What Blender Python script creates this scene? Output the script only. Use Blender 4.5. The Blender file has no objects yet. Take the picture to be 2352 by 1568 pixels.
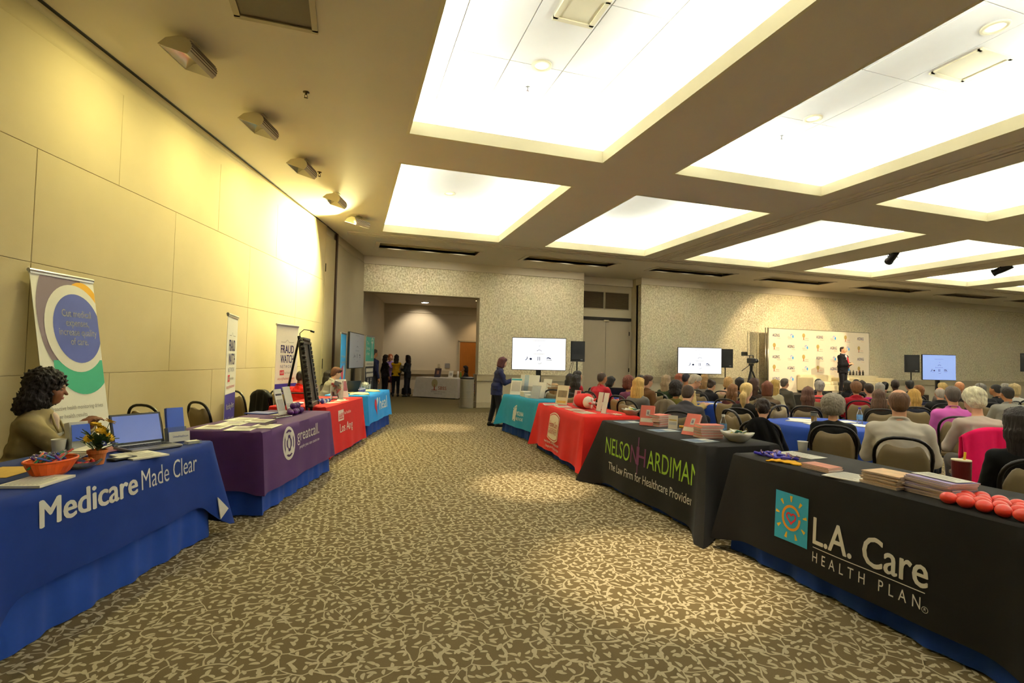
import bpy, math, random
import numpy as np
from mathutils import Vector, Matrix, Euler

for _b in (bpy.data.objects, bpy.data.meshes, bpy.data.materials, bpy.data.lights, bpy.data.cameras):
    for _x in list(_b):
        _b.remove(_x)
SC = bpy.context.scene
COL = SC.collection
random.seed(7)
RNG = np.random.RandomState(11)
PI = math.pi

# ------------------------------------------------------------------ camera, light, exposure
CAMH = 1.44
YAW, PITCH, ROLL = 0.307414, 0.03699, 0.022069
_f = Vector((math.sin(YAW)*math.cos(PITCH), math.cos(YAW)*math.cos(PITCH), math.sin(PITCH)))
_r = Vector((math.cos(YAW), -math.sin(YAW), 0))
_u = _r.cross(_f)
_r2 = _r*math.cos(ROLL) + _u*math.sin(ROLL)
_u2 = -_r*math.sin(ROLL) + _u*math.cos(ROLL)
cam_d = bpy.data.cameras.new('camera')
cam_d.sensor_width = 36.0
cam_d.sensor_fit = 'HORIZONTAL'
cam_d.lens = 1183.6*36.0/2352.0
cam_d.clip_start = 0.05
cam_d.clip_end = 200
cam = bpy.data.objects.new('camera', cam_d)
COL.objects.link(cam)
_m = Matrix.Identity(4)
for _i in range(3):
    _m[_i][0] = _r2[_i]; _m[_i][1] = _u2[_i]; _m[_i][2] = -_f[_i]
_m[0][3], _m[1][3], _m[2][3] = 0, 0, CAMH
cam.matrix_world = _m
SC.camera = cam

SC.view_settings.view_transform = 'Standard'
SC.view_settings.look = 'None'
SC.view_settings.gamma = 1.0
SC.view_settings.use_curve_mapping = False
SC.view_settings.exposure = 0.25
w = bpy.data.worlds.new('world'); SC.world = w
w.use_nodes = True
w.node_tree.nodes['Background'].inputs[0].default_value = (0.5, 0.46, 0.4, 1)
w.node_tree.nodes['Background'].inputs[1].default_value = 0.02

COVE_POWER = 52.0        # tubes hidden in the ceiling coffers
WASH_POWER = 6.0        # lit wall washer on the left, and fill added at the unlit ones
DOWN_POWER = 60.0        # recessed spots over the aisle

def light(name, kind, loc, energy, color, aim=None, parent=None, **kw):
    l = bpy.data.lights.new(name, kind)
    l.energy = energy; l.color = color
    for k, v in kw.items(): setattr(l, k, v)
    o = bpy.data.objects.new(name, l); COL.objects.link(o)
    o.location = loc
    if aim is not None:
        o.rotation_euler = (Vector(aim)-Vector(loc)).to_track_quat('-Z', 'Y').to_euler()
    if parent is not None:
        o.parent = parent
        o.matrix_parent_inverse = Matrix.Identity(4)
    return o

# ------------------------------------------------------------------ materials
def s2l(c):
    return tuple((x/12.92 if x <= 0.04045 else ((x+0.055)/1.055)**2.4) for x in c)
def rgb(h):
    if isinstance(h, str):
        h = h.lstrip('#'); h = tuple(int(h[i:i+2], 16)/255 for i in (0, 2, 4))
    return s2l(h)
MATS = {}
def M(name, col, rough=.6, metal=0., var=.0, scale=30., bump=0., bscale=None, emit=0., spec=.4, stretch=None, sheen=0., clear=False, weave=0.):
    key = name
    if key in MATS: return MATS[key]
    m = bpy.data.materials.new(name); m.use_nodes = True
    nt = m.node_tree; N = nt.nodes; L = nt.links
    b = N['Principled BSDF']
    c = rgb(col)
    b.inputs['Base Color'].default_value = (*c, 1)
    b.inputs['Roughness'].default_value = rough
    b.inputs['Metallic'].default_value = metal
    b.inputs['Specular IOR Level'].default_value = spec
    if sheen:
        b.inputs['Sheen Weight'].default_value = sheen
    if emit:
        b.inputs['Emission Color'].default_value = (*c, 1)
        b.inputs['Emission Strength'].default_value = emit
    if var or bump:
        tc = N.new('ShaderNodeTexCoord'); vec = tc.outputs['Object']
        if stretch:
            mp = N.new('ShaderNodeMapping'); mp.inputs['Scale'].default_value = stretch
            L.new(vec, mp.inputs['Vector']); vec = mp.outputs['Vector']
        nz = N.new('ShaderNodeTexNoise'); nz.inputs['Scale'].default_value = scale
        nz.inputs['Detail'].default_value = 4
        L.new(vec, nz.inputs['Vector'])
        if var:
            mx = N.new('ShaderNodeMix'); mx.data_type = 'RGBA'
            d = tuple(max(0, x*(1-var)) for x in c); e = tuple(min(1, x*(1+var)+var*.01) for x in c)
            mx.inputs[6].default_value = (*d, 1); mx.inputs[7].default_value = (*e, 1)
            L.new(nz.outputs['Fac'], mx.inputs[0]); L.new(mx.outputs[2], b.inputs['Base Color'])
        if bump:
            bp = N.new('ShaderNodeBump'); bp.inputs['Strength'].default_value = bump
            bp.inputs['Distance'].default_value = .01
            src = nz
            if bscale:
                src = N.new('ShaderNodeTexNoise'); src.inputs['Scale'].default_value = bscale; src.inputs['Detail'].default_value = 3
                L.new(vec, src.inputs['Vector'])
            L.new(src.outputs['Fac'], bp.inputs['Height']); L.new(bp.outputs['Normal'], b.inputs['Normal'])
    if clear:
        tr = N.new('ShaderNodeBsdfTransparent'); tr.inputs[0].default_value = (*[.8+.2*x for x in c], 1)
        fr = N.new('ShaderNodeFresnel'); fr.inputs['IOR'].default_value = 1.5
        ad = N.new('ShaderNodeMath'); ad.operation = 'ADD'; ad.inputs[1].default_value = .01
        L.new(fr.outputs[0], ad.inputs[0])
        ms = N.new('ShaderNodeMixShader'); L.new(ad.outputs[0], ms.inputs[0])
        L.new(tr.outputs[0], ms.inputs[1]); L.new(b.outputs[0], ms.inputs[2])
        L.new(ms.outputs[0], N['Material Output'].inputs['Surface'])
    MATS[key] = m
    return m
def cloth(name, col, **kw):
    a = dict(rough=.85, var=.12, scale=9., bump=.12, bscale=7., spec=.15, sheen=.04); a.update(kw)
    return M(name, col, **a)
def paper(name, col='#e9e6da'):
    return M(name, col, rough=.7, var=.03, scale=20, spec=.2)
def hairm(name, col, gloss=.62):
    return M(name, col, rough=gloss, var=.6, scale=38, bump=1., bscale=90, spec=.35, stretch=(1., 1., .10))
def skinm(name, col):
    return M(name, col, rough=.55, var=.07, scale=14, spec=.3)
ACR = M('clear acrylic', '#eef2f2', rough=.05, var=.01, clear=True)
WHT = paper('white paper')
BLK = M('black plastic', '#121213', rough=.45, var=.1)
BLKM = M('black painted metal', '#0d0d0f', rough=.35, metal=.2, var=.1)
STEEL = M('brushed steel', '#b9b3a6', rough=.28, metal=.9, var=.06, stretch=(1, 1, 30))
CHROME = M('grey aluminium', '#a9a9a9', rough=.3, metal=.7, var=.04)

# ------------------------------------------------------------------ object helpers
def setmesh(name, v, f, mats, smooth=False, fm=None):
    me = bpy.data.meshes.new(name)
    me.from_pydata([tuple(map(float, p)) for p in v], [], [tuple(map(int, q)) for q in f])
    for m in (mats if isinstance(mats, (list, tuple)) else [mats]): me.materials.append(m)
    if fm is not None: me.polygons.foreach_set('material_index', fm)
    if smooth: me.polygons.foreach_set('use_smooth', [True]*len(me.polygons))
    me.update()
    return me
def link(name, me, parent=None, loc=None, rot=None):
    o = bpy.data.objects.new(name, me); COL.objects.link(o)
    if parent is not None: o.parent = parent
    if loc is not None: o.location = loc
    if rot is not None: o.rotation_euler = rot
    return o
def tag(o, label=None, cat=None, group=None, kind=None):
    if label: o['label'] = label
    if cat: o['category'] = cat
    if group: o['group'] = group
    if kind: o['kind'] = kind
    return o
def thing(name, label, cat, loc=(0, 0, 0), rz=0., group=None):
    o = bpy.data.objects.new(name, None); COL.objects.link(o)
    o.empty_display_size = .1
    o.location = loc; o.rotation_euler = (0, 0, rz)
    return tag(o, label, cat, group)
def copy_tree(o, parent=None):
    c = o.copy(); COL.objects.link(c); c.parent = parent
    for ch in list(o.children): copy_tree(ch, c)
    return c

class MB:
    """collects simple shapes into one mesh"""
    def __init__(s): s.v = []; s.f = []; s.m = []; s.cur = 0; s.sm = False
    def mat(s, i): s.cur = i; return s
    def add(s, v, f, T=None):
        o = len(s.v)
        if T is not None: v = [T @ Vector(p) for p in v]
        s.v += [tuple(p) for p in v]
        s.f += [tuple(i+o for i in q) for q in f]; s.m += [s.cur]*len(f)
        return s
    def box(s, c, d, T=None, bev=0.):
        x, y, z = c; a, b, h = d[0]/2, d[1]/2, d[2]/2
        if bev and min(a, b, h) > bev*1.05:
            e = bev; v = []
            for zz, ins in ((-h, e), (-h+e, 0), (h-e, 0), (h, e)):
                for sx, sy in ((-1, -1), (1, -1), (1, 1), (-1, 1)):
                    ax, by = a-ins, b-ins
                    if sx*sy > 0: pts = [(sx*ax, sy*(by-e)), (sx*(ax-e), sy*by)]
                    else: pts = [(sx*(ax-e), sy*by), (sx*ax, sy*(by-e))]
                    if sx > 0 and sy < 0: pts = [(ax-e, -by), (ax, -by+e)]
                    if sx < 0 and sy < 0: pts = [(-ax, -by+e), (-ax+e, -by)]
                    if sx > 0 and sy > 0: pts = [(ax, by-e), (ax-e, by)]
                    if sx < 0 and sy > 0: pts = [(-ax+e, by), (-ax, by-e)]
                    v += [(x+p[0], y+p[1], z+zz) for p in pts]
            f = [tuple(range(7, -1, -1)), tuple(range(24, 32))]
            for k in range(3):
                for i in range(8):
                    j = (i+1) % 8
                    f.append((k*8+i, k*8+j, k*8+8+j, k*8+8+i))
            return s.add(v, f, T)
        v = [(x+i*a, y+j*b, z+k*h) for k in (-1, 1) for j in (-1, 1) for i in (-1, 1)]
        f = [(0, 2, 3, 1), (4, 5, 7, 6), (0, 1, 5, 4), (2, 6, 7, 3), (0, 4, 6, 2), (1, 3, 7, 5)]
        return s.add(v, f, T)
    def tube(s, pts, r, n=8, T=None, cap=True, closed=False):
        pts = [Vector(p) for p in pts]; m = len(pts); v = []; f = []
        rr = r if isinstance(r, (list, tuple)) else [r]*m
        up = None
        for i in range(m):
            if closed: t = pts[(i+1) % m]-pts[i-1]
            else: t = pts[min(i+1, m-1)]-pts[max(i-1, 0)]
            t.normalize()
            if up is None:
                up = Vector((0, 0, 1)) if abs(t.z) < .9 else Vector((1, 0, 0))
            x = t.cross(up)
            if x.length < 1e-4: x = t.cross(Vector((1, 0, 0)))
            x.normalize(); y = x.cross(t); up = y
            for k in range(n):
                a = 2*PI*k/n
                v.append(pts[i]+x*math.cos(a)*rr[i]+y*math.sin(a)*rr[i])
        for i in range(m if closed else m-1):
            for k in range(n):
                a = i*n+k; b = i*n+(k+1) % n; c = ((i+1) % m)*n+(k+1) % n; d = ((i+1) % m)*n+k
                f.append((a, b, c, d))
        if cap and not closed:
            f.append(tuple(range(n-1, -1, -1))); f.append(tuple(range((m-1)*n, m*n)))
        return s.add(v, f, T)
    def lathe(s, prof, n=20, c=(0, 0, 0), T=None, cap=True):
        v = []; f = []; m = len(prof)
        for r, z in prof:
            for k in range(n):
                a = 2*PI*k/n; v.append((c[0]+r*math.cos(a), c[1]+r*math.sin(a), c[2]+z))
        for i in range(m-1):
            for k in range(n):
                f.append((i*n+k, i*n+(k+1) % n, (i+1)*n+(k+1) % n, (i+1)*n+k))
        if cap: f.append(tuple(range(n-1, -1, -1))); f.append(tuple(range((m-1)*n, m*n)))
        return s.add(v, f, T)
    def ball(s, c, r, n=12, m=8, sc=(1, 1, 1), T=None):
        v = [(c[0], c[1], c[2]-r*sc[2])]; f = []
        for i in range(1, m):
            p = -PI/2+PI*i/m
            for k in range(n):
                a = 2*PI*k/n
                v.append((c[0]+r*sc[0]*math.cos(p)*math.cos(a), c[1]+r*sc[1]*math.cos(p)*math.sin(a), c[2]+r*sc[2]*math.sin(p)))
        v.append((c[0], c[1], c[2]+r*sc[2])); t = len(v)-1
        for k in range(n):
            f.append((0, 1+(k+1) % n, 1+k)); f.append((t, 1+(m-2)*n+k, 1+(m-2)*n+(k+1) % n))
        for i in range(m-2):
            for k in range(n):
                f.append((1+i*n+k, 1+i*n+(k+1) % n, 1+(i+1)*n+(k+1) % n, 1+(i+1)*n+k))
        return s.add(v, f, T)
    def prism(s, poly, z0, z1, T=None):
        n = len(poly)
        v = [(p[0], p[1], z0) for p in poly]+[(p[0], p[1], z1) for p in poly]
        f = [tuple(range(n-1, -1, -1)), tuple(range(n, 2*n))]
        for i in range(n):
            j = (i+1) % n; f.append((i, j, n+j, n+i))
        return s.add(v, f, T)
    def quad(s, a, b, c, d, T=None): return s.add([a, b, c, d], [(0, 1, 2, 3)], T)
    def build(s, name, mats, parent=None, smooth=False, loc=None, rot=None):
        me = setmesh(name, s.v, s.f, mats, smooth or s.sm, s.m if isinstance(mats, (list, tuple)) else None)
        return link(name, me, parent, loc, rot)
def TR(loc=(0, 0, 0), rot=(0, 0, 0), sc=None):
    m = Matrix.Translation(loc) @ Euler(rot).to_matrix().to_4x4()
    if sc: m = m @ Matrix.Diagonal((*sc, 1))
    return m
def autosmooth(o, ang=40):
    me = o.data
    try: me.set_sharp_from_angle(angle=math.radians(ang))
    except Exception: pass
    return o

# lettering: outline of the words as flat polygons, local x to the right, y up
_TX = {}
def text_geo(s, size, bold=0., shear=0., sx=1., align='LEFT', space=1.):
    key = (s, size, bold, shear, sx, align, space)
    if key in _TX: return _TX[key]
    cu = bpy.data.curves.new('lettering', 'FONT')
    cu.body = s; cu.size = size; cu.offset = bold*size; cu.shear = shear; cu.align_x = align
    cu.space_character = space; cu.resolution_u = 3
    ob = bpy.data.objects.new('lettering', cu); COL.objects.link(ob)
    bpy.context.view_layer.update()
    dg = bpy.context.evaluated_depsgraph_get()
    me = bpy.data.meshes.new_from_object(ob.evaluated_get(dg))
    v = [(p.co.x*sx, p.co.y) for p in me.vertices]; f = [tuple(p.vertices) for p in me.polygons]
    bpy.data.objects.remove(ob); bpy.data.curves.remove(cu); bpy.data.meshes.remove(me)
    _TX[key] = (v, f)
    return v, f
def text_w(v): return max(p[0] for p in v)-min(p[0] for p in v) if v else 0
# ------------------------------------------------------------------ surfaces of the room
def node_mat(name):
    m = bpy.data.materials.new(name); m.use_nodes = True
    return m, m.node_tree.nodes, m.node_tree.links, m.node_tree.nodes['Principled BSDF']
def mth(N, L, op, a, b=None, c=None):
    n = N.new('ShaderNodeMath'); n.operation = op
    for i, x in enumerate((a, b, c)):
        if x is None: continue
        if isinstance(x, (int, float)): n.inputs[i].default_value = x
        else: L.new(x, n.inputs[i])
    return n.outputs[0]
def carpet_mat():
    m, N, L, b = node_mat('vine carpet')
    tc = N.new('ShaderNodeTexCoord')
    flat = N.new('ShaderNodeMapping'); flat.inputs['Scale'].default_value = (1, 1, 0)
    L.new(tc.outputs['Object'], flat.inputs['Vector']); P = flat.outputs['Vector']
    nz = N.new('ShaderNodeTexNoise'); nz.inputs['Scale'].default_value = 5.5; nz.inputs['Detail'].default_value = 1.
    L.new(P, nz.inputs['Vector'])
    sub = N.new('ShaderNodeVectorMath'); sub.operation = 'SUBTRACT'; sub.inputs[1].default_value = (.5, .5, .5)
    L.new(nz.outputs['Color'], sub.inputs[0])
    sc = N.new('ShaderNodeVectorMath'); sc.operation = 'MULTIPLY_ADD'; sc.inputs[1].default_value = (.17, .17, 0)
    L.new(sub.outputs[0], sc.inputs[0]); L.new(P, sc.inputs[2]); Q = sc.outputs[0]
    masks = []
    # stems: warped cell borders
    for scale, wid in ((6.6, .030), ):
        vo = N.new('ShaderNodeTexVoronoi'); vo.feature = 'DISTANCE_TO_EDGE'; vo.voronoi_dimensions = '2D'
        vo.inputs['Scale'].default_value = scale; vo.inputs['Randomness'].default_value = .95
        L.new(Q, vo.inputs['Vector'])
        mr = N.new('ShaderNodeMapRange'); mr.interpolation_type = 'SMOOTHSTEP'
        mr.inputs[1].default_value = wid*.75; mr.inputs[2].default_value = wid*1.3
        mr.inputs[3].default_value = 1; mr.inputs[4].default_value = 0
        L.new(vo.outputs['Distance'], mr.inputs[0]); masks.append(mr.outputs[0])
    # leaves: one teardrop per cell, turned at random
    for scale, la, lb, off in ((13.5, .025, .0100, 0.), (15.5, .020, .0085, 3.7)):
        mp = N.new('ShaderNodeMapping'); mp.inputs['Location'].default_value = (off, off*.7, 0)
        L.new(P, mp.inputs['Vector'])
        vo = N.new('ShaderNodeTexVoronoi'); vo.voronoi_dimensions = '2D'; vo.inputs['Scale'].default_value = scale
        vo.inputs['Randomness'].default_value = .6
        L.new(mp.outputs[0], vo.inputs['Vector'])
        d = N.new('ShaderNodeVectorMath'); d.operation = 'SUBTRACT'
        L.new(mp.outputs[0], d.inputs[0]); L.new(vo.outputs['Position'], d.inputs[1])
        sepc = N.new('ShaderNodeSeparateColor'); L.new(vo.outputs['Color'], sepc.inputs[0])
        ang = mth(N, L, 'MULTIPLY', sepc.outputs[0], 6.283)
        rot = N.new('ShaderNodeVectorRotate'); rot.rotation_type = 'Z_AXIS'
        L.new(d.outputs[0], rot.inputs['Vector']); L.new(ang, rot.inputs['Angle'])
        sp = N.new('ShaderNodeSeparateXYZ'); L.new(rot.outputs[0], sp.inputs[0])
        X, Y = sp.outputs[0], sp.outputs[1]
        # bent leaf: y shifted by x^2, fatter at one end
        yb = mth(N, L, 'MULTIPLY_ADD', mth(N, L, 'MULTIPLY', X, X), 9., Y)
        fat = mth(N, L, 'MULTIPLY_ADD', X, 9., 1.)
        fat = mth(N, L, 'MAXIMUM', fat, .25)
        e1 = mth(N, L, 'POWER', mth(N, L, 'ABSOLUTE', mth(N, L, 'DIVIDE', X, la)), 2.)
        e2 = mth(N, L, 'POWER', mth(N, L, 'ABSOLUTE', mth(N, L, 'DIVIDE', yb, mth(N, L, 'MULTIPLY', fat, lb))), 2.)
        e = mth(N, L, 'ADD', e1, e2)
        mr = N.new('ShaderNodeMapRange'); mr.interpolation_type = 'SMOOTHSTEP'
        mr.inputs[1].default_value = .75; mr.inputs[2].default_value = 1.25
        mr.inputs[3].default_value = 1; mr.inputs[4].default_value = 0
        L.new(e, mr.inputs[0]); masks.append(mr.outputs[0])
    o = masks[0]
    for k in masks[1:]: o = mth(N, L, 'MAXIMUM', o, k)
    mx = N.new('ShaderNodeMix'); mx.data_type = 'RGBA'
    mx.inputs[6].default_value = (*rgb('#605236'), 1); mx.inputs[7].default_value = (*rgb('#a6987c'), 1)
    L.new(o, mx.inputs[0])
    fz = N.new('ShaderNodeTexNoise'); fz.inputs['Scale'].default_value = 260; fz.inputs['Detail'].default_value = 1
    L.new(P, fz.inputs['Vector'])
    m2 = N.new('ShaderNodeMix'); m2.data_type = 'RGBA'; m2.blend_type = 'MULTIPLY'; m2.inputs[0].default_value = .45
    L.new(mx.outputs[2], m2.inputs[6]); L.new(fz.outputs['Fac'], m2.inputs[7])
    g = N.new('ShaderNodeMix'); g.data_type = 'RGBA'; g.blend_type = 'MULTIPLY'; g.inputs[0].default_value = 1
    g.inputs[7].default_value = (1.25, 1.25, 1.25, 1); L.new(m2.outputs[2], g.inputs[6])
    L.new(g.outputs[2], b.inputs['Base Color'])
    b.inputs['Roughness'].default_value = .95; b.inputs['Specular IOR Level'].default_value = .1
    bp = N.new('ShaderNodeBump'); bp.inputs['Strength'].default_value = .35; bp.inputs['Distance'].default_value = .004
    h = mth(N, L, 'MULTIPLY_ADD', fz.outputs['Fac'], .6, o)
    L.new(h, bp.inputs['Height']); L.new(bp.outputs[0], b.inputs['Normal'])
    return m
def wallpaper_mat():
    m, N, L, b = node_mat('mottled pearl wallpaper')
    tc = N.new('ShaderNodeTexCoord')
    n1 = N.new('ShaderNodeTexNoise'); n1.inputs['Scale'].default_value = 26; n1.inputs['Detail'].default_value = 3; n1.inputs['Distortion'].default_value = .45
    n2 = N.new('ShaderNodeTexNoise'); n2.inputs['Scale'].default_value = 2.5; n2.inputs['Detail'].default_value = 2
    mp = N.new('ShaderNodeMapping'); mp.inputs['Scale'].default_value = (1, 1, .7)
    L.new(tc.outputs['Object'], mp.inputs[0])
    L.new(mp.outputs[0], n1.inputs['Vector']); L.new(mp.outputs[0], n2.inputs['Vector'])
    cr = N.new('ShaderNodeValToRGB'); L.new(n1.outputs['Fac'], cr.inputs[0])
    e = cr.color_ramp.elements
    e[0].position = .36; e[0].color = (*rgb('#c9bd9b'), 1); e[1].position = .66; e[1].color = (*rgb('#f2e9cc'), 1)
    mx = N.new('ShaderNodeMix'); mx.data_type = 'RGBA'; mx.blend_type = 'MULTIPLY'; mx.inputs[0].default_value = .12
    L.new(cr.outputs[0], mx.inputs[6]); L.new(n2.outputs['Color'], mx.inputs[7]); L.new(mx.outputs[2], b.inputs['Base Color'])
    mr = N.new('ShaderNodeMapRange'); mr.inputs[1].default_value = .4; mr.inputs[2].default_value = .65
    mr.inputs[3].default_value = .62; mr.inputs[4].default_value = .38
    L.new(n1.outputs['Fac'], mr.inputs[0]); L.new(mr.outputs[0], b.inputs['Roughness'])
    b.inputs['Metallic'].default_value = .25
    bp = N.new('ShaderNodeBump'); bp.inputs['Strength'].default_value = .3; bp.inputs['Distance'].default_value = .02
    L.new(n1.outputs['Fac'], bp.inputs['Height']); L.new(bp.outputs[0], b.inputs['Normal'])
    return m
CARPET = carpet_mat(); WPAPER = wallpaper_mat()
PLAINC = M('plain border carpet', '#6a5f42', rough=.95, var=.18, scale=120, bump=.2, spec=.1)
PANELF = M('beige fabric wall panel', '#b3a37d', rough=.9, var=.05, scale=3, bump=.08, bscale=150, spec=.15, sheen=.1)
PAINT = M('beige wall paint', '#c0b498', rough=.6, var=.03, scale=4, spec=.3)
CEILP = M('taupe ceiling paint', '#e0d6c4', rough=.75, var=.03, scale=3, spec=.2)
CEILW = M('coffer white paint', '#efece2', rough=.8, var=.02, scale=6, spec=.2)
LIPC = M('coffer cream lip', '#e3dab8', rough=.7, var=.03, scale=6, spec=.2)
RAILP = M('beige moulding paint', '#ac9f82', rough=.45, var=.03, scale=8, spec=.4)
GAP = M('dark recess', '#241f18', rough=.8, var=.1)
BROWN = M('dark brown seal', '#3a2418', rough=.5, var=.1)
LOUV = M('brown louvre metal', '#5a4c38', rough=.5, var=.08)
WOOD = M('orange wood veneer', '#a5661f', rough=.4, var=.2, scale=7, stretch=(6, 6, .6))
BASEP = RAILP

ZC = 4.33
YB = 15.16
W0 = Vector((-.35, 12.70, 0)); TD = Vector((.2767, .961, 0)); ND = Vector((.961, -.2767, 0))
WANG = math.atan2(TD.y, TD.x)
def wl(s, n, z=0.):                     # point given along / off the left wall
    return W0 + TD*s + ND*n + Vector((0, 0, z))

def struct(mb, name, mats, parent=None, **kw):
    o = mb.build(name, mats, parent, **kw)
    if parent is None: o['kind'] = 'structure'
    return o

# floor
mb = MB()
mb.quad((-9, -5, 0), (33, -5, 0), (33, 13.75, 0), (-9, 13.75, 0))
mb.mat(1).quad((-9, 13.75, 0), (33, 13.75, 0), (33, 22, 0), (-9, 22, 0))
mb.mat(0).box((12, 8.5, -.06), (42, 27, .1))
struct(mb, 'floor', [CARPET, PLAINC])

# left wall: folding partition of fabric panels (local x along the wall, local -y into the room)
mb = MB(); mb.box((-8.9, .10, 2.015), (17.7, .14, 4.03)); mb.box((-8.9, .20, 2.17), (17.7, .06, 4.34)); mb.box((-.38, .10, 2.17), (.7, .14, 4.34)); mb.box((1.33, .08, 2.165), (2.55, .16, 4.33))
wall_left = struct(mb, 'wall_left', PAINT, loc=W0, rot=(0, 0, WANG))
rows = [(.12, 1.23), (1.23, 2.16), (2.16, 3.11), (3.11, 4.05)]
pm = {}
for ri, (z0, z1) in enumerate(rows):
    s0 = -.73 if ri % 2 == 0 else -.73
    x1 = -.73
    first = [.62, 1.54, 1.54, 2.46][ri]
    while x1 > -15:
        wd = first if first else 1.84
        first = None
        x0 = x1-wd
        key = (round(wd, 2), round(z1-z0, 2))
        if key not in pm:
            b = MB(); b.box((0, 0, 0), (wd-.0035, .03, z1-z0-.0035), bev=.003); pm[key] = setmesh('panel', b.v, b.f, PANELF)
        link('panel', pm[key], wall_left, ((x0+x1)/2, .015, (z0+z1)/2))
        x1 = x0
b = MB(); b.box((-8.2, .02, 2.08), (14.9, .024, 3.92)); b.build('panel_backing', PANELF, wall_left)
b = MB(); b.box((-.38, .012, 2.1), (.68, .036, 4.1), bev=.003); b.build('panel', PANELF, wall_left)
b = MB(); b.box((-.70, -.012, 1.28), (.012, .02, .22)); b.box((-.70, -.012, 3.4), (.012, .02, .18)); b.build('latch', GAP, wall_left)
b = MB(); b.box((.045, -.005, 2.16), (.09, .04, 4.3)); b.build('edge_seal', BROWN, wall_left)
# tapering bulkhead between panels and ceiling
b = MB(); n = 24; v = []; f = []
for i in range(n+1):
    s = -15+(14.3)*i/n
    zb = min(4.32, 4.05+.28*(s+8.2)/7.5) if s > -8.2 else 4.05
    hgt = ZC-zb
    for k in range(7):
        a = max(0, k-1)/5
        v.append((s, .001 if k == 0 else -.014+.15*a**1.4*min(1, hgt/.15), 4.04 if k == 0 else zb+hgt*a))
for i in range(n):
    for k in range(6):
        f.append((i*7+k, (i+1)*7+k, (i+1)*7+k+1, i*7+k+1))
b.add(v, f); b.build('bulkhead', PANELF, wall_left, smooth=True)
b = MB(); b.box((-7.5, -.006, ZC-.006), (15.2, .03, .012)); b.build('ceiling_track', GAP, wall_left)
b = MB(); b.box((1.33, -.006, 4.12), (2.5, .012, .02)); b.build('moulding', RAILP, wall_left)

# alcove behind the opening
mb = MB()
mb.box((.42, 18.1, 1.9), (.2, 6.0, 3.8), TR((0, 0, 0)))
mb.v = []; mb.f = []; mb.m = []
mb.add([(.28, 15.3, 0), (1.34, 21, 0), (1.34, 21, 3.7), (.28, 15.3, 3.7), (.08, 15.3, 0), (1.14, 21.2, 0), (1.14, 21.2, 3.7), (.08, 15.3, 3.7)],
       [(0, 1, 2, 3), (5, 4, 7, 6), (3, 2, 6, 7), (4, 0, 3, 7)])
wa = struct(mb, 'wall_alcove_left', PAINT)
mb = MB(); mb.box((4.2, 21.1, 1.85), (6.2, .2, 3.7)); wab = struct(mb, 'wall_alcove_back', PAINT)
mb = MB(); mb.box((7.1, 18.3, 1.85), (.2, 5.6, 3.7)); struct(mb, 'wall_alcove_right', PAINT)
mb = MB(); mb.box((3.6, 18.4, 3.66), (7.4, 5.9, .12)); struct(mb, 'ceiling_alcove', CEILP)
b = MB(); b.box((4.1, 20.98, 3.44), (5.8, .05, .32)); b.build('moulding', PAINT, wab)
b = MB(); b.box((2.75, 20.97, .9), (3.2, .06, .16)); b.box((2.75, 20.95, .83), (3.2, .08, .03)); b.build('chair_rail', RAILP, wab)
b = MB(); b.box((2.75, 20.98, .1), (3.2, .04, .2)); b.build('baseboard', RAILP, wab)
b = MB(); b.box((3.9, 20.985, 1.17), (.2, .03, .2), bev=.005); b.build('thermostat', CHROME, wab)
b = MB(); b.box((3.55, 20.985, 1.17), (.1, .03, .14), bev=.005); b.build('switch', RAILP, wab)
d3 = MB(); d3.box((4.86, 20.97, 1.08), (.94, .05, 2.16)); d3 = struct(d3, 'door_alcove', WOOD)
b = MB(); b.box((4.37, 20.97, 1.1), (.06, .08, 2.2)); b.box((5.36, 20.97, 1.1), (.06, .08, 2.2)); b.box((4.86, 20.97, 2.2), (1.04, .08, .06)); b.build('door_frame', RAILP, d3)
b = MB(); b.tube([(4.5, 20.94, 1.0), (4.5, 20.88, 1.0), (4.62, 20.88, 1.0)], .012); b.build('handle', STEEL, d3)

# back wall
mb = MB()
mb.box(((.28+3.77)/2, YB+.15, (3.33+4.10)/2), (3.49, .3, .77))          # header over the opening
mb.box(((3.77+7.22)/2, YB+.15, 2.05), (3.45, .3, 4.10))
mb.box(((9.34+32)/2, YB+.15, 2.05), (22.66, .3, 4.10))
wall_back = struct(mb, 'wall_back', WPAPER)
mb = MB()
for x0, x1 in ((.25, 7.20), (9.32, 32)):
    mb.box(((x0+x1)/2, YB+.13, 4.215), (x1-x0, .36, .23))
struct(mb, 'trim_1', CEILP)
mb = MB()
mb.box((8.28, 15.86, 2.165), (2.5, .16, 4.33)); mb.box((7.21, 15.6, 2.165), (.04, .5, 4.33)); mb.box((9.36, 15.6, 2.165), (.04, .5, 4.33))
niche = struct(mb, 'wall_niche', PAINT)
b = MB(); b.box((8.28, 15.74, 4.2), (2.1, .1, .25)); b.build('moulding', CEILP, niche)
# paint return inside the opening
mb = MB(); mb.box((2.03, YB+.17, 3.322), (3.5, .36, .016)); mb.box((3.762, YB+.17, 1.66), (.016, .36, 3.33)); struct(mb, 'trim_2', PAINT)
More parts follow.
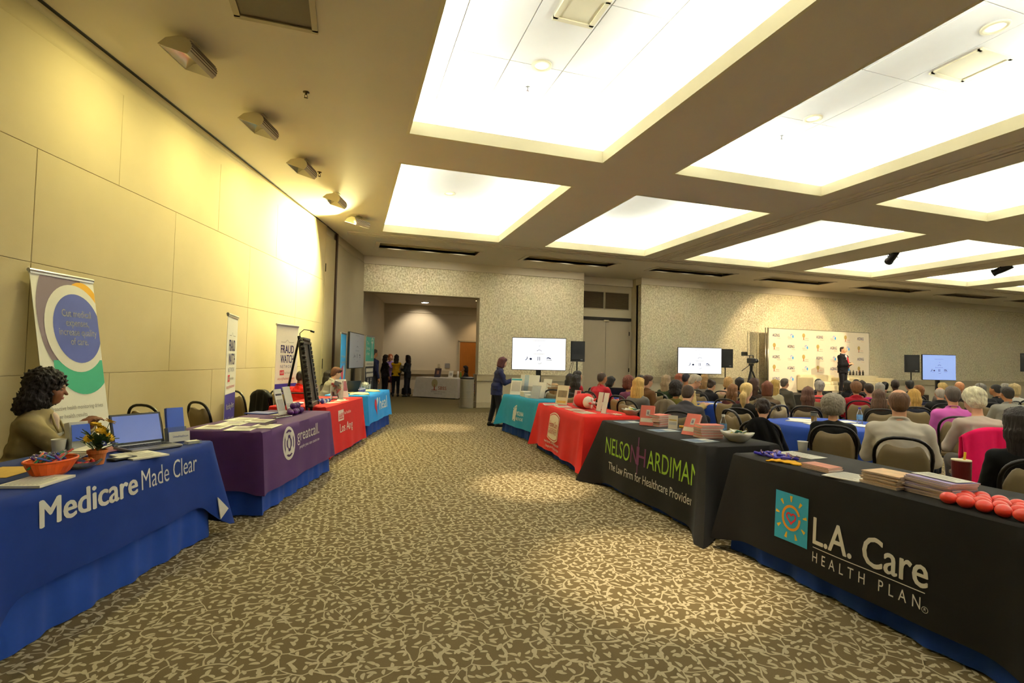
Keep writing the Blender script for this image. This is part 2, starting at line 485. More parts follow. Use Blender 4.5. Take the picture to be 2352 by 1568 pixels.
# wainscot
mb = MB()
for x0, x1, in ((3.72, 7.22), (9.34, 32)):
    c = (x0+x1)/2; l = x1-x0
    mb.box((c, YB-.012, .41), (l, .025, .8)); 
wains = struct(mb, 'wall_wainscot', PAINT)
mb = MB()
for x0, x1, in ((3.70, 7.22), (9.34, 32)):
    c = (x0+x1)/2; l = x1-x0
    mb.box((c, YB-.04, .90), (l, .09, .17)); mb.box((c, YB-.045, .995), (l+.02, .11, .02)); mb.box((c, YB-.03, .80), (l, .06, .02))
mb.box((3.735, YB+.15, .90), (.07, .38, .17)); mb.box((3.735, YB+.15, .995), (.09, .4, .02))
struct(mb, 'trim_3', RAILP)
mb = MB()
for x0, x1, in ((3.70, 7.22), (9.34, 32)):
    mb.box(((x0+x1)/2, YB-.04, .085), (x1-x0, .08, .17), bev=.008)
mb.box((3.735, YB+.15, .085), (.07, .38, .17))
struct(mb, 'baseboard_back', RAILP)
# double door in the niche
for i, (x0, x1) in enumerate(((7.40, 8.325), (8.335, 9.25))):
    mb = MB(); mb.box(((x0+x1)/2, 15.75, 1.44), (x1-x0, .05, 2.87), bev=.004)
    d = struct(mb, 'door_%d' % (i+1), M('greige door paint', '#a1937b', rough=.5, var=.03, scale=5))
    b = MB(); xh = x0+.04 if i == 0 else x1-.02
    for zz in (.35, 1.2, 2.45): b.box((xh, 15.72, zz), (.03, .03, .13))
    b.build('hinge', GAP, d)
mb = MB(); mb.box((8.31, 15.73, 2.93), (1.96, .08, .10)); hd = struct(mb, 'trim_4', GAP)
b = MB(); b.box((8.33, 15.70, 2.86), (.2, .06, .06), bev=.01); b.build('closer', RAILP, hd)
for x0, x1 in ((7.42, 8.25), (8.30, 9.22)):
    t = thing('air_grille', 'brown %s air grille above the double doors' % ('left' if x0 < 8 else 'right'), 'vent', ((x0+x1)/2, 15.76, 3.56))
    b = MB(); wd = x1-x0; b.box((0, 0, .29), (wd, .03, .02)); b.box((0, 0, -.29), (wd, .03, .02)); b.box((-wd/2, 0, 0), (.02, .03, .6)); b.box((wd/2, 0, 0), (.02, .03, .6)); b.build('frame', RAILP, t)
    b = MB(); b.box((0, .012, 0), (wd, .006, .58)); b.build('backing', GAP, t)
    sl = MB(); sl.box((0, 0, 0), (wd-.02, .02, .012), TR(rot=(.7, 0, 0))); sm = setmesh('slat', sl.v, sl.f, LOUV)
    for k in range(22): link('slat', sm, t, (0, 0, -.27+k*.0257))
# closing walls behind the camera and to the far right
mb = MB(); mb.box((12, -5.1, 2.2), (42, .2, 4.5)); struct(mb, 'wall_front', PAINT)
mb = MB(); mb.box((32.1, 5, 2.2), (.2, 21, 4.5)); struct(mb, 'wall_right', PAINT)
mb = MB(); mb.box((-9.1, -1, 2.2), (.2, 9, 4.5)); struct(mb, 'wall_left_rear', PAINT)

# ceiling with coffers
CX = [(.66, 3.43), (4.64, 7.53), (8.76, 11.70), (12.97, 15.75), (17.2, 20.2), (21.5, 24.4), (25.6, 28.5)]
CY = [(-3.1, 1.25), (2.30, 6.64), (7.73, 12.07)]
SLOT = [(a+.02, b-.17) for a, b in CX]; SY = (13.25, 13.85)
xs = sorted({-9.2, 32.2} | {x for p in CX for x in p}); 
mb = MB()
def inh(x, y):
    for a, b_ in CX:
        for c, d in CY:
            if a < x < b_ and c < y < d: return True
    return False
ys = [-5.2] + [y for p in CY for y in p] + [SY[0]]
for i in range(len(xs)-1):
    for j in range(len(ys)-1):
        cx, cy = (xs[i]+xs[i+1])/2, (ys[j]+ys[j+1])/2
        if not inh(cx, cy): mb.box((cx, cy, ZC+.03), (xs[i+1]-xs[i], ys[j+1]-ys[j], .06))
x0 = -9.2
for a, b_ in SLOT:
    mb.box(((x0+a)/2, sum(SY)/2, ZC+.03), (a-x0, SY[1]-SY[0], .06)); x0 = b_
mb.box(((x0+32.2)/2, sum(SY)/2, ZC+.03), (32.2-x0, SY[1]-SY[0], .06))
mb.box((11.5, (SY[1]+15.9)/2, ZC+.03), (41.4, 15.9-SY[1], .06))
ceiling = struct(mb, 'ceiling', CEILP)
CH = 4.98
TUBE = M('cove lamp tube', '#fff3dd', rough=.5, var=.001, emit=COVE_POWER)
TUBE.node_tree.nodes['Principled BSDF'].inputs['Emission Color'].default_value = (.93, 1., 1., 1)
canmesh = None
for i, (a, b_) in enumerate(CX):
    for j, (c, d) in enumerate(CY):
        if j == 0 and i > 4: continue
        cx, cy, w_, l_ = (a+b_)/2, (c+d)/2, b_-a, d-c
        e = .30
        m_ = MB()                                             # upstand lip round the opening
        for (px, py, sx, sy) in ((a-.016, cy, .04, l_+.072), (b_+.016, cy, .04, l_+.072), (cx, c-.016, w_, .04), (cx, d+.016, w_, .04)):
            m_.box((px, py, ZC+.084), (sx, sy, .172))
        m_.build('coffer_lip', LIPC, ceiling)
        m_ = MB()
        for (px, py, sx, sy) in ((a-e-.02, cy, .04, l_+2*e+.08), (b_+e+.02, cy, .04, l_+2*e+.08), (cx, c-e-.02, w_+2*e, .04), (cx, d+e+.02, w_+2*e, .04)):
            m_.box((px, py, ZC+.36), (sx, sy, .66))
        m_.build('coffer_side', CEILW, ceiling)
        if j == 1 and i in (0, 1):
            nx, ny = 5, 4; tx, ty = (w_+2*e)/nx, (l_+2*e)/ny
            tm = MB(); tm.box((0, 0, 0), (tx-.012, ty-.012, .03)); tmesh = setmesh('ceiling_tile', tm.v, tm.f, CEILW)
            for p in range(nx):
                for q in range(ny):
                    link('ceiling_tile', tmesh, ceiling, (a-e+tx*(p+.5), c-e+ty*(q+.5), CH+.015))
            m_ = MB(); m_.box((cx, cy, CH+.045), (w_+2*e, l_+2*e, .02)); m_.build('tile_backing', RAILP, ceiling)
        else:
            m_ = MB(); m_.box((cx, cy, CH+.03), (w_+2*e, l_+2*e, .06)); m_.build('coffer_panel', CEILW, ceiling)
        m_ = MB()                                             # lamp tubes lying on the ledge
        for (px, py, sx, sy) in ((a-.17, cy, .05, l_+.1), (b_+.17, cy, .05, l_+.1), (cx, c-.17, w_+.1, .05), (cx, d+.17, w_+.1, .05)):
            m_.box((px, py, ZC+.140), (sx, sy, .03))
        tb = m_.build('cove_lamp_strip', TUBE)
        tag(tb, 'white cove lamp strip hidden on the ledge of ceiling coffer, row %d from back, column %d from left' % (3-j, i+1), 'lamp', 'cove lamps in the ceiling coffers')
# plaster trims and tracks on the ceiling
mb = MB()
for k, y in enumerate((12.36, 12.50, 12.62)):
    mb.box((15.9, y, ZC-.012), (32, .07 if k != 1 else .05, .024 + .01*(k == 1)), bev=.004)
struct(mb, 'trim_5', CEILP)
mb = MB(); mb.box((15.9, 12.435, ZC-.004), (32, .02, .008)); mb.box((15.9, 12.56, ZC-.004), (32, .02, .008)); struct(mb, 'trim_6', GAP)
n_ = 7
for xc in (8.15, 16.48):
    mb = MB()
    for k in (-.17, -.06, .06, .17): mb.box((xc+k, 3.7, ZC-.014), (.07, 17.2, .028), bev=.004)
    struct(mb, 'trim_%d' % n_, CEILP); n_ += 1
    mb = MB(); mb.box((xc, 3.7, ZC-.003), (.03, 17.2, .008)); mb.box((xc+.115, 3.7, ZC-.003), (.02, 17.2, .008)); struct(mb, 'trim_%d' % n_, GAP); n_ += 1
# long air slots near the back wall
for i, (a, b_) in enumerate(SLOT):
    t = thing('ceiling_air_slot', 'long dark air slot in the ceiling, '+('above the alcove opening', 'above the first screen and doors', 'above the middle screen', 'above the left part of the backdrop', 'above the right part of the backdrop', 'above the bluish screen', 'at the far right')[i], 'vent', ((a+b_)/2, sum(SY)/2, ZC), 0, 'ceiling air slots along the back wall')
    l_ = b_-a
    b = MB(); b.box((0, 0, .25), (l_+.02, .62, .02)); b.box((0, .31, .13), (l_, .02, .26)); b.box((0, -.31, .13), (l_, .02, .26)); b.box((l_/2+.01, 0, .13), (.02, .6, .26)); b.box((-l_/2-.01, 0, .13), (.02, .6, .26))
    b.build('plenum', PAINT, t)
    b = MB(); b.box((0, .36, -.012), (l_+.2, .1, .024), bev=.004); b.box((0, -.33, -.008), (l_+.2, .06, .016), bev=.004); b.box((l_/2+.05, 0, -.01), (.1, .62, .02)); b.box((-l_/2-.05, 0, -.01), (.1, .62, .02)); b.build('trim_frame', CEILP, t)
    pw = (26., 28., 17., 9., 0, 0, 0)[i]
    if pw:
        for k in (-1, 0, 1):
            h_ = MB(); T_ = TR((k*l_*.33, -.20, .13), (.9, 0, 0)); h_.tube([(0, 0, -.06), (0, 0, .06)], .035, 10, T_); h_.build('spot_head', LOUV, t)
            light('slot_beam', 'SPOT', ((a+b_)/2+k*l_*.33, sum(SY)/2-.12, ZC-.03), pw, (1, .93, .72), aim=((a+b_)/2+k*l_*.33, YB, 2.75), spot_size=math.radians(105), spot_blend=.9, shadow_soft_size=.04)

# recessed can lights in the coffers
def can_light(x, y, label, power=0., z=CH, cone=55):
    t = thing('recessed_downlight', label, 'lamp', (x, y, z), 0, 'recessed can lights')
    b = MB(); b.lathe([(.125, 0), (.125, -.012), (.085, -.012), (.085, -.002)], 20, cap=False); b.build('trim_ring', LIPC, t, smooth=True)
    b = MB(); b.lathe([(.085, -.004), (.05, -.006), (.001, -.008)], 20, cap=False); b.build('lens', M('warm lamp lens', '#ffe3ac', rough=.4, var=.001, emit=1.2), t, smooth=True)
    if power:
        light('downlight_beam', 'SPOT', (x, y, z-.05), power, (1, .84, .56), aim=(x, y, 0), spot_size=math.radians(cone), spot_blend=.8, shadow_soft_size=.05)
    return t
can_light(2.10, 5.68, 'recessed can light in the ceiling coffer over the middle of the aisle', 1500., cone=20)
can_light(2.10, 3.17, 'recessed can light over the near part of the aisle', 1250., cone=24)
can_light(1.95, 10.8, 'recessed can light in the coffer over the far end of the aisle', 1050., cone=19)
can_light(6.20, 5.60, 'recessed can light in the second ceiling coffer, nearer the partition track', 250., cone=60)
can_light(6.24, 3.45, 'recessed can light at the upper right of the second ceiling coffer', 250., cone=60)
for x, y, l in ((2.105, 6.2, 'tiny sprinkler head in the first near coffer'), (6.24, 6.2, 'tiny sprinkler head in the second near coffer')):
    t = thing('sprinkler_head', l, 'sprinkler', (x, y, CH)); b = MB(); b.lathe([(.03, 0), (.03, -.008), (.01, -.01), (.01, -.05), (.025, -.055), (.025, -.06)], 10); b.build('body', CHROME, t, smooth=True)
def supply_vent(x, y, label, z, sz, m=RAILP):
    t = thing('ceiling_vent', label, 'vent', (x, y, z))
    b = MB()
    for px, py, sx, sy in ((-sz/2, 0, .05, sz), (sz/2, 0, .05, sz), (0, -sz/2, sz+.05, .05), (0, sz/2, sz+.05, .05)): b.box((px, py, -.01), (sx, sy, .02))
    b.build('frame', m, t)
    b = MB(); b.box((0, 0, -.004), (sz*.93, sz*.93, .008)); b.build('grille_plate', LOUV if m is not LIPC else LIPC, t)
    return t
supply_vent(2.12, 4.62, 'square cream air vent in the nearest ceiling coffer', CH, .4, LIPC)
supply_vent(6.78, 3.99, 'square cream air vent in the second ceiling coffer', CH, .5, LIPC)
supply_vent(-.68, 4.50, 'large brown return air grille in the ceiling above the left wall lamps', ZC, .62)
def sprinkler(x, y, l):
    t = thing('sprinkler_head', l, 'sprinkler', (x, y, ZC))
    b = MB(); b.lathe([(.035, 0), (.035, -.006), (.012, -.01), (.012, -.03)], 12); b.tube([(-.014, 0, -.03), (-.014, 0, -.055), (0, 0, -.065), (.014, 0, -.055), (.014, 0, -.03)], .004, 6); b.lathe([(.022, -.066), (.022, -.07)], 12)
    b.build('body', M('dark bronze sprinkler', '#5a4a30', rough=.35, metal=.7, var=.05), t, smooth=True)
sprinkler(-.53, 5.99, 'bronze sprinkler head on the ceiling beside the second wall lamp')
sprinkler(-.52, 8.55, 'bronze sprinkler head on the ceiling by the third wall lamp')

# wall washers along the left wall
LAMPW = M('ivory lamp enamel', '#d8ccac', rough=.4, var=.03, scale=8)
REFL = M('reflector aluminium', '#d9d6c4', rough=.22, metal=.85, var=.04)
RIB = M('taupe ribbed lamp back', '#7a6a5a', rough=.4, metal=.3, var=.05)
ordn = ['nearest and largest', 'second nearest', 'third', 'fourth', 'farthest, brightly lit']
for i, s in enumerate((-7.30, -5.88, -4.50, -2.95, -1.50)):
    t = thing('wall_washer_lamp', '%s ivory flood lamp on the ceiling, aimed at the left wall' % ordn[i], 'lamp', wl(s, .93, ZC), WANG, 'flood lamps along the left wall')
    tw = (0, 0, 0, 0, -.5)[i]
    if tw: t.rotation_euler = (0, 0, WANG+tw)
    hl = .21
    prof = [(.19, -.125), (.12, -.065), (.0, -.045), (-.06, -.06), (-.10, -.095), (-.115, -.135), (-.105, -.175), (-.075, -.21)]   # (y, z): room side is -y
    for sx in (-1, 1):
        b = MB(); v = [(sx*hl, p[0], p[1]) for p in prof]+[(sx*(hl-.006), p[0], p[1]) for p in prof]; n = len(prof)
        b.add(v, [tuple(range(n)), tuple(range(2*n-1, n-1, -1))]+[(k, (k+1) % n, n+(k+1) % n, n+k) for k in range(n)]); b.build('end_cap', LAMPW, t)
    b = MB(); n = len(prof)
    v = [(-hl, p[0], p[1]) for p in prof]+[(hl, p[0], p[1]) for p in prof]
    b.add(v, [(k, k+1, n+k+1, n+k) for k in range(n-1)]); b.build('housing', [LAMPW], t)
    b = MB()
    for k in range(5):
        y0, z0 = prof[3+k % 4]; 
        b.box((0, (-.098, -.110, -.116, -.114, -.106)[k], -.09-.022*k), (2*hl-.01, .008, .008))
    b.build('cooling_rib', RIB, t)
    b = MB(); rp = [(.18, -.126), (.11, -.074), (.0, -.055), (-.055, -.07), (-.092, -.102), (-.104, -.138), (-.095, -.172), (-.075, -.203)]; n = len(rp)
    v = [(-hl+.012, p[0], p[1]) for p in rp]+[(hl-.012, p[0], p[1]) for p in rp]
    b.add(v, [(k, k+1, n+k+1, n+k) for k in range(n-1)]); b.build('reflector', REFL, t, smooth=True)
    b = MB(); b.tube([(-.12, .0, -.12), (.12, .0, -.12)], .008, 8)
    lit = i == 4
    b.build('bulb', M('lit bulb', '#fff0b8', rough=.3, var=.001, emit=60.) if lit else M('added bulb glow', '#fff0b8', rough=.3, var=.001, emit=4.), t)  # glow added to the four nearer bulbs, whose lamps are off
    b = MB(); b.box((-.03, .0, -.004), (.12, .1, .008)); b.tube([(-.1, -.02, -.06), (-.1, -.02, -.008), (.06, -.02, -.008), (.06, -.02, -.055)], .008, 6); b.build('bracket', LAMPW, t)
    ctr = wl(s, .90, ZC-.14)
    if lit:
        light('wall_wash_and_fill_beam', 'AREA', wl(s-.10, .80, ZC-.20), WASH_POWER*52., (1, .93, .42), aim=wl(s-1.1, 0, ZC-.95), shape='RECTANGLE', size=.36, size_y=.14, spread=math.radians(150))
    else:
        light('wall_wash_and_fill_beam', 'AREA', wl(s, .86, ZC-.22), WASH_POWER*(2.5, 2.5, 3.2, 5.)[i], (1, .93, .42), aim=wl(s, 0, ZC-1.5), shape='RECTANGLE', size=.36, size_y=.14, spread=math.radians(150))  # fill added to brighten the near wall; these four lamps are unlit

# alcove light that washes the far wall
t = thing('alcove_downlight', 'bright square downlight in the alcove ceiling', 'lamp', (2.75, 19.75, 3.6))
b = MB(); b.box((0, 0, -.01), (.34, .34, .02)); b.build('trim_plate', PAINT, t)
b = MB(); b.box((-.02, .06, -.024), (.2, .06, .01)); b.box((.02, -.06, -.024), (.2, .06, .01)); b.build('lens', M('cool lamp lens', '#ffffff', rough=.4, var=.001, emit=14.), t)
light('alcove_beam', 'SPOT', (2.75, 19.9, 3.55), 110., (1, .86, .70), aim=(2.75, 21.0, 2.2), spot_size=math.radians(95), spot_blend=.7, shadow_soft_size=.06)
light('alcove_fill', 'AREA', (4.6, 18.2, 3.56), 22., (1, .85, .68), aim=(4.6, 18.2, 0), shape='DISK', size=.5)  # fill light added to brighten the whole alcove
light('door_beam', 'SPOT', (5.2, 20.2, 3.53), 60., (1, .70, .40), aim=(5.2, 20.9, 1.2), spot_size=math.radians(90), spot_blend=.8, shadow_soft_size=.08)  # warm fill light added to brighten the wooden door

for x, y, l in ((4.6, 18.2, 'added round fill lamp in the alcove ceiling over the white table'), (5.2, 20.2, 'added round fill lamp in the alcove ceiling by the wooden door')):  # fixtures added to go with the two alcove fill lights
    t = thing('alcove_downlight', l, 'lamp', (x, y, 3.6)); b = MB(); b.lathe([(.26, 0), (.26, -.015), (.24, -.015)], 24); b.build('trim_ring', PAINT, t)
    b = MB(); b.lathe([(.24, -.016), (.001, -.018)], 24, cap=False); b.build('lens', M('warm lamp lens', '#ffe3ac'), t)
# ------------------------------------------------------------------ soft bodies: blended volumes turned into one skin
def _smin(a, b, k):
    h = np.clip(.5+.5*(b-a)/k, 0, 1)
    return b*(1-h)+a*h-k*h*(1-h)
def ROT(ax=0., ay=0., az=0.):
    return np.array(Euler((ax, ay, az)).to_matrix())
def cap(a, b, ra, rb, k=.02, flat=False, op='u'):
    return dict(t='c', a=np.array(a, float), b=np.array(b, float), ra=ra, rb=rb, k=k, flat=flat, op=op)
def ell(c, r, R=None, k=.02, op='u'):
    return dict(t='e', c=np.array(c, float), r=np.array(r, float), R=np.eye(3) if R is None else R, k=k, op=op)
def cone(c, R, z0, z1, r0, r1, fl, k=.03, op='u', flat=False, off=(0, 0), fl1=None):
    """elliptic cone along local z of frame (c, R); fl = depth / width"""
    return dict(t='k', c=np.array(c, float), R=R, z0=z0, z1=z1, r0=r0, r1=r1, fl=fl, k=k, op=op, flat=flat, off=off)
def tor(c, R, rx, ry, r, k=.01):
    return dict(t='t', c=np.array(c, float), R=R, rx=rx, ry=ry, r=r, k=k, op='u')
def _bb(p):
    t = p['t']
    if t == 'c':
        r = max(p['ra'], p['rb']); return np.minimum(p['a'], p['b'])-r, np.maximum(p['a'], p['b'])+r
    if t == 'e':
        e = np.sqrt(((p['R']*p['r'])**2).sum(1)); return p['c']-e, p['c']+e
    if t == 'k':
        r = max(p['r0'], p['r1'])+max(abs(p['off'][0]), abs(p['off'][1])); a = p['c']+p['R'][:, 2]*p['z0']; b = p['c']+p['R'][:, 2]*p['z1']
        return np.minimum(a, b)-r, np.maximum(a, b)+r
    r = max(p['rx'], p['ry'])+p['r']; return p['c']-r, p['c']+r
def _dist(p, X, Y, Z):
    t = p['t']
    if t == 'c':
        a, ba = p['a'], p['b']-p['a']; L2 = max(ba@ba, 1e-9)
        px, py, pz = X-a[0], Y-a[1], Z-a[2]
        tt0 = (px*ba[0]+py*ba[1]+pz*ba[2])/L2; tt = np.clip(tt0, 0, 1)
        d = np.sqrt((px-tt*ba[0])**2+(py-tt*ba[1])**2+(pz-tt*ba[2])**2)-(p['ra']+(p['rb']-p['ra'])*tt)
        if p['flat']: d = np.maximum(d, (tt0-1)*math.sqrt(L2))
        return d
    c, R = p['c'], p['R']
    px, py, pz = X-c[0], Y-c[1], Z-c[2]
    lx = R[0, 0]*px+R[1, 0]*py+R[2, 0]*pz; ly = R[0, 1]*px+R[1, 1]*py+R[2, 1]*pz; lz = R[0, 2]*px+R[1, 2]*py+R[2, 2]*pz
    if t == 'e':
        r = p['r']; k0 = np.sqrt((lx/r[0])**2+(ly/r[1])**2+(lz/r[2])**2)
        k1 = np.sqrt((lx/r[0]**2)**2+(ly/r[1]**2)**2+(lz/r[2]**2)**2)+1e-9
        return k0*(k0-1)/k1
    if t == 'k':
        H = p['z1']-p['z0']; t0 = (lz-p['z0'])/H; tt = np.clip(t0, 0, 1)
        r = p['r0']+(p['r1']-p['r0'])*tt
        lx = lx-p['off'][0]*tt; ly = ly-p['off'][1]*tt
        q = np.sqrt(lx**2+(ly/p['fl'])**2)-r
        dz = (t0-tt)*H
        if p['flat']: return np.maximum(q*p['fl'], np.abs(t0-.5)*H-H/2)
        return np.sqrt(np.maximum(q*p['fl'], 0)**2+dz**2)+np.minimum(q*p['fl'], 0)-.0
    q = np.sqrt((lx/p['rx'])**2+(ly/p['ry'])**2); s = (q-1)*min(p['rx'], p['ry'])
    return np.sqrt(s**2+lz**2)-p['r']
_C8 = np.array([(i, j, k) for i in (0, 1) for j in (0, 1) for k in (0, 1)])
_E12 = [(a, b) for a in range(8) for b in range(a+1, 8) if abs(_C8[a]-_C8[b]).sum() == 1]
def soft_mesh(name, prims, h, mat, noise=None, relax=2, post=None):
    lo = np.min([_bb(p)[0] for p in prims if p['op'] == 'u'], 0)-3*h-.02; hi = np.max([_bb(p)[1] for p in prims if p['op'] == 'u'], 0)+3*h+.02
    n = np.ceil((hi-lo)/h).astype(int)+1
    ax = [lo[i]+h*np.arange(n[i]) for i in range(3)]
    D = np.full(n, .5, np.float32)
    for p in prims:
        a, b = _bb(p); m = p['k']+4*h+.01
        i0 = np.maximum(np.floor((a-m-lo)/h).astype(int), 0); i1 = np.minimum(np.ceil((b+m-lo)/h).astype(int)+1, n)
        if (i1 <= i0).any(): continue
        X, Y, Z = ax[0][i0[0]:i1[0], None, None], ax[1][None, i0[1]:i1[1], None], ax[2][None, None, i0[2]:i1[2]]
        d = _dist(p, X, Y, Z)+0*X+0*Y+0*Z
        sl = tuple(slice(i0[i], i1[i]) for i in range(3))
        if p['op'] == 'u': D[sl] = _smin(D[sl], d, p['k'])
        else: D[sl] = -_smin(-D[sl], d, p['k'])
    if noise: D = D+noise(ax[0][:, None, None], ax[1][None, :, None], ax[2][None, None, :])*(np.abs(D) < .2)
    S = D < 0
    A = np.zeros(n-1, bool); B = np.ones(n-1, bool)
    for c in _C8:
        q = S[c[0]:n[0]-1+c[0], c[1]:n[1]-1+c[1], c[2]:n[2]-1+c[2]]; A |= q; B &= q
    I = np.argwhere(A & ~B)
    cv = np.stack([D[I[:, 0]+c[0], I[:, 1]+c[1], I[:, 2]+c[2]] for c in _C8], 1)
    pos = np.zeros((len(I), 3)); cnt = np.zeros(len(I))
    for a, b in _E12:
        m = (cv[:, a] < 0) != (cv[:, b] < 0)
        t = cv[m, a]/(cv[m, a]-cv[m, b])
        pos[m] += _C8[a]+t[:, None]*(_C8[b]-_C8[a]); cnt[m] += 1
    V = lo+h*(I+pos/cnt[:, None])
    vid = np.full(n, -1, np.int64); vid[I[:, 0], I[:, 1], I[:, 2]] = np.arange(len(I))
    F = []
    for axis in range(3):
        u, w_ = (axis+1) % 3, (axis+2) % 3
        s0 = [slice(1, None)]*3; s1 = [slice(1, None)]*3
        s0[axis] = slice(0, -1); s1[axis] = slice(1, None)
        a = S[tuple(s0)]; b = S[tuple(s1)]
        E = np.argwhere(a != b)
        base = E.copy(); base[:, u] += 1; base[:, w_] += 1
        flip = a[E[:, 0], E[:, 1], E[:, 2]]
        def g(du, dw):
            q = base.copy(); q[:, u] += du; q[:, w_] += dw
            return vid[q[:, 0], q[:, 1], q[:, 2]]
        Q = np.stack([g(-1, -1), g(0, -1), g(0, 0), g(-1, 0)], 1)
        Q[~flip] = Q[~flip][:, ::-1]
        F.append(Q[(Q >= 0).all(1)])
    F = np.concatenate(F)
    for _ in range(relax):
        acc = np.zeros_like(V); c = np.zeros(len(V))
        for i in range(4):
            a, b = F[:, i], F[:, (i+1) % 4]
            np.add.at(acc, a, V[b]); np.add.at(c, a, 1); np.add.at(acc, b, V[a]); np.add.at(c, b, 1)
        V = V*.5+.5*acc/np.maximum(c, 1)[:, None]
    if post is not None: V = post(V)
    me = bpy.data.meshes.new(name)
    me.vertices.add(len(V)); me.vertices.foreach_set('co', V.astype(np.float32).ravel())
    me.loops.add(F.size); me.loops.foreach_set('vertex_index', F.astype(np.int32).ravel())
    me.polygons.add(len(F)); me.polygons.foreach_set('loop_start', np.arange(0, F.size, 4, dtype=np.int32))
    me.polygons.foreach_set('loop_total', np.full(len(F), 4, np.int32))
    me.polygons.foreach_set('use_smooth', np.ones(len(F), bool))
    me.materials.append(mat)
    me.update(calc_edges=True); me.validate()
    return me

def _v(*a): return np.array(a, float)
def _n(a): return a/max(np.linalg.norm(a), 1e-9)
def elbow(sh, hand, up, fo, hint):
    d = hand-sh; L = min(np.linalg.norm(d), (up+fo)*.995); dn = _n(d)
    hand = sh+dn*L
    a = (up*up-fo*fo+L*L)/(2*L); hgt = math.sqrt(max(up*up-a*a, 0))
    p = hint-dn*(hint@dn); p = _n(p)
    return sh+dn*a+p*hgt, hand

DEFP = dict(pose='sit', sex='m', lean=8., side=0., headp=0., heady=0., bulk=1., arms='lap', h=.016, sleeve=1., top='shirt', bottom='trousers',
            hands=None, hints=None, collar=True, legs=None, twist=0., belly=0.)
def build_pose(P):
    f = P['sex'] == 'f'; bk = P['bulk']
    sit = P['pose'] == 'sit'
    pz = .57 if sit else .94
    le, si = math.radians(P['lean']), math.radians(P['side'])
    R = ROT(0, si, 0) @ ROT(-le, 0, 0) @ ROT(0, 0, math.radians(P['twist']))
    pel = _v(0, 0, pz); upv = R[:, 2]; rt = R[:, 0]; fw = R[:, 1]
    tl = .47 if f else .50
    nb = pel+upv*tl
    hp = math.radians(P['lean']*.35+P['headp']); hy = math.radians(P['heady'])
    Rn = ROT(-math.radians(P['lean']*.7+P['headp']*.5), 0, 0)
    Rh = ROT(0, 0, -hy) @ ROT(-hp, 0, 0)
    hc = nb+Rn[:, 2]*.115+Rh[:, 2]*.055+Rh[:, 1]*.018
    sw = (.145 if f else .168)*(.6+.4*bk)
    sh = {s: nb-upv*.092+rt*s*sw for s in (-1, 1)}
    up, fo = (.27, .24) if f else (.295, .255)
    A = P['arms']
    defs = dict(
        lap={-1: pel+_v(-.10, .30, .08), 1: pel+_v(.10, .30, .08)},
        table={-1: pel+_v(-.13, .42, .20), 1: pel+_v(.15, .40, .20)},
        fold={-1: pel+_v(.10, .24, .26), 1: pel+_v(-.08, .27, .22)},
        down={-1: pel+_v(-.24, .04, -.11), 1: pel+_v(.24, .04, -.11)},
        clasp={-1: pel+_v(-.05, .25, .17), 1: pel+_v(.06, .25, .15)})
    hands = dict(defs.get(A, defs['lap']))
    if P['hands']:
        for k, v in P['hands']: hands[k] = _v(*v)
    arms = {}
    for s in (-1, 1):
        hint = _v(s*.5, -.45, -.8)
        if P['hints']:
            for k, v in P['hints']:
                if k == s: hint = _v(*v)
        e, hnd = elbow(sh[s], hands[s], up, fo, hint)
        arms[s] = (sh[s], e, hnd)
    legs = {}
    for s in (-1, 1):
        if sit: legs[s] = [_v(s*.09, .02, .53), _v(s*.12, .43, .525), _v(s*.12, .40, .09), _v(s*.13, .55, .035)]
        else: legs[s] = [_v(s*.088, 0, .91), _v(s*.09, .015, .49), _v(s*.095, -.02, .09), _v(s*.115, .13, .03)]
    if P['legs']:
        for k, v in P['legs']: legs[k] = [_v(*q) for q in v]
    return dict(pel=pel, R=R, nb=nb, hc=hc, Rh=Rh, sh=sh, arms=arms, legs=legs, f=f, bk=bk, rt=rt, up=upv, fw=fw, tl=tl, sit=sit)
def torso(K, inf, P):
    f, bk = K['f'], K['bk']; c, R, tl = K['pel'], K['R'], K['tl']
    Rp = np.eye(3) if not K['sit'] else ROT(-math.radians(P['lean']*.4), 0, 0)
    L = []
    if f:
        L.append(cone(c, Rp, -.06, .06, .150*bk+inf, .145*bk+inf, .68, k=.05))
        L.append(cone(c, R, .04, .19, .135*bk+inf, .112*bk+inf, .72, k=.05))
        L.append(cone(c, R, .17, .36, .115*bk+inf, .130*bk+inf, .70, k=.05))
        for s in (-1, 1): L.append(ell(c+R@_v(s*.065*bk, .075*bk, .285), (.062+inf, .058+inf, .06+inf), R, k=.04))
        L.append(ell(c+R@_v(0, -.012, tl-.105), (.105+inf, .072+inf, .062+inf), R, k=.05))
    else:
        L.append(cone(c, Rp, -.06, .06, .145*bk+inf, .150*bk+inf, .72, k=.05))
        L.append(cone(c, R, .04, .2, .148*bk+inf, .142*bk+inf, .74, k=.05))
        L.append(cone(c, R, .18, .38, .145*bk+inf, .158*bk+inf, .68, k=.05))
        L.append(ell(c+R@_v(0, -.012, tl-.105), (.120+inf, .082+inf, .066+inf), R, k=.05))
    if P['belly']: L.append(ell(c+R@_v(0, .07, .13), (.13*bk+inf, .09+P['belly']+inf, .14+inf), R, k=.06))
    a, b = K['sh'][-1], K['sh'][1]
    r = (.052 if f else .062)+inf
    up = K['up']*.018
    q = K['nb']-K['up']*.068
    L.append(cap(a+up*.3, q, r*.94, r*.95, k=.05)); L.append(cap(b+up*.3, q, r*.94, r*.95, k=.05))
    return L
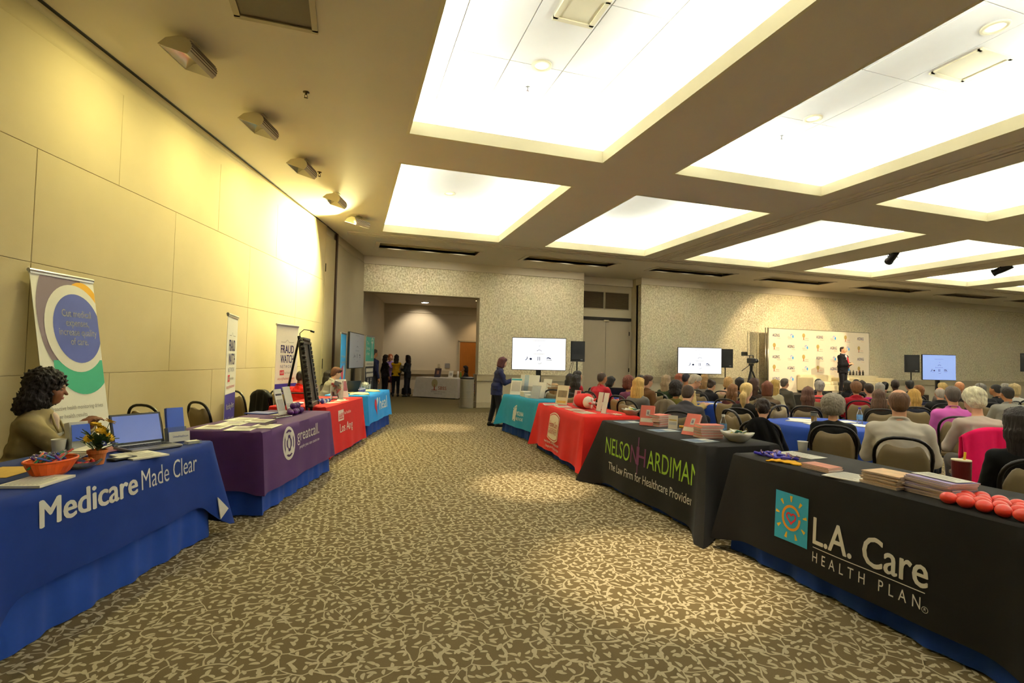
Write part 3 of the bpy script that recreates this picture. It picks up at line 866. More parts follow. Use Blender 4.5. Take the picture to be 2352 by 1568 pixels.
def armsp(K, inf, sleeve=None):
    f, bk = K['f'], .7+.3*K['bk']; L = []
    for s in (-1, 1):
        a, e, h = K['arms'][s]
        r0, r1, r2 = ((.046, .038, .027) if f else (.056, .045, .031))
        r0 *= bk; r1 *= bk
        if sleeve is None or sleeve >= 1.:
            L.append(cap(a, e, r0+inf, r1+inf, k=.02))
            d = h-e; end = h if sleeve is None else e+d*.96
            L.append(cap(e, end, r1+inf, r2+inf*1.1, k=.02, flat=sleeve is not None))
        elif sleeve > .55:
            L.append(cap(a, e, r0+inf, r1+inf, k=.02)); d = h-e
            L.append(cap(e, e+d*(sleeve-.5)*1.9, r1+inf, r1*.8+inf*1.1, k=.02, flat=True))
        else:
            L.append(cap(a, a+(e-a)*sleeve*1.7, r0+inf, r0*.92+inf*1.7, k=.035, flat=True))
    return L
def handsp(K, fine):
    L = []
    for s in (-1, 1):
        a, e, h = K['arms'][s]
        d = _n(h-e)
        # palm frame: d along the fingers, q across, n out of the back of the hand
        q = _n(np.cross(d, _v(0, 0, 1)) + 1e-6)*s
        n = _n(np.cross(q, d))*s
        if n[2] < 0: n = -n
        pc = h+d*.045
        L.append(cap(h-d*.01, pc+q*.012, .025, .026, k=.02)); L.append(cap(h, pc-q*.016, .022, .025, k=.02))
        for i, (o, ln) in enumerate(((.030, .058), (.011, .068), (-.010, .064), (-.029, .050))):
            b0 = h+d*.078+q*o*-1; b1 = b0+d*ln*.5-n*.012; b2 = b1+d*ln*.34-n*.030
            r = .0092 if fine else .011
            L.append(cap(b0-d*.02, b1, r, r*.95, k=.006)); L.append(cap(b1, b2, r*.95, r*.85, k=.004))
        t0 = h+d*.02-q*.028; t1 = t0-q*.026+d*.028-n*.008; t2 = t1+d*.030-n*.010
        L.append(cap(t0, t1, .0125, .0115, k=.01)); L.append(cap(t1, t2, .011, .0095, k=.004))
    return L
def headp(K):
    c, R = K['hc'], K['Rh']
    p = lambda x, y, z: c+R@_v(x, y, z)
    L = [cap(K['nb']-K['up']*.05, c+R@_v(0, -.03, -.05), .056 if not K['f'] else .047, .052 if not K['f'] else .043, k=.03),
         ell(p(0, -.014, .028), (.075, .095, .088), R, k=.03), ell(p(0, .028, -.03), (.061, .064, .082), R, k=.04),
         ell(p(0, .058, -.088), (.032, .03, .026), R, k=.03), ell(p(0, .075, .022), (.05, .018, .014), R, k=.02),
         cap(p(0, .086, .008), p(0, .113, -.030), .008, .0125, k=.012), ell(p(0, .092, -.062), (.022, .010, .010), R, k=.008)]
    for s in (-1, 1):
        L.append(ell(p(s*.078, -.008, -.008), (.010, .020, .031), R @ ROT(0, 0, s*.35), k=.008))
        L.append(ell(p(s*.036, .066, -.035), (.026, .02, .024), R, k=.03))
        L.append(ell(p(s*.033, .098, .002), (.017, .014, .011), R, k=.01, op='s'))
    return L
def legsp(K, inf, cut=None):
    L = []
    for s in (-1, 1):
        a, b, c, d = K['legs'][s]; bk = .6+.4*K['bk']
        L.append(cap(a, b, .083*bk+inf, .058+inf, k=.03))
        L.append(cap(b, c if cut is None else b+(c-b)*cut, .056+inf, (.036 if cut is None else .040)+inf*1.2, k=.02, flat=cut is not None))
    return L
def feetp(K, inf):
    L = []
    for s in (-1, 1):
        a, b, c, d = K['legs'][s]; dr = _n(d-c*_v(1, 1, 0)-_v(0, 0, d[2]))
        heel = _v(c[0], c[1]-.02, .04)
        L.append(cap(c, heel, .036+inf, .034+inf, k=.02)); L.append(cap(heel, _v(d[0], d[1], .033), .034+inf, .030+inf, k=.02))
    return L
_PC = {}
SKIN0 = skinm('skin', '#c99a78')
def person_meshes(P):
    key = repr(sorted(P.items(), key=lambda q: q[0]))
    if key in _PC: return _PC[key]
    K = build_pose(P); h = P['h']; fine = h < .011
    out = dict(K=K)
    out['body'] = soft_mesh('body', torso(K, -.004, P)+armsp(K, 0)+handsp(K, fine)+headp(K)+legsp(K, 0)+feetp(K, 0), h, SKIN0, relax=1)
    jac = P['top'] == 'jacket'
    inf = .022 if jac else .013
    T = torso(K, inf, P)+armsp(K, inf*.95, P['sleeve'])
    Rn = K['R'] @ ROT(-.25, 0, 0)
    if P['collar']:
        T.append(tor(K['nb']+K['up']*.012, Rn, .066 if not K['f'] else .060, .066 if not K['f'] else .06, .017 if jac else .013, k=.02))
        if jac: T.append(tor(K['nb']-K['up']*.005, Rn, .078, .075, .02, k=.03))
    if jac or P['top'] == 'long':
        if K['sit']: T.append(cone(K['pel'], np.eye(3), -.07, .1, .185*K['bk'], .165*K['bk'], .74, k=.04, flat=True))
        else: T.append(cone(K['pel'], np.eye(3), -.17, .1, .182*K['bk'], .152*K['bk'], .72, k=.04, flat=True))
    else:
        if K['sit']: T.append(cone(K['pel'], ROT(-math.radians(P['lean']*.4), 0, 0), -.05, .1, .158*K['bk'], .150*K['bk'], .74, k=.04, flat=True))
        else: T.append(cone(K['pel'], np.eye(3), -.11, .1, .178*K['bk'], .158*K['bk'], .74, k=.03, flat=True))
    bk = K['bk']
    def fold(X, Y, Z):
        return .0028*np.sin(Z*34+X*19+3*np.sin(Y*11+X*7))*np.sin(X*23-Z*9+1)+.0016*np.sin(Z*80+Y*31+4*np.sin(X*15))
    out['top'] = soft_mesh('shirt', T, h, SKIN0, noise=fold, relax=1)
    if P['bottom'] == 'skirt':
        B = [cone(K['pel'], np.eye(3), -.42, .07, .165, .150*bk, .75, k=.03, flat=True)]
    else:
        B = legsp(K, .014, .95)+[cone(K['pel'], np.eye(3), -.05, .07, .165*bk, .155*bk, .72, k=.05)]
    out['bottom'] = soft_mesh('trousers', B, h*1.15, SKIN0, relax=1)
    fp = feetp(K, .008); out['shoes'] = [soft_mesh('shoe', fp[:2], h, SKIN0, relax=1), soft_mesh('shoe', fp[2:], h, SKIN0, relax=1)]
    _PC[key] = out
    return out
# ---- hair, in the frame of the head (face towards +y)
def _curl(amp, fr):
    def f(X, Y, Z):
        return amp*(np.sin(X*fr+2*np.sin(Z*fr*.4))*np.sin(Y*fr*1.1+1.5*np.sin(X*fr*.5))*np.sin(Z*fr*.9+2*np.sin(Y*fr*.45)))
    return f
def _strand(amp, fr):
    def f(X, Y, Z):
        a = np.arctan2(X, Y+.05)
        return amp*np.sin(a*fr+2.*np.sin(Z*14))*np.sin(a*fr*.37+1+Z*4)
    return f
def hair_prims(st):
    I = np.eye(3)
    scalp = [ell((0, -.024, .040), (.086, .100, .090), k=.02), ell((0, -.062, -.03), (.066, .056, .062), k=.03)]
    face = ell((0, .105, -.045), (.066, .060, .105), k=.02, op='s')
    if st == 'short': return scalp+[ell((0, .03, .085), (.065, .055, .045), k=.03), face], _strand(.003, 40)
    if st == 'buzz': return [ell((0, -.022, .036), (.081, .100, .088), k=.02), ell((0, -.06, -.02), (.066, .056, .06), k=.03), face], _strand(.001, 50)
    if st == 'ring': return [ell((0, -.026, .026), (.084, .098, .078), k=.02), ell((0, -.062, -.03), (.068, .056, .064), k=.03), ell((0, .03, .118), (.064, .105, .062), k=.02, op='s'), face], _strand(.003, 40)
    if st == 'thin': return [ell((0, -.026, .033), (.084, .099, .088), k=.02), ell((0, -.062, -.03), (.068, .056, .064), k=.03), ell((0, -.035, .150), (.045, .05, .05), k=.02, op='s'), face], _strand(.003, 46)
    if st == 'side': return scalp+[ell((.02, .045, .082), (.06, .055, .045), k=.03), ell((0, -.01, .09), (.082, .09, .05), k=.03), face], _strand(.005, 30)
    if st == 'puff': return [ell((0, -.028, .04), (.098, .112, .100), k=.02), ell((0, -.066, -.04), (.078, .064, .066), k=.03), ell((0, .04, .088), (.07, .055, .04), k=.03), face], lambda X, Y, Z: _curl(.006, 75)(X, Y, Z)+_strand(.003, 30)(X, Y, Z)
    if st == 'bob': return scalp+[cone((0, -.02, 0), I, -.115, .06, .094, .09, 1.02, k=.03), ell((0, .115, -.06), (.064, .075, .13), k=.02, op='s'), ell((0, .04, .085), (.07, .05, .04), k=.03)], _strand(.006, 30)
    if st == 'curlbob': return [ell((0, -.03, .03), (.108, .115, .108), k=.03), ell((0, -.05, -.07), (.112, .085, .075), k=.04), ell((0, .12, -.05), (.066, .075, .12), k=.02, op='s')], _curl(.012, 95)
    if st == 'greycurl': return [ell((0, -.03, .03), (.122, .124, .112), k=.03), ell((0, -.05, -.055), (.115, .085, .065), k=.04), ell((0, .125, -.05), (.066, .075, .12), k=.02, op='s')], _curl(.010, 120)
    if st == 'afro': return [ell((0, -.03, .045), (.125, .125, .105), k=.03), ell((0, -.05, -.09), (.150, .105, .10), k=.05), ell((-.03, -.09, -.16), (.13, .08, .08), k=.05), ell((0, .135, -.07), (.062, .085, .125), k=.02, op='s')], lambda X, Y, Z: _curl(.016, 85)(X, Y, Z)+_curl(.008, 170)(X, Y, Z)
    if st == 'long': return scalp+[cone((0, -.03, 0), I, -.10, .06, .098, .088, .98, k=.03), cone((0, -.07, 0), I, -.34, -.05, .088, .096, .52, k=.04), ell((0, .115, -.06), (.064, .075, .15), k=.02, op='s'), ell((0, .035, .085), (.07, .05, .04), k=.03)], _strand(.006, 34)
    if st == 'mid': return scalp+[cone((0, -.03, 0), I, -.16, .06, .104, .088, .9, k=.03), cone((0, -.06, 0), I, -.22, -.05, .105, .10, .6, k=.04), ell((0, .115, -.06), (.064, .075, .15), k=.02, op='s'), ell((0, .035, .085), (.07, .05, .04), k=.03)], _strand(.007, 32)
    if st == 'wave': return scalp+[cone((0, -.03, 0), I, -.13, .05, .112, .088, .95, k=.03), cone((0, -.07, 0), I, -.3, -.05, .110, .105, .55, k=.04), ell((0, .115, -.06), (.064, .075, .15), k=.02, op='s'), ell((0, .035, .085), (.07, .05, .04), k=.03)], _curl(.012, 45)
    if st == 'pony': return scalp+[ell((0, .03, .085), (.066, .055, .04), k=.03), cap((0, -.115, -.005), (0, -.155, -.07), .026, .048, k=.02), cap((0, -.155, -.07), (.0, -.150, -.16), .048, .038, k=.02), cap((0, -.15, -.16), (.0, -.145, -.25), .038, .010, k=.02), face], _strand(.005, 34)
    if st == 'updo': return scalp+[ell((0, .03, .085), (.066, .055, .04), k=.03), ell((0, -.10, .05), (.075, .055, .055), k=.03), ell((0, -.115, -.02), (.05, .045, .05), k=.03), face], _curl(.014, 62)
    if st == 'bun': return scalp+[ell((0, .03, .085), (.066, .055, .04), k=.03), ell((0, -.11, .07), (.05, .045, .045), k=.02), face], _strand(.004, 34)
    return scalp+[face], _strand(.003, 40)
_HC = {}
def hair_mesh(st, h):
    if (st, h) not in _HC:
        p, nz = hair_prims(st); _HC[(st, h)] = soft_mesh('hair', p, h, SKIN0, noise=nz, relax=1)
    return _HC[(st, h)]
def put(name, me, parent, mat):
    o = link(name, me, parent)
    o.material_slots[0].link = 'OBJECT'; o.material_slots[0].material = mat
    return o
EYEW = M('eye white', '#d8d2c8', rough=.25, var=.01); EYED = M('dark iris', '#17100c', rough=.2, var=.02)
LIPM = M('lip', '#8a4a40', rough=.45, var=.05)
def person(label, loc, rz, P, skin, top, bottom, hair=None, hairmat=None, shoe=None, scale=1., group=None, face=False, topname='shirt', glasses=False, hh=None):
    Q = dict(DEFP); Q.update(P)
    G = person_meshes(Q); K = G['K']
    t = thing('person', label, 'person', loc, rz, group)
    t.scale = (scale, scale, scale)
    bo = put('body', G['body'], t, skin)
    put(topname, G['top'], t, top)
    put('trousers' if Q['bottom'] == 'trousers' else 'skirt', G['bottom'], t, bottom)
    for q_ in G['shoes']: put('shoe', q_, t, shoe or BLK)
    HM = Matrix([list(map(float, K['Rh'][i]))+[float(K['hc'][i])] for i in range(3)]+[[0, 0, 0, 1]])
    if hair:
        o = put('hair', hair_mesh(hair, hh or max(.008, Q['h']*.8)), t, hairmat)
        o.matrix_basis = HM
    if face:
        for s in (-1, 1):
            b = MB(); b.mat(0).ball((s*.033, .0795, .002), .0125, 10, 8); b.mat(1).ball((s*.032, .0870, .001), .0066, 8, 6)
            o = b.build('eye', [EYEW, EYED], bo, smooth=True); o.matrix_basis = HM
            b = MB(); b.ball((s*.033, .0795, .0045), .0142, 12, 6, (1, 1, .72)); o = b.build('eyelid', skin, bo, smooth=True); o.matrix_basis = HM
        b = MB(); b.tube([(-.022, .090, -.062), (-.008, .1005, -.060), (.008, .1005, -.060), (.022, .090, -.062)], [.002, .0045, .0045, .002], 6); b.tube([(-.02, .090, -.067), (0, .100, -.069), (.02, .090, -.067)], [.002, .005, .002], 6)
        o = b.build('lips', LIPM, bo, smooth=True); o.matrix_basis = HM
        for s in (-1, 1):
            b = MB(); b.tube([(s*.016, .093, .021), (s*.034, .092, .026), (s*.052, .080, .020)], [.002, .003, .0015], 6)
            o = b.build('eyebrow', hairmat or EYED, bo, smooth=True); o.matrix_basis = HM
    if glasses:
        b = MB()
        for s in (-1, 1):
            b.tube([(s*.035+.024*math.cos(a*PI/6), .104, .0+.018*math.sin(a*PI/6)) for a in range(12)], .002, 5, closed=True)
            b.tube([(s*.058, .102, .004), (s*.078, .06, .006), (s*.081, -.005, .008)], .0022, 5)
        b.tube([(-.012, .107, .003), (0, .112, .005), (.012, .107, .003)], .002, 5)
        o = b.build('glasses', BLK, t); o.matrix_basis = HM
    return t, K, HM
AUD = [
    (4.44, 9.7, -1.48, 0.924, 'M', 'shirt', '#9c1c28', 'short', '#1d1512', 'b', 'man with dark hair and red shirt, in profile left of the tall speaker pole'),
    (3.9, 8.49, -0.87, 0.91, 'F', 'shirt', '#171515', 'long', '#15100e', 'b', 'woman with long black hair and hair clip, black top, behind teal table'),
    (4.65, 10.46, -0.94, 0.884, 'F', 'shirt', '#2a2020', 'mid', '#1a1210', 'b', 'woman half hidden behind the man in profile, only dark hair showing'),
    (4.57, 8.89, -1.29, 0.931, 'MB', 'shirt', '#9c1c28', 'thin', '#3a2a20', 'b', 'broad man in red shirt with thinning hair, facing the double doors'),
    (5.34, 10.2, -1.55, 0.883, 'FD', 'shirt', '#2c2730', 'bob', '#15100e', 'b', 'dark bobbed woman bending over a laptop beside the man in red'),
    (4.59, 7.86, -1.25, 0.921, 'F', 'shirt', '#5a2a45', 'curlbob', '#5a2a1c', 'a', 'woman with reddish curly hair just behind the blonde in grey blazer'),
    (6.01, 9.83, -1.36, 0.872, 'M', 'shirt', '#33312f', 'short', '#1d1512', 'a', 'man with dark hair peeking out above the blonde woman'),
    (5.27, 8.39, -1.44, 0.895, 'M', 'jacket', '#5a3d22', 'side', '#3d2415', 'a', 'man in brown jacket looking up to the right, beside the blonde'),
    (4.21, 6.93, -1.17, 0.917, 'F', 'jacket', '#63605a', 'mid', '#c9a45a', 'a', 'blonde woman in a grey blazer seen from behind'),
    (5.97, 8.79, -1.2, 0.917, 'F', 'shirt', '#24331f', 'long', '#8a7458', 'a', 'woman with long grey-brown hair in a dark green top'),
    (7.31, 10.26, -1.35, 0.916, 'F', 'shirt', '#3a2a28', 'mid', '#7a3a22', 'a', 'auburn woman sitting in front of the middle screen'),
    (6.97, 9.53, -1.51, 0.936, 'F', 'shirt', '#b02030', 'buzz', '#1a1420', 'b', 'woman with cropped black hair and red top below the middle screen'),
    (5.55, 7.72, -1.96, 0.968, 'MD', 'jacket', '#a8925f', 'short', '#b5aa98', 'a', 'grey haired man with glasses and tan jacket, writing in profile'),
    (7.48, 9.57, -1.28, 0.919, 'F', 'shirt', '#6a645c', 'mid', '#8a6a40', 'a', 'light brown haired woman behind the man in the tan jacket'),
    (4.64, 6.58, -1.13, 0.901, 'F', 'shirt', '#5a5420', 'curlbob', '#1a1210', 'b', 'woman with black curly hair in an olive hoodie'),
    (3.89, 5.35, -0.88, 0.904, 'MD', 'jacket', '#3d3a3d', 'thin', '#3a2a1e', 'a', 'man in charcoal jacket bent forward behind the law firm table'),
    (6.79, 8.61, -1.22, 0.884, 'FD', 'jacket', '#161416', 'bun', '#2a1a12', 'a', 'woman in black jacket with hair in a bun, bending forward'),
    (7.85, 9.24, -1.16, 0.888, 'F', 'shirt', '#d0a890', 'curlbob', '#b08a55', 'a', 'woman with curly blonde hair and pale pink top near the tripod'),
    (7.5, 8.51, -1.12, 0.899, 'F', 'shirt', '#2a2424', 'bob', '#1a1210', 'b', 'black haired woman left of the camera tripod'),
    (6.09, 7.07, -1.11, 0.846, 'F', 'shirt', '#3d1418', 'long', '#6a4526', 'a', 'woman with long two-tone brown hair in a maroon top'),
    (5.05, 5.61, -1.04, 0.909, 'F', 'shirt', '#15130f', 'pony', '#cdb070', 'a', 'woman with a blonde ponytail and black top'),
    (7.1, 7.69, -1.07, 0.913, 'F', 'shirt', '#2a1e18', 'long', '#3a2015', 'a', 'woman with long dark brown hair under the camera tripod'),
    (6.33, 6.56, -0.85, 0.898, 'F', 'jacket', '#5a4a38', 'bob', '#5a2c18', 'a', 'woman with auburn bob, glasses and a brown jacket'),
    (7.78, 7.91, -1.48, 0.887, 'F', 'jacket', '#d8ceaa', 'mid', '#b08f4a', 'a', 'blonde woman in a cream jacket'),
    (8.99, 8.88, -1.41, 0.868, 'M', 'jacket', '#4a4438', 'short', '#4a4038', 'a', 'man in grey-brown suit seated before the logo backdrop'),
    (6.35, 5.82, -0.91, 0.866, 'F', 'shirt', '#2a201a', 'long', '#4a2a1c', 'a', 'woman with very long straight brown hair in the middle of the audience'),
    (10.23, 9.1, -0.94, 0.863, 'M', 'shirt', '#2a2826', 'short', '#15100e', 'a', 'dark head just above the white haired woman in coral'),
    (8.34, 7.39, -0.88, 0.894, 'F', 'shirt', '#c8494a', 'puff', '#a8a098', 'a', 'woman with white hair in a coral top'),
    (4.61, 3.93, -0.85, 0.882, 'FB', 'shirt', '#100f0d', 'greycurl', '#857c6c', 'a', 'woman with thick grey curls and a wide black top'),
    (4.14, 4.36, -0.82, 0.842, 'FD', 'shirt', '#15161f', 'updo', '#2a1c14', 'a', 'woman in navy with dark hair pinned up, bent forward'),
    (10.9, 8.88, -0.19, 0.862, 'F', 'jacket', '#1c1a1c', 'bob', '#15100e', 'a', 'black haired woman sitting just below the speaker on stage'),
    (11.81, 9.43, -0.83, 0.857, 'M', 'shirt', '#222022', 'short', '#17110e', 'a', 'dark haired man in the front row by the ivory sofa'),
    (11.38, 8.95, -0.89, 0.864, 'F', 'shirt', '#2c2826', 'bob', '#2a1a12', 'a', 'brown bobbed woman in the front row by the ivory sofa'),
    (8.43, 6.73, -0.72, 0.905, 'F', 'jacket', '#8a1220', 'puff', '#6a4426', 'a', 'woman with auburn hair in a crimson jacket'),
    (9.33, 7.18, -0.48, 0.871, 'F', 'shirt', '#a01a72', 'short', '#2a1a14', 'a', 'woman with short dark hair in a magenta top'),
    (9.91, 7.42, -0.74, 0.872, 'F', 'shirt', '#b5a48a', 'bob', '#9a9288', 'a', 'woman with smooth grey bob beside the magenta top'),
    (11.59, 8.56, -0.76, 0.84, 'M', 'shirt', '#2a2826', 'short', '#17110e', 'a', 'dark haired man hidden behind the grey bob'),
    (10.69, 7.68, -0.77, 0.901, 'M', 'shirt', '#6a5e48', 'buzz', '#2a1a12', 'd', 'man with shaved dark head in a taupe shirt'),
    (11.71, 8.09, -0.6, 0.875, 'M', 'shirt', '#2c2a2c', 'side', '#1a1412', 'a', 'man with swept black hair left of the right-hand screen'),
    (9.9, 6.69, -0.76, 0.863, 'F', 'shirt', '#26263c', 'puff', '#7a4a1e', 'a', 'woman with ginger hair in a navy patterned top'),
    (7.14, 5.36, -0.81, 0.861, 'F', 'shirt', '#1a1712', 'mid', '#4a3220', 'a', 'woman with straight brown hair and black top beside the white shirt'),
    (4.46, 3.17, -0.88, 0.937, 'MB', 'shirt', '#c8c0b2', 'ring', '#5a3d26', 'a', 'large balding man in a white shirt, nearest the L.A. Care table'),
    (8.14, 5.57, -0.87, 0.859, 'F', 'jacket', '#232430', 'long', '#b58f48', 'a', 'woman with long golden hair in a dark navy jacket'),
    (12.29, 7.81, -0.62, 0.872, 'F', 'shirt', '#5a5048', 'puff', '#c0a060', 'a', 'woman with pale blonde hair under the right-hand screen'),
    (9.49, 6.07, -0.74, 0.845, 'M', 'jacket', '#171616', 'ring', '#b8aca0', 'c', 'bald man with white fringe in a black jacket'),
    (11.73, 7.14, -0.63, 0.9, 'M', 'shirt', '#4a3e36', 'ring', '#b87a50', 'c', 'bald ginger man right of the right-hand screen'),
    (7.12, 4.41, -0.82, 0.911, 'M', 'shirt', '#a84f96', 'short', '#4a4038', 'a', 'man in an orchid pink shirt with dark grey hair'),
    (5.83, 3.35, -0.72, 0.981, 'FD', 'shirt', '#a89b90', 'puff', '#d8cdb0', 'a', 'woman with short white hair in a beige sweater, head bowed'),
    (10.73, 6.19, -0.61, 0.895, 'M', 'jacket', '#1a191a', 'short', '#6a645c', 'a', 'grey haired man in black behind the white haired woman'),
    (11.86, 6.57, -0.01, 0.875, 'M', 'shirt', '#161517', 'buzz', '#1a1412', 'b', 'bearded young man in black turned to the left'),
    (9.71, 5.23, -0.55, 0.886, 'MB', 'shirt', '#8a857a', 'short', '#2a221c', 'b', 'broad man in a grey shirt with cropped dark hair'),
    (13.6, 7.38, -0.43, 0.869, 'M', 'shirt', '#5a5650', 'short', '#8a847a', 'a', 'grey haired man far right behind the grey shirt'),
    (12.81, 6.8, -0.35, 0.898, 'F', 'shirt', '#c8c4ba', 'bob', '#b09a6a', 'a', 'blonde woman in white at the far right'),
    (4.31, 2.26, -0.76, 0.898, 'F', 'shirt', '#0e0d0c', 'long', '#1f1410', 'a', 'woman with long dark hair and black top at the right edge'),
]
# ------------------------------------------------------------------ banquet chair
TANF = cloth('tan chair vinyl', '#7d6c4c', rough=.55, var=.08, spec=.35)
CHF = M('dark chair frame', '#15120f', rough=.3, metal=.4, var=.1, spec=.5)
def _arch(hw, z0, zt, y0, y1, n=14):
    pts = [(-hw*.86, y0, z0)]
    for i in range(n+1):
        a = PI-PI*i/n
        x = hw*(abs(math.cos(a))**.75)*(1 if math.cos(a) >= 0 else -1)
        zz = zt-.17+.17*math.sin(a)**.8 if 0 < i < n else zt-.17
        pts.append((x, y0+(y1-y0)*(zz-z0)/(zt-z0), zz))
    pts.append((hw*.86, y0, z0))
    return pts
def make_chair():
    t = thing('banquet_chair', 'tan banquet chair', 'chair')
    ZT = .92
    b = MB(); b.box((0, .02, .435), (.42, .42, .075), bev=.025); b.build('seat', TANF, t, smooth=False)
    # padded back with the scooped top edge
    v = []; f = []; n = 16; rows_ = 9
    for sd in (0, 1):
        for r in range(rows_):
            for i in range(n+1):
                u = -1+2*i/n
                hw = .152+.030*min(1, r/4)-.03*max(0, (r-5)/3)**2
                top = .835+.022*min(1, abs(u)*1.6)**2-.05*(max(0, abs(u)-.70)/.30)**2
                z = .47+(top-.47)*r/(rows_-1)
                y = -.205-.10*(z-.45)/.45
                edge = min(1, (1-abs(u))/.14)*min(1, (rows_-1-r)/1.2+.05)*min(1, r/1.2+.05)
                th = .012+.024*math.sqrt(max(edge, 0))
                v.append((u*hw, y+(th if sd == 0 else -th), z))
    m = (n+1)*rows_
    for r in range(rows_-1):
        for i in range(n):
            a = r*(n+1)+i
            f.append((a+1, a, a+n+1, a+n+2)); f.append((m+a, m+a+1, m+a+n+2, m+a+n+1))
    rim = [i for i in range(n+1)]+[r*(n+1)+n for r in range(1, rows_)]+[(rows_-1)*(n+1)+i for i in range(n-1, -1, -1)]+[r*(n+1) for r in range(rows_-2, 0, -1)]
    for k in range(len(rim)):
        p, q = rim[k], rim[(k+1) % len(rim)]; f.append((p, q, m+q, m+p))
    b = MB(); b.add(v, f); b.build('backrest', TANF, t, smooth=True)
    b = MB(); b.tube(_arch(.197, .40, ZT, -.19, -.315), .0145, 8); b.build('back_frame', CHF, t, smooth=True)
    b = MB(); b.tube([(-.19, .21, .40), (.19, .21, .40), (.2, -.18, .40), (-.2, -.18, .40)], .012, 6, closed=True); b.build('seat_frame', CHF, t)
    for sx in (-1, 1):
        b = MB(); b.tube([(sx*.185, .205, .41), (sx*.2, .23, .2), (sx*.205, .245, 0)], [.013, .012, .011], 8); b.build('leg', CHF, t, smooth=True)
        b = MB(); b.tube([(sx*.185, -.19, .41), (sx*.2, -.235, .2), (sx*.205, -.29, 0)], [.013, .012, .011], 8); b.build('leg', CHF, t, smooth=True)
    return t
_chair0 = make_chair(); _used = [False]
def chair(x, y, rz, label, group='tan banquet chairs', sc=1.):
    if not _used[0]: o = _chair0; _used[0] = True
    else: o = copy_tree(_chair0)
    o.location = (x, y, 0); o.rotation_euler = (0, 0, rz); o['label'] = label; o['group'] = group
    o.scale = (sc, sc, sc)
    return o

# ------------------------------------------------------------------ exhibit tables, cloths
TH = .75
TTOP = M('table laminate', '#8a7a60', rough=.5, var=.05)
SKIRT = cloth('royal blue table skirt', '#1b3a86', var=.15)
class Cloth:
    """rectangular cloth over a table: local x along the front, front faces local -y"""
    def __init__(s, L, W, drop=(.6, .6, .6), flare=.05, cfl=.16, cext=.08, amp=.012, seed=1, z=TH+.004, slack=.0, wav=6.):
        s.L, s.W, s.z = L, W, z; s.drop = drop; s.flare = flare; s.cfl = cfl; s.cext = cext; s.amp = amp; s.wav = wav
        r = random.Random(seed); s.ph = [r.uniform(0, 6.28) for _ in range(8)]; s.slack = slack
        s.loc = None
    def off(s, side, u, v):
        # outward distance of the hanging cloth, u along the edge in metres, v down
        p = s.ph
        k = v/max(.3, s.drop[0])
        a = s.amp*k**1.3*(math.sin(u*s.wav+p[side])+.6*math.sin(u*s.wav*2.3+p[side+4]))
        return .004+.012*(1-math.exp(-v/.03))+s.flare*v+a+s.amp*k*.6
    def front(s, u, zz, lift=.003):
        v = s.z-zz
        return Vector((u, -s.W/2-s.off(0, u, v)-lift, zz))
    def mesh(s, name, mat, nv=12):
        L, W = s.L/2, s.W/2
        per = []                                     # (edge, along, x, y, nx, ny, corner weight, drop)
        def seg(side, p0, p1, nrm, dp, n):
            for i in range(n):
                t = i/n; ln = math.hypot(p1[0]-p0[0], p1[1]-p0[1]); a = t*ln
                x = p0[0]+(p1[0]-p0[0])*t; y = p0[1]+(p1[1]-p0[1])*t
                dc = min(a, ln-a); w_ = math.exp(-(dc/.10)**2)
                cxs = (math.copysign(1, x)*w_*.72, math.copysign(1, y)*w_*.72)
                per.append((side, x if side in (0, 2) else y, x, y, nrm[0], nrm[1], w_, cxs, dp))
        nl = max(24, int(s.L/.035)); nw = max(14, int(s.W/.04))
        seg(0, (-L, -W), (L, -W), (0, -1), s.drop[0], nl); seg(1, (L, -W), (L, W), (1, 0), s.drop[1], nw)
        seg(2, (L, W), (-L, W), (0, 1), s.drop[2], nl); seg(3, (-L, W), (-L, -W), (-1, 0), s.drop[1], nw)
        n = len(per); v = []; f = []
        for (side, al, x, y, nx, ny, w_, cx, dp) in per:
            v.append((x-nx*.012-cx[0]*.006, y-ny*.012-cx[1]*.006, s.z))
        for j in range(1, nv+1):
            for i, (side, al, x, y, nx, ny, w_, cx, dp) in enumerate(per):
                # neighbouring drops are blended across the corner
                d = dp*(1-w_)+w_*max(s.drop[0], s.drop[1])+s.cext*w_
                d = min(d, s.z-.004)
                vv = d*(j/nv)**1.15
                if j == 1: vv = min(vv, .012)
                o = s.off(side, al, vv); c = s.cfl*w_*(vv/max(d, .1))**1.1
                if side == 0 or True:
                    v.append((x+nx*o*(1-w_*.4)+cx[0]*c, y+ny*o*(1-w_*.4)+cx[1]*c, s.z-vv))
        f.append(tuple(range(n)))
        for j in range(nv):
            for i in range(n):
                k = (i+1) % n; f.append((j*n+k, j*n+i, (j+1)*n+i, (j+1)*n+k))
        me = setmesh(name, v, f, mat, smooth=True)
        try: me.set_sharp_from_angle(angle=math.radians(50))
        except Exception: pass
        return me
def on_cloth(c, parent, name, mat, geo, x, z, lift=.003, sub=0):
    """flat outline geometry printed on the front of a cloth"""
    v, f = geo
    pts = [c.front(x+p[0], z+p[1], lift) for p in v]
    me = setmesh(name, pts, f, mat)
    return link(name, me, parent)
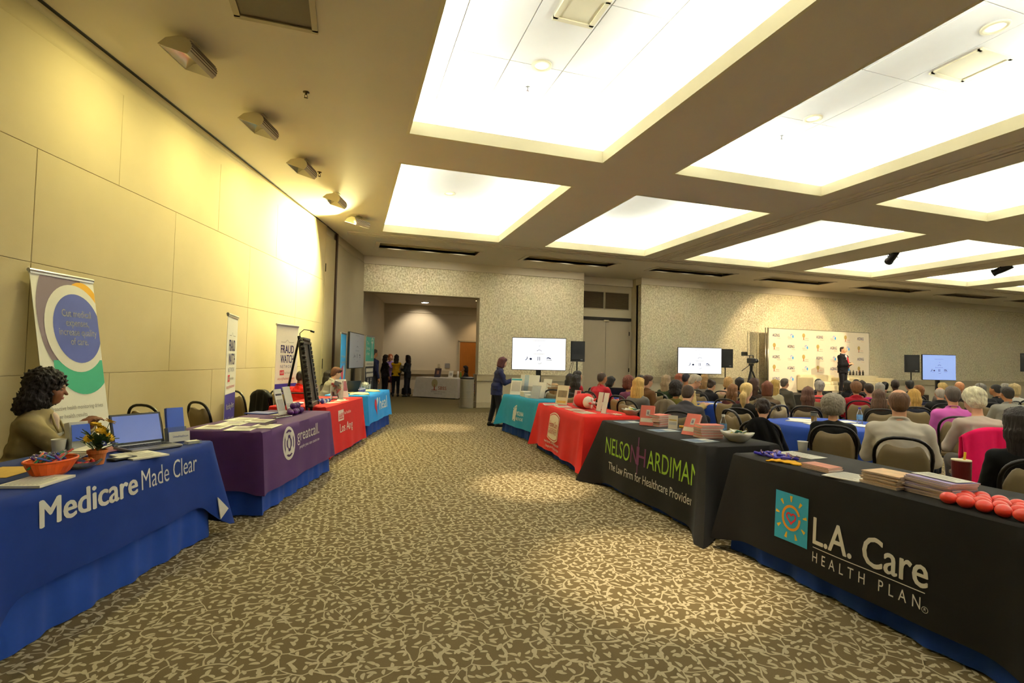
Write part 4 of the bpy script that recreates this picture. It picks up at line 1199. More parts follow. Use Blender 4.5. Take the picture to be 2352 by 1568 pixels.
def words(s, w=None, h=None, bold=0., shear=0., align='LEFT', space=1., sx=1.):
    """lettering scaled to a width and / or capital height in metres"""
    v, f = text_geo(s, 1., min(bold, 0.), shear, 1., 'LEFT', space)
    x0 = min(p[0] for p in v)
    cw = max(p[0] for p in v)-x0; ch = .69
    ky = h/ch if h else None; kx = w/cw if w else None
    if ky is None: ky = kx
    if kx is None: kx = ky*sx
    o = {'LEFT': 0, 'CENTER': -cw*kx/2, 'RIGHT': -cw*kx}[align]
    V = [((p[0]-x0)*kx+o, p[1]*ky) for p in v]; F = list(f)
    if bold > 0:                                  # heavier strokes: the outline struck several times
        n = len(v); d = bold*min(kx, ky)
        for dx, dy in ((-1, 0), (1, 0), (0, .5), (0, -.5)):
            V += [(p[0]+dx*d, p[1]+dy*d) for p in V[:n]]
        F += [tuple(i+n*k for i in q_) for k in range(1, 5) for q_ in f]
    return V, F
def poly(pts, tess=None): return list(pts), [tuple(range(len(pts)))]
def ring2d(rx, ry, w_, n=32, a0=0, a1=2*PI, c=(0, 0)):
    v = []; f = []
    for i in range(n+1):
        a = a0+(a1-a0)*i/n
        v += [(c[0]+rx*math.cos(a), c[1]+ry*math.sin(a)), (c[0]+(rx-w_)*math.cos(a), c[1]+(ry-w_)*math.sin(a))]
    for i in range(n): f.append((2*i, 2*i+2, 2*i+3, 2*i+1))
    return v, f
def disc2d(rx, ry, n=28, c=(0, 0)):
    return [(c[0]+rx*math.cos(2*PI*i/n), c[1]+ry*math.sin(2*PI*i/n)) for i in range(n)], [tuple(range(n))]
def stroke2d(pts, w_):
    v = []; f = []
    for i, p in enumerate(pts):
        a = Vector(pts[max(i-1, 0)]); b = Vector(pts[min(i+1, len(pts)-1)]); d = (b-a).normalized(); q = Vector((-d.y, d.x))*(w_[i] if isinstance(w_, (list, tuple)) else w_)/2
        v += [(p[0]+q.x, p[1]+q.y), (p[0]-q.x, p[1]-q.y)]
    for i in range(len(pts)-1): f.append((2*i, 2*i+2, 2*i+3, 2*i+1))
    return v, f
def gridrect(x0, y0, x1, y1, nx=10, ny=6):
    v = [(x0+(x1-x0)*i/nx, y0+(y1-y0)*j/ny) for j in range(ny+1) for i in range(nx+1)]
    f = [(j*(nx+1)+i, j*(nx+1)+i+1, (j+1)*(nx+1)+i+1, (j+1)*(nx+1)+i) for j in range(ny) for i in range(nx)]
    return v, f
TABLES = {}
def exhibit_table(key, cx, cy, rz, L, W, tlabel, clabel, color, skirt=True, **kw):
    """table under a blue skirt, with a printed cloth laid over it"""
    t = thing('folding_table', tlabel, 'table', (cx, cy, 0), rz, 'folding tables of the exhibitors')
    b = MB(); b.box((0, 0, TH-.02), (L-.02, W-.02, .035)); b.build('tabletop', TTOP, t)
    for sx in (-1, 1):
        for sy in (-1, 1):
            b = MB(); b.tube([(sx*(L/2-.15), sy*(W/2-.1), TH-.04), (sx*(L/2-.15), sy*(W/2-.1), 0)], .016, 8); b.build('leg', CHF, t)
    if skirt:
        k = Cloth(L-.07, W-.07, (TH-.012,)*3, flare=.022, cfl=.05, cext=0, amp=.013, seed=hash(key) % 97, z=TH-.001, wav=17.)
        link('skirt', k.mesh('skirt', SKIRT), t)
    c = Cloth(L, W, **kw)
    me = c.mesh('tablecloth', color)
    o = link('tablecloth', me, None, (cx, cy, 0), (0, 0, rz))
    tag(o, clabel, 'tablecloth', 'printed tablecloths')
    TABLES[key] = (c, o, t, Matrix.Translation((cx, cy, 0)) @ Matrix.Rotation(rz, 4, 'Z'))
    return c, o
def tpt(key, x, y, z=0.):      # point on a table: x along the front (from middle), y back from the front edge
    c, o, t, m = TABLES[key]
    return m @ Vector((x, -c.W/2+y, c.z+.001+z))
def trz(key): return TABLES[key][1].rotation_euler[2]

AW = WANG
# blue
def left_table(key, corner, L, *a, **k):       # corner = far front corner on the aisle side
    W = k.pop('W', .76); rz = k.pop('rz', AW)
    d = Vector((math.cos(rz), math.sin(rz), 0)); n = Vector((d.y, -d.x, 0))
    c = Vector((*corner, 0))-d*L/2-n*W/2
    return exhibit_table(key, c.x, c.y, rz, L, W, *a, **k)
BLUEC = cloth('blue printed tablecloth', '#102a6c'); PURP = cloth('aubergine tablecloth', '#4b2c58'); REDC = cloth('red tablecloth', '#ae1616')
HEALC = cloth('sky blue tablecloth', '#2587cf'); WHITEC = cloth('white tablecloth', '#cfc8c4'); TEALC = cloth('teal tablecloth', '#1a7591')
RED2 = cloth('bright red tablecloth', '#b81c14'); BLKC = cloth('black tablecloth', '#1b1816', var=.1)
INKW = paper('white print', '#dcd8cc')
blue, blue_o = left_table('blue', (-1.01, 4.65), 1.86, 'folding table with royal blue skirt behind the Medicare cloth', 'dark blue tablecloth printed Medicare Made Clear', BLUEC,
    drop=(.47, .60, .5), flare=.06, cfl=.17, cext=.10, amp=.008, seed=3, wav=5.)
purple, purple_o = left_table('purple', (-.19, 6.93), 1.90, 'folding table with blue skirt under the purple cloth', 'aubergine purple tablecloth printed greatcall', PURP,
    drop=(.56, .52, .5), flare=.05, cfl=.07, cext=.0, amp=.010, seed=5, wav=6.)
red, red_o = left_table('red', (.26, 9.30), 1.90, 'folding table with blue skirt under the left red cloth', 'red tablecloth printed Los An on the left side of the aisle', REDC,
    drop=(.70, .52, .5), flare=.06, cfl=.08, cext=.0, amp=.010, seed=8, wav=6., )
heal, heal_o = left_table('heal', (.88, 11.50), 1.90, 'folding table with blue skirt under the heal cloth', 'sky blue tablecloth printed heal with a red and white heart', HEALC,
    drop=(.52, .52, .5), flare=.05, cfl=.06, cext=.02, amp=.010, seed=9, wav=6.)
# right row: front faces -x
def right_table(key, far, near, *a, **k):
    f = Vector((*far, 0)); n = Vector((*near, 0)); d = (n-f); L = d.length; d.normalize(); W = k.pop('W', .76)
    back = Vector((-d.y, d.x, 0)); c = (f+n)/2+back*W/2
    return exhibit_table(key, c.x, c.y, math.atan2(d.y, d.x), L, W, *a, **k)
molina, molina_o = right_table('molina', (3.06, 10.11), (3.17, 8.42), 'folding table with blue skirt under the teal cloth', 'teal tablecloth with a white family logo', TEALC,
    drop=(.56, .50, .5), flare=.10, cfl=.16, cext=.06, amp=.014, seed=4, wav=6.)
home, home_o = right_table('home', (3.04, 8.02), (2.87, 5.95), 'folding table with blue skirt under the home care cloth', 'bright red tablecloth with a cream home care emblem', RED2,
    drop=(.64, .56, .5), flare=.10, cfl=.14, cext=.05, amp=.016, seed=6, wav=7.)
nelson, nelson_o = right_table('nelson', (2.93, 5.57), (2.91, 3.68), 'folding table with blue skirt under the law firm cloth', 'black tablecloth printed NELSON HARDIMAN in lime letters', BLKC,
    drop=(.70, .66, .6), flare=.05, cfl=.30, cext=.09, amp=.010, seed=12, wav=6.)
lac, lac_o = right_table('la', (2.92, 3.36), (2.90, 1.48), 'folding table with blue skirt under the L.A. Care cloth', 'black tablecloth printed L.A. Care Health Plan with a sun logo', BLKC,
    drop=(.63, .50, .5), flare=.05, cfl=.14, cext=.05, amp=.008, seed=14, wav=5.)
sbss, sbss_o = exhibit_table('sbss', 3.37, 19.20, -.72, 1.75, .76, 'folding table in the alcove under the white cloth', 'white tablecloth printed with a tree emblem in the alcove', WHITEC, skirt=False,
    drop=(.72, .70, .6), flare=.05, cfl=.10, cext=.0, amp=.010, seed=15, wav=6.)

# ---- lettering on the cloths
def cprint(c, o, name, mat, geo, x, z, lift=.003): return on_cloth(c, o, name, mat, geo, x, z, lift)
L = blue.L
cprint(blue, blue_o, 'lettering', INKW, words('Medicare', w=.68, h=.132, bold=.03), -L/2+.30, .565)
cprint(blue, blue_o, 'lettering', INKW, words('Made Clear', w=.60, h=.125, bold=-.004), -L/2+1.02, .570)
_me = blue_o.data; _nl = max(24, int(blue.L/.035)); _nn = 2*_nl+2*max(14, int(blue.W/.04))
_p = [_me.vertices[j*_nn+_nl+k].co+Vector((.004, -.012, 0)) for j, k in ((9, -2), (10, -1), (12, -2))]
link('turned_up_corner', setmesh('turned_up_corner', [tuple(v_) for v_ in _p]+[tuple(v_+Vector((.002, -.006, 0))) for v_ in _p], [(0, 2, 1), (3, 4, 5), (0, 1, 4, 3), (1, 2, 5, 4), (2, 0, 3, 5)], INKW), blue_o)
# purple: emblem and words
L = purple.L
cprint(purple, purple_o, 'emblem', INKW, disc2d(.150, .165), -L/2+.55, .565)
pu = cloth('aubergine print', '#3e2350')
cprint(purple, purple_o, 'emblem_ring', pu, ring2d(.118, .135, .022), -L/2+.55, .565, .0045)
cprint(purple, purple_o, 'emblem_core', pu, ring2d(.062, .082, .03), -L/2+.55, .565, .0045)
for a in range(4):
    cprint(purple, purple_o, 'emblem_figure', INKW, disc2d(.034, .038), -L/2+.55+.088*math.cos(a*PI/2+.785), .565+.10*math.sin(a*PI/2+.785), .006)
cprint(purple, purple_o, 'lettering', INKW, words('greatcall.', w=.66, h=.125, bold=.004), -L/2+.76, .545)
cprint(purple, purple_o, 'lettering', INKW, words('people you can count on', w=.60, h=.034), -L/2+.82, .465)
# red left
L = red.L
cprint(red, red_o, 'logo_panel', INKW, gridrect(0, 0, .26, .155), -L/2+.48, .50)
rd = cloth('red print', '#b01818')
cprint(red, red_o, 'lettering', rd, words('AARP', w=.22, h=.07, bold=.02, shear=.2), -L/2+.50, .54, .0045)
cprint(red, red_o, 'lettering', rd, gridrect(0, 0, .2, .012, 4, 1), -L/2+.51, .525, .0045)
cprint(red, red_o, 'lettering', INKW, words('Real Possibilities', w=.34, h=.045), -L/2+.77, .575)
cprint(red, red_o, 'lettering', INKW, words('Los An', w=.52, h=.125, bold=.015), -L/2+.54, .33)
cprint(red, red_o, 'lettering', INKW, words('g', h=.125, bold=.015), -L/2+1.10, .33)
# heal
L = heal.L
hr = cloth('heart red print', '#a81f30')
def heart_half(side, w_, h):
    pts = []
    for i in range(13):
        t = i/12*PI
        pts.append((side*16*math.sin(t)**3*w_/32, (13*math.cos(t)-5*math.cos(2*t)-2*math.cos(3*t)-math.cos(4*t))*h/30))
    return pts, [tuple(range(len(pts)))]
cprint(heal, heal_o, 'heart_half', hr, ([(p[0]-.01, p[1]) for p in heart_half(-1, .30, .34)[0]], heart_half(-1, .3, .34)[1]), -L/2+.62, .52)
cprint(heal, heal_o, 'heart_half', INKW, ([(p[0]+.01, p[1]*.55+.08) for p in heart_half(1, .24, .34)[0]], heart_half(1, .3, .34)[1]), -L/2+.62, .52)
cprint(heal, heal_o, 'lettering', INKW, words('heal', w=.66, h=.24, bold=.01), -L/2+.86, .42)
# molina
L = molina.L
for k, (x0, z0, z1) in enumerate(((-.16, .30, .50), (-.115, .33, .53), (-.07, .30, .55), (-.025, .30, .56))):
    cprint(molina, molina_o, 'family_figure', INKW, gridrect(0, 0, .034, z1-z0, 2, 5), x0-.02, z0)
    cprint(molina, molina_o, 'family_figure', INKW, disc2d(.017, .019), x0-.003, z1+.026)
cprint(molina, molina_o, 'lettering', INKW, words('MOLINA', w=.30, h=.075, bold=.01), .02, .42)
cprint(molina, molina_o, 'lettering', INKW, words('HEALTHCARE', w=.29, h=.055), .02, .33)
# home care
L = home.L
EMB = paper('cream print', '#e3d8c0')
def badge(w_, h, bulge, n=10):
    pts = []
    for i in range(n+1): u = -1+2*i/n; pts.append((u*w_/2, -h/2-bulge*(1-u*u)))
    for i in range(n+1): u = 1-2*i/n; pts.append((u*w_/2, h/2+bulge*(1-u*u)))
    return pts, [tuple(range(len(pts)))]
bx = -L/2+.98
cprint(home, home_o, 'emblem', EMB, badge(.46, .33, .05), bx, .475, .008)
cprint(home, home_o, 'emblem_line', rd, badge(.43, .305, .045), bx, .475, .0095)
cprint(home, home_o, 'emblem_field', EMB, badge(.41, .29, .04), bx, .475, .011)
cprint(home, home_o, 'lettering', rd, words('Home Care', w=.37, h=.085, bold=.005, shear=.25), bx-.185, .475, .018)
cprint(home, home_o, 'lettering', rd, gridrect(0, 0, .36, .006, 4, 1), bx-.18, .445, .018)
cprint(home, home_o, 'lettering', rd, words('ASSISTANCE', w=.36, h=.055), bx-.18, .375, .018)
cprint(home, home_o, 'lettering', INKW, words('www.HomeCareAssistance.com', w=.66, h=.042, bold=.006), bx-.36, .225)
cprint(home, home_o, 'lettering', INKW, words('Changing the Way the World Ages', w=.58, h=.034), bx-.26, .165)
# nelson hardiman
L = nelson.L
LIME = M('lime print', '#8fb52c', rough=.7, var=.04); PLUM = M('plum print', '#6b2a58', rough=.7, var=.04)
cprint(nelson, nelson_o, 'lettering', LIME, words('NELSO', w=.55, h=.185, bold=.0), -L/2+.15, .395)
cprint(nelson, nelson_o, 'lettering', PLUM, words('N', w=.13, h=.185), -L/2+.72, .395)
cprint(nelson, nelson_o, 'lettering', PLUM, stroke2d([(0, .28), (0, -.10)], .016), -L/2+.86, .395)
cprint(nelson, nelson_o, 'lettering', PLUM, words('H', w=.15, h=.185), -L/2+.86, .395, .0045)
cprint(nelson, nelson_o, 'lettering', LIME, words('ARDIMAN', w=.82, h=.185, bold=.0), -L/2+1.04, .395)
cprint(nelson, nelson_o, 'lettering', INKW, words('The Law Firm for Healthcare Providers', w=1.58, h=.085, bold=.004), -L/2+.24, .225)
# L.A. Care
SKY = M('sun panel blue', '#2d9ec0', rough=.7, var=.06); YEL = M('sun yellow print', '#e2b229', rough=.7, var=.04); ORG = M('sun orange print', '#e08f1d', rough=.7, var=.04); HRT = M('heart red', '#cf2a33', rough=.7, var=.04)
L = lac.L
X0 = -L/2+.455
cprint(lac, lac_o, 'sun_panel', SKY, gridrect(0, 0, .27, .320), X0, .262)
sx, sz = X0+.135, .262+.16
cprint(lac, lac_o, 'sun_ring', ORG, ring2d(.077, .085, .017, 36, .35, 6.35), sx, sz, .0045)
for k in range(9):
    a = 2*PI*k/9+.2
    p0 = Vector((math.cos(a), math.sin(a))); 
    cprint(lac, lac_o, 'sun_ray', YEL, stroke2d([(p0.x*.098, p0.y*.105), (p0.x*.128, p0.y*.145)], [.008, .022]), sx, sz, .0045)
hp = [(16*math.sin(t)**3*.0023, (13*math.cos(t)-5*math.cos(2*t)-2*math.cos(3*t)-math.cos(4*t))*.0024) for t in [2*PI*i/32 for i in range(33)]]
cprint(lac, lac_o, 'heart', HRT, stroke2d(hp, .012), sx, sz, .0045)
cprint(lac, lac_o, 'lettering', INKW, words('L.A. Care', w=.69, h=.165, bold=.018), X0+.315, .318)
cprint(lac, lac_o, 'lettering', INKW, gridrect(0, 0, .68, .005, 8, 1), X0+.315, .292)
cprint(lac, lac_o, 'lettering', INKW, words('HEALTH PLAN', w=.66, h=.062, space=1.8), X0+.315, .205)
cprint(lac, lac_o, 'lettering', INKW, words('R', h=.014, bold=.01), X0+.992, .208); cprint(lac, lac_o, 'lettering', INKW, ring2d(.016, .016, .0025, 18), X0+.997, .213)
# alcove cloth
L = sbss.L
cprint(sbss, sbss_o, 'tree_crown', M('olive print', '#a89b74', rough=.8, var=.1), disc2d(.13, .15), -.05, .55)
cprint(sbss, sbss_o, 'tree_trunk', M('brick print', '#a34b38', rough=.8, var=.1), stroke2d([(0, 0), (0, .2)], [.05, .03]), -.05, .30, .0045)
cprint(sbss, sbss_o, 'tree_root', M('brick print', '#a34b38'), stroke2d([(-.12, 0), (.12, 0)], .02), -.05, .30, .0045)
cprint(sbss, sbss_o, 'lettering', M('brick print', '#a34b38'), words('SBSS', w=.34, h=.12, bold=.01), .12, .32)
for k, q in enumerate((.22, .15)): cprint(sbss, sbss_o, 'lettering', M('grey print', '#8d8480', rough=.8, var=.05), words('SENIOR SERVICES' if k == 0 else 'RESOURCES', w=.62 if k == 0 else .34, h=.045), -.2 if k == 0 else -.05, q)
# ------------------------------------------------------------------ people
SK = {'a': skinm('light skin', '#cf9c7c'), 'b': skinm('olive skin', '#a9744f'), 'c': skinm('ruddy skin', '#dca585'), 'd': skinm('deep brown skin', '#4a2c1c'), 'e': skinm('brown skin', '#774a31')}
PANTS = cloth('dark trousers', '#1d1d24'); JEANS = cloth('denim', '#2b3346'); KHAKI = cloth('grey trousers', '#55504a')
TPL = dict(M=dict(lean=6., arms='lap'), MB=dict(lean=9., arms='table', bulk=1.22), MD=dict(lean=22., headp=16., arms='table'),
           F=dict(sex='f', lean=5., arms='lap'), FD=dict(sex='f', lean=20., headp=16., arms='table'), FB=dict(sex='f', lean=8., bulk=1.25, arms='table'))
GLS = ('brown jacket looking', 'tan jacket, writing', 'auburn bob, glasses')
for i, (x, y, rz, sc, tp, kind, top, hs, hc, sk, label) in enumerate(AUD):
    near = math.hypot(x, y) < 6.8
    P = dict(TPL[tp]); P['top'] = kind; P['h'] = .0125 if near else .018
    if kind == 'shirt' and tp in ('F', 'FD', 'FB'): P['collar'] = False
    person(label, (x, y, 0), rz, P, SK[sk], cloth('garment '+top+kind, top), (PANTS, JEANS, KHAKI)[i % 3], hs if hs else None, hairm('hair '+hc, hc), scale=sc,
           group='seated audience', topname='jacket' if kind == 'jacket' else 'shirt', glasses=any(g in label for g in GLS), hh=.009 if near else .013, face=False)
    w_ = label.split()
    cl = 'tan banquet chair under the '+' '.join(w_[:10])
    fx, fy = -math.sin(rz), math.cos(rz)
    chair(x+fx*.05, y+fy*.05, rz, cl.rstrip(','), 'tan banquet chairs', .965)

def head_local(t, K, HM, b, name, mat, smooth=True):
    o = b.build(name, mat, t, smooth=smooth); o.matrix_basis = HM; return o
# woman in the tan blazer at the first table
TAN = cloth('tan blazer cloth', '#85764f', var=.25, scale=14., bump=.35, bscale=12.)
P = dict(sex='f', lean=10., headp=6., bulk=1.18, top='jacket', h=.0085, hands=((-1, (-.06, .37, .90)), (1, (.05, .35, .91))), hints=((1, (.7, -.35, -.7)), (-1, (-.6, -.3, -.8))))
t, K, HM = person('woman with dark curly hair and tan blazer behind the blue table', (-2.20, 4.60, 0), -1.36, P, SK['e'], TAN, PANTS, 'afro', hairm('black curls', '#140c09', .7), scale=.974, face=True, topname='jacket', hh=.0065)
R_ = K['R']
def torso_pt(K, x, y, z): return K['pel']+K['R']@np.array([x, y, z], float)
put('blouse', soft_mesh('blouse', [ell(torso_pt(K, 0, .082, .34), (.040, .062, .10), K['R'], k=.02), ell(torso_pt(K, 0, .075, .42), (.05, .05, .05), K['R'], k=.03)], .009, SKIN0), t, cloth('pale blouse', '#c9b2a0'))
for s in (-1, 1):
    b = MB(); pts = [torso_pt(K, s*.045, .085, .455), torso_pt(K, s*.085, .125, .39), torso_pt(K, s*.068, .176, .31), torso_pt(K, s*.02, .178, .20)]
    b.tube([Vector(map(float, p)) for p in pts], [.007, .009, .008, .003], 6); b.build('lapel', TAN, t, smooth=True)
b = MB(); m_ = Matrix.Translation([float(q) for q in torso_pt(K, .095, .172, .315)]) @ Matrix.Rotation(-.45, 4, 'Z') @ Matrix.Rotation(.1, 4, 'Y')
b.box((0, 0, 0), (.085, .004, .036), m_); b.build('name_tag', WHT, t)
chair(-2.24, 4.66, -1.36, 'tan banquet chair under the woman in the tan blazer', 'tan banquet chairs', .965)
# man in red polo
P = dict(lean=14., headp=4., bulk=1.12, arms='table', sleeve=.5, h=.012, heady=10.)
person('man in a bright red polo shirt sitting behind the easel', (-.816, 9.176, 0), -.71, P, SK['e'], cloth('red polo', '#c51a10'), PANTS, 'buzz', hairm('hair cropped', '#1b130f'), scale=.889)
chair(-.84, 9.15, -.71, 'tan banquet chair under the man in the red polo', 'tan banquet chairs', .965)
P = dict(lean=24., headp=6., arms='table', top='jacket', h=.012)
person('young man in a grey suit leaning forward behind the heal table', (-.45, 10.82, 0), -1.25, P, SK['a'], cloth('grey suit', '#77726a'), KHAKI, 'side', hairm('hair chestnut', '#4f2a17'), scale=.93, face=True, topname='jacket', hh=.009)
chair(-.50, 10.80, -1.25, 'tan banquet chair under the young man in grey', 'tan banquet chairs', .965)
person('dark haired woman mostly hidden behind the young man in grey', (-.42, 11.45, 0), -.8, dict(TPL['F'], h=.018), SK['a'], cloth('black knit', '#181517'), PANTS, 'mid', hairm('hair near black', '#1c120f'), scale=.86)
# woman standing at the teal table
P = dict(pose='stand', sex='f', lean=9., headp=14., bulk=1.12, top='jacket', h=.012, hands=((1, (.07, .36, 1.13)), (-1, (-.12, .33, 1.08))),
         legs=((1, [(.088, 0, .91), (.10, .06, .49), (.10, .02, .09), (.115, .17, .03)]), (-1, [(-.088, 0, .91), (-.11, -.05, .48), (-.12, -.14, .09), (-.13, .01, .03)])))
person('woman in a navy blazer standing at the far end of the teal table', (3.12, 10.86, 0), -1.69, P, SK['a'], cloth('navy blazer', '#1d2140'), cloth('black slacks', '#17161a'), 'bob', hairm('hair burgundy', '#43161a'), scale=.892, face=True, topname='jacket', hh=.009)
# speaker on the stage
STZ = .52
P = dict(pose='stand', arms='clasp', lean=0., bulk=1.20, belly=.03, top='jacket', h=.0125)
t, K, HM = person('man in dark suit and red tie speaking on the stage', (16.55, 13.72, STZ), -2.97, P, SK['c'], cloth('black suit', '#15141a'), cloth('suit trousers', '#18171d'), 'thin', hairm('hair dark grey', '#3a322c'), scale=.965, face=True, topname='jacket')
put('dress_shirt', soft_mesh('dress_shirt', [ell(torso_pt(K, 0, .105, .36), (.05, .055, .12), K['R'], k=.02), tor(K['nb']+K['up']*.02, K['R'], .06, .06, .018, k=.02), ell(torso_pt(K, 0, .07, .44), (.045, .05, .05), K['R'], k=.03)], .011, SKIN0), t, cloth('pale blue shirt', '#b5bccb'))
b = MB(); b.tube([Vector(map(float, torso_pt(K, 0, y, z))) for y, z in ((.075, .485), (.125, .43), (.168, .36), (.185, .25), (.205, .12), (.19, .04))], [.022, .018, .026, .030, .034, .012], 8); b.build('necktie', M('red tie', '#c61d32', rough=.5, var=.05), t, smooth=True)
# group standing in the alcove
P = dict(pose='stand', sex='f', lean=0., arms='down', h=.017, top='long')
person('woman all in black with long black hair standing in the alcove', (1.30, 19.25, 0), -1.11, P, SK['b'], cloth('black knit', '#181517'), PANTS, 'long', hairm('hair near black', '#17100e'), scale=.91)
P = dict(pose='stand', sex='f', lean=0., arms='fold', h=.017, top='long', bottom='skirt')
person('red haired woman in a lavender cardigan facing the others', (1.587, 20.63, 0), -2.96, P, SK['c'], cloth('lavender cardigan', '#8a72ae'), cloth('burgundy skirt', '#3f1424'), 'curlbob', hairm('hair copper', '#96562d'), scale=.93, face=True)
P = dict(pose='stand', sex='f', lean=0., arms='fold', h=.017)
person('woman in a mustard yellow sweater seen from behind', (1.743, 19.802, 0), -.18, P, SK['b'], cloth('mustard sweater', '#c39a12'), PANTS, 'long', hairm('hair near black', '#17100e'), scale=.921)
P = dict(pose='stand', sex='f', lean=0., arms='clasp', h=.017, top='jacket')
t, K, HM = person('woman in dark blazer holding papers, right of the yellow sweater', (2.157, 19.676, 0), .94, P, SK['b'], cloth('dark blazer', '#1c2228'), PANTS, 'wave', hairm('hair near black', '#17100e'), scale=.917, topname='jacket')
o = MB(); o.box((0, 0, 0), (.24, .012, .31), bev=.003); o = o.build('folder', paper('cream folder', '#c9bf9f'), None, loc=(1.93, 19.83, 1.02), rot=(.25, .1, .94)); tag(o, 'cream folder held by the woman in the dark blazer', 'folder')
P = dict(pose='stand', lean=0., arms='down', h=.018)
person('man in navy half hidden behind the teal banner', (.74, 15.95, 0), -1.07, P, SK['b'], cloth('navy shirt', '#1d2240'), PANTS, 'short', hairm('hair dark', '#2a1f1a'), scale=.97)
person('woman with long black hair seated behind the white alcove table', (4.35, 19.35, 0), 1.5, dict(TPL['F'], h=.018, arms='table'), SK['b'], cloth('black knit', '#181517'), PANTS, 'long', hairm('hair near black', '#17100e'), scale=.905)
chair(4.38, 19.33, 1.5, 'tan banquet chair under the woman at the alcove table', 'tan banquet chairs', .965)

# spare chairs
chair(-1.76, 6.25, -.56, 'empty tan chair by the wall behind the open laptop')
chair(-1.30, 6.52, -.81, 'empty tan chair left of the narrow fraud watch banner')
chair(-1.27, 8.38, -.87, 'empty tan chair right of the narrow fraud watch banner')
cj = chair(-.97, 8.60, -.91, 'tan chair by the wall with a black coat over its back')
chair(3.84, 9.08, -.74, 'empty tan chair behind the cardboard box on the teal table')
chair(4.21, 9.25, -.77, 'empty tan chair behind the woman with the hair clip')
chair(4.55, 4.90, -1.77, 'empty tan chair seen edge on, left of the blonde ponytail')
chair(5.47, 5.80, .17, 'empty tan chair seen edge on beside the brown jacket')
def draped(label, ch, mat, w0=.25, drop_b=.55, drop_f=.25, sl=0., amp=.02, seed=1, parent_sc=.965):
    """coat hung over the arch of a chair back, in the frame of that chair"""
    r = random.Random(seed); p = [r.uniform(0, 6.28) for _ in range(4)]
    nu, nv = 22, 20; v = []; f = []
    for j in range(nv+1):
        tt = j/nv; s = -drop_f+(drop_b+drop_f)*tt          # distance over the arch, >0 at the back
        for i in range(nu+1):
            u = -1+2*i/nu
            x = u*w0*(1+.12*max(0, s))+sl*max(0, s)
            topz = .945-.10*abs(u)**2.6
            d = abs(s)
            z = topz-max(0, d-.03)+(.0 if d > .03 else .012*(1-(d/.03)**2))
            side = 1 if s < 0 else -1
            y = -.31+side*(.028+.0*d)+(.10 if side > 0 else .05)*max(0, d-.03)*(1 if side > 0 else -.35)
            y += -amp*min(1, d/.15)*(math.sin(u*9+p[0]+d*3)+.5*math.sin(u*17+p[1]))*.6*(1 if side < 0 else .3)
            v.append((x, y, z-.06*max(0, s)*math.sin(u*5+p[2])))
    for j in range(nv):
        for i in range(nu):
            a = j*(nu+1)+i; f.append((a, a+1, a+nu+2, a+nu+1))
    me = setmesh('coat', v, f, mat, smooth=True)
    o = link('coat', me, None, ch.location, (0, 0, ch.rotation_euler[2])); o.scale = (parent_sc,)*3
    sm = o.modifiers.new('thick', 'SOLIDIFY'); sm.thickness = .012
    return tag(o, label, 'coat')
draped('black coat hanging on a chair by the left wall', cj, cloth('black wool', '#0f0e0f'), seed=3)
def chair_of(txt):
    for o in COL.objects:
        if o.name.startswith('banquet_chair') and txt in str(o.get('label', '')): return o
draped('black coat hanging off the right of the chair of the woman in navy', chair_of('hair pinned up'), cloth('black wool', '#0f0e0f'), seed=4, w0=.13, drop_b=.6, sl=.35)
draped('hot pink jacket hanging over the chair of the white haired woman', chair_of('woman with short white hair'), cloth('hot pink fleece', '#e01a5c'), seed=6, w0=.27, drop_b=.6, sl=.06, amp=.035)
draped('taupe coat thrown over the chair of the olive hoodie', chair_of('black curly hair'), cloth('taupe coat', '#6b6150'), seed=8, w0=.17, drop_b=.42, sl=-.1, amp=.03)

# blue audience tables
for (x, y, r, lab, pl) in ((5.29, 9.35, .50, 'small round table under royal blue cloth by the man in red', 'royal blue cloth on the small round table by the man in red'),
                      (5.71, 4.86, .74, 'round table under royal blue cloth in front of the grey curled woman', 'royal blue cloth on the near round table'),
                      (6.37, 7.74, .50, 'round table under royal blue cloth by the man in tan', 'royal blue cloth on the round table by the man in tan')):
    t = thing('round_table', lab, 'table', (x, y, 0), 0, 'round audience tables')
    b = MB(); b.lathe([(r-.01, .715), (r-.01, .745)], 32); b.build('tabletop', TTOP, t)
    b = MB(); b.lathe([(.28, 0), (.28, .02), (.04, .05), (.035, .715)], 16); b.build('pedestal', CHF, t, smooth=True)
    n = 72; v = []; f = []
    for j, (rr, zz) in enumerate(((0, 0),)): pass
    rings = [(r*.5, .752), (r-.01, .752), (r+.004, .742)]+[(r+.01+.05*k/7, .742-.62*k/7) for k in range(1, 8)]
    for j, (rr, zz) in enumerate(rings):
        for k in range(n):
            a = 2*PI*k/n; q = rr+max(0, j-2)/7*.028*math.sin(a*14+x)
            v.append((q*math.cos(a), q*math.sin(a), zz))
    f.append(tuple(range(n)))
    for j in range(len(rings)-1):
        for k in range(n): f.append((j*n+(k+1) % n, j*n+k, (j+1)*n+k, (j+1)*n+(k+1) % n))
    o = link('tablecloth', setmesh('tablecloth', v, f, cloth('royal blue cloth', '#1f3c8c'), smooth=True), None, (x, y, 0)); tag(o, pl, 'tablecloth', 'round table cloths')
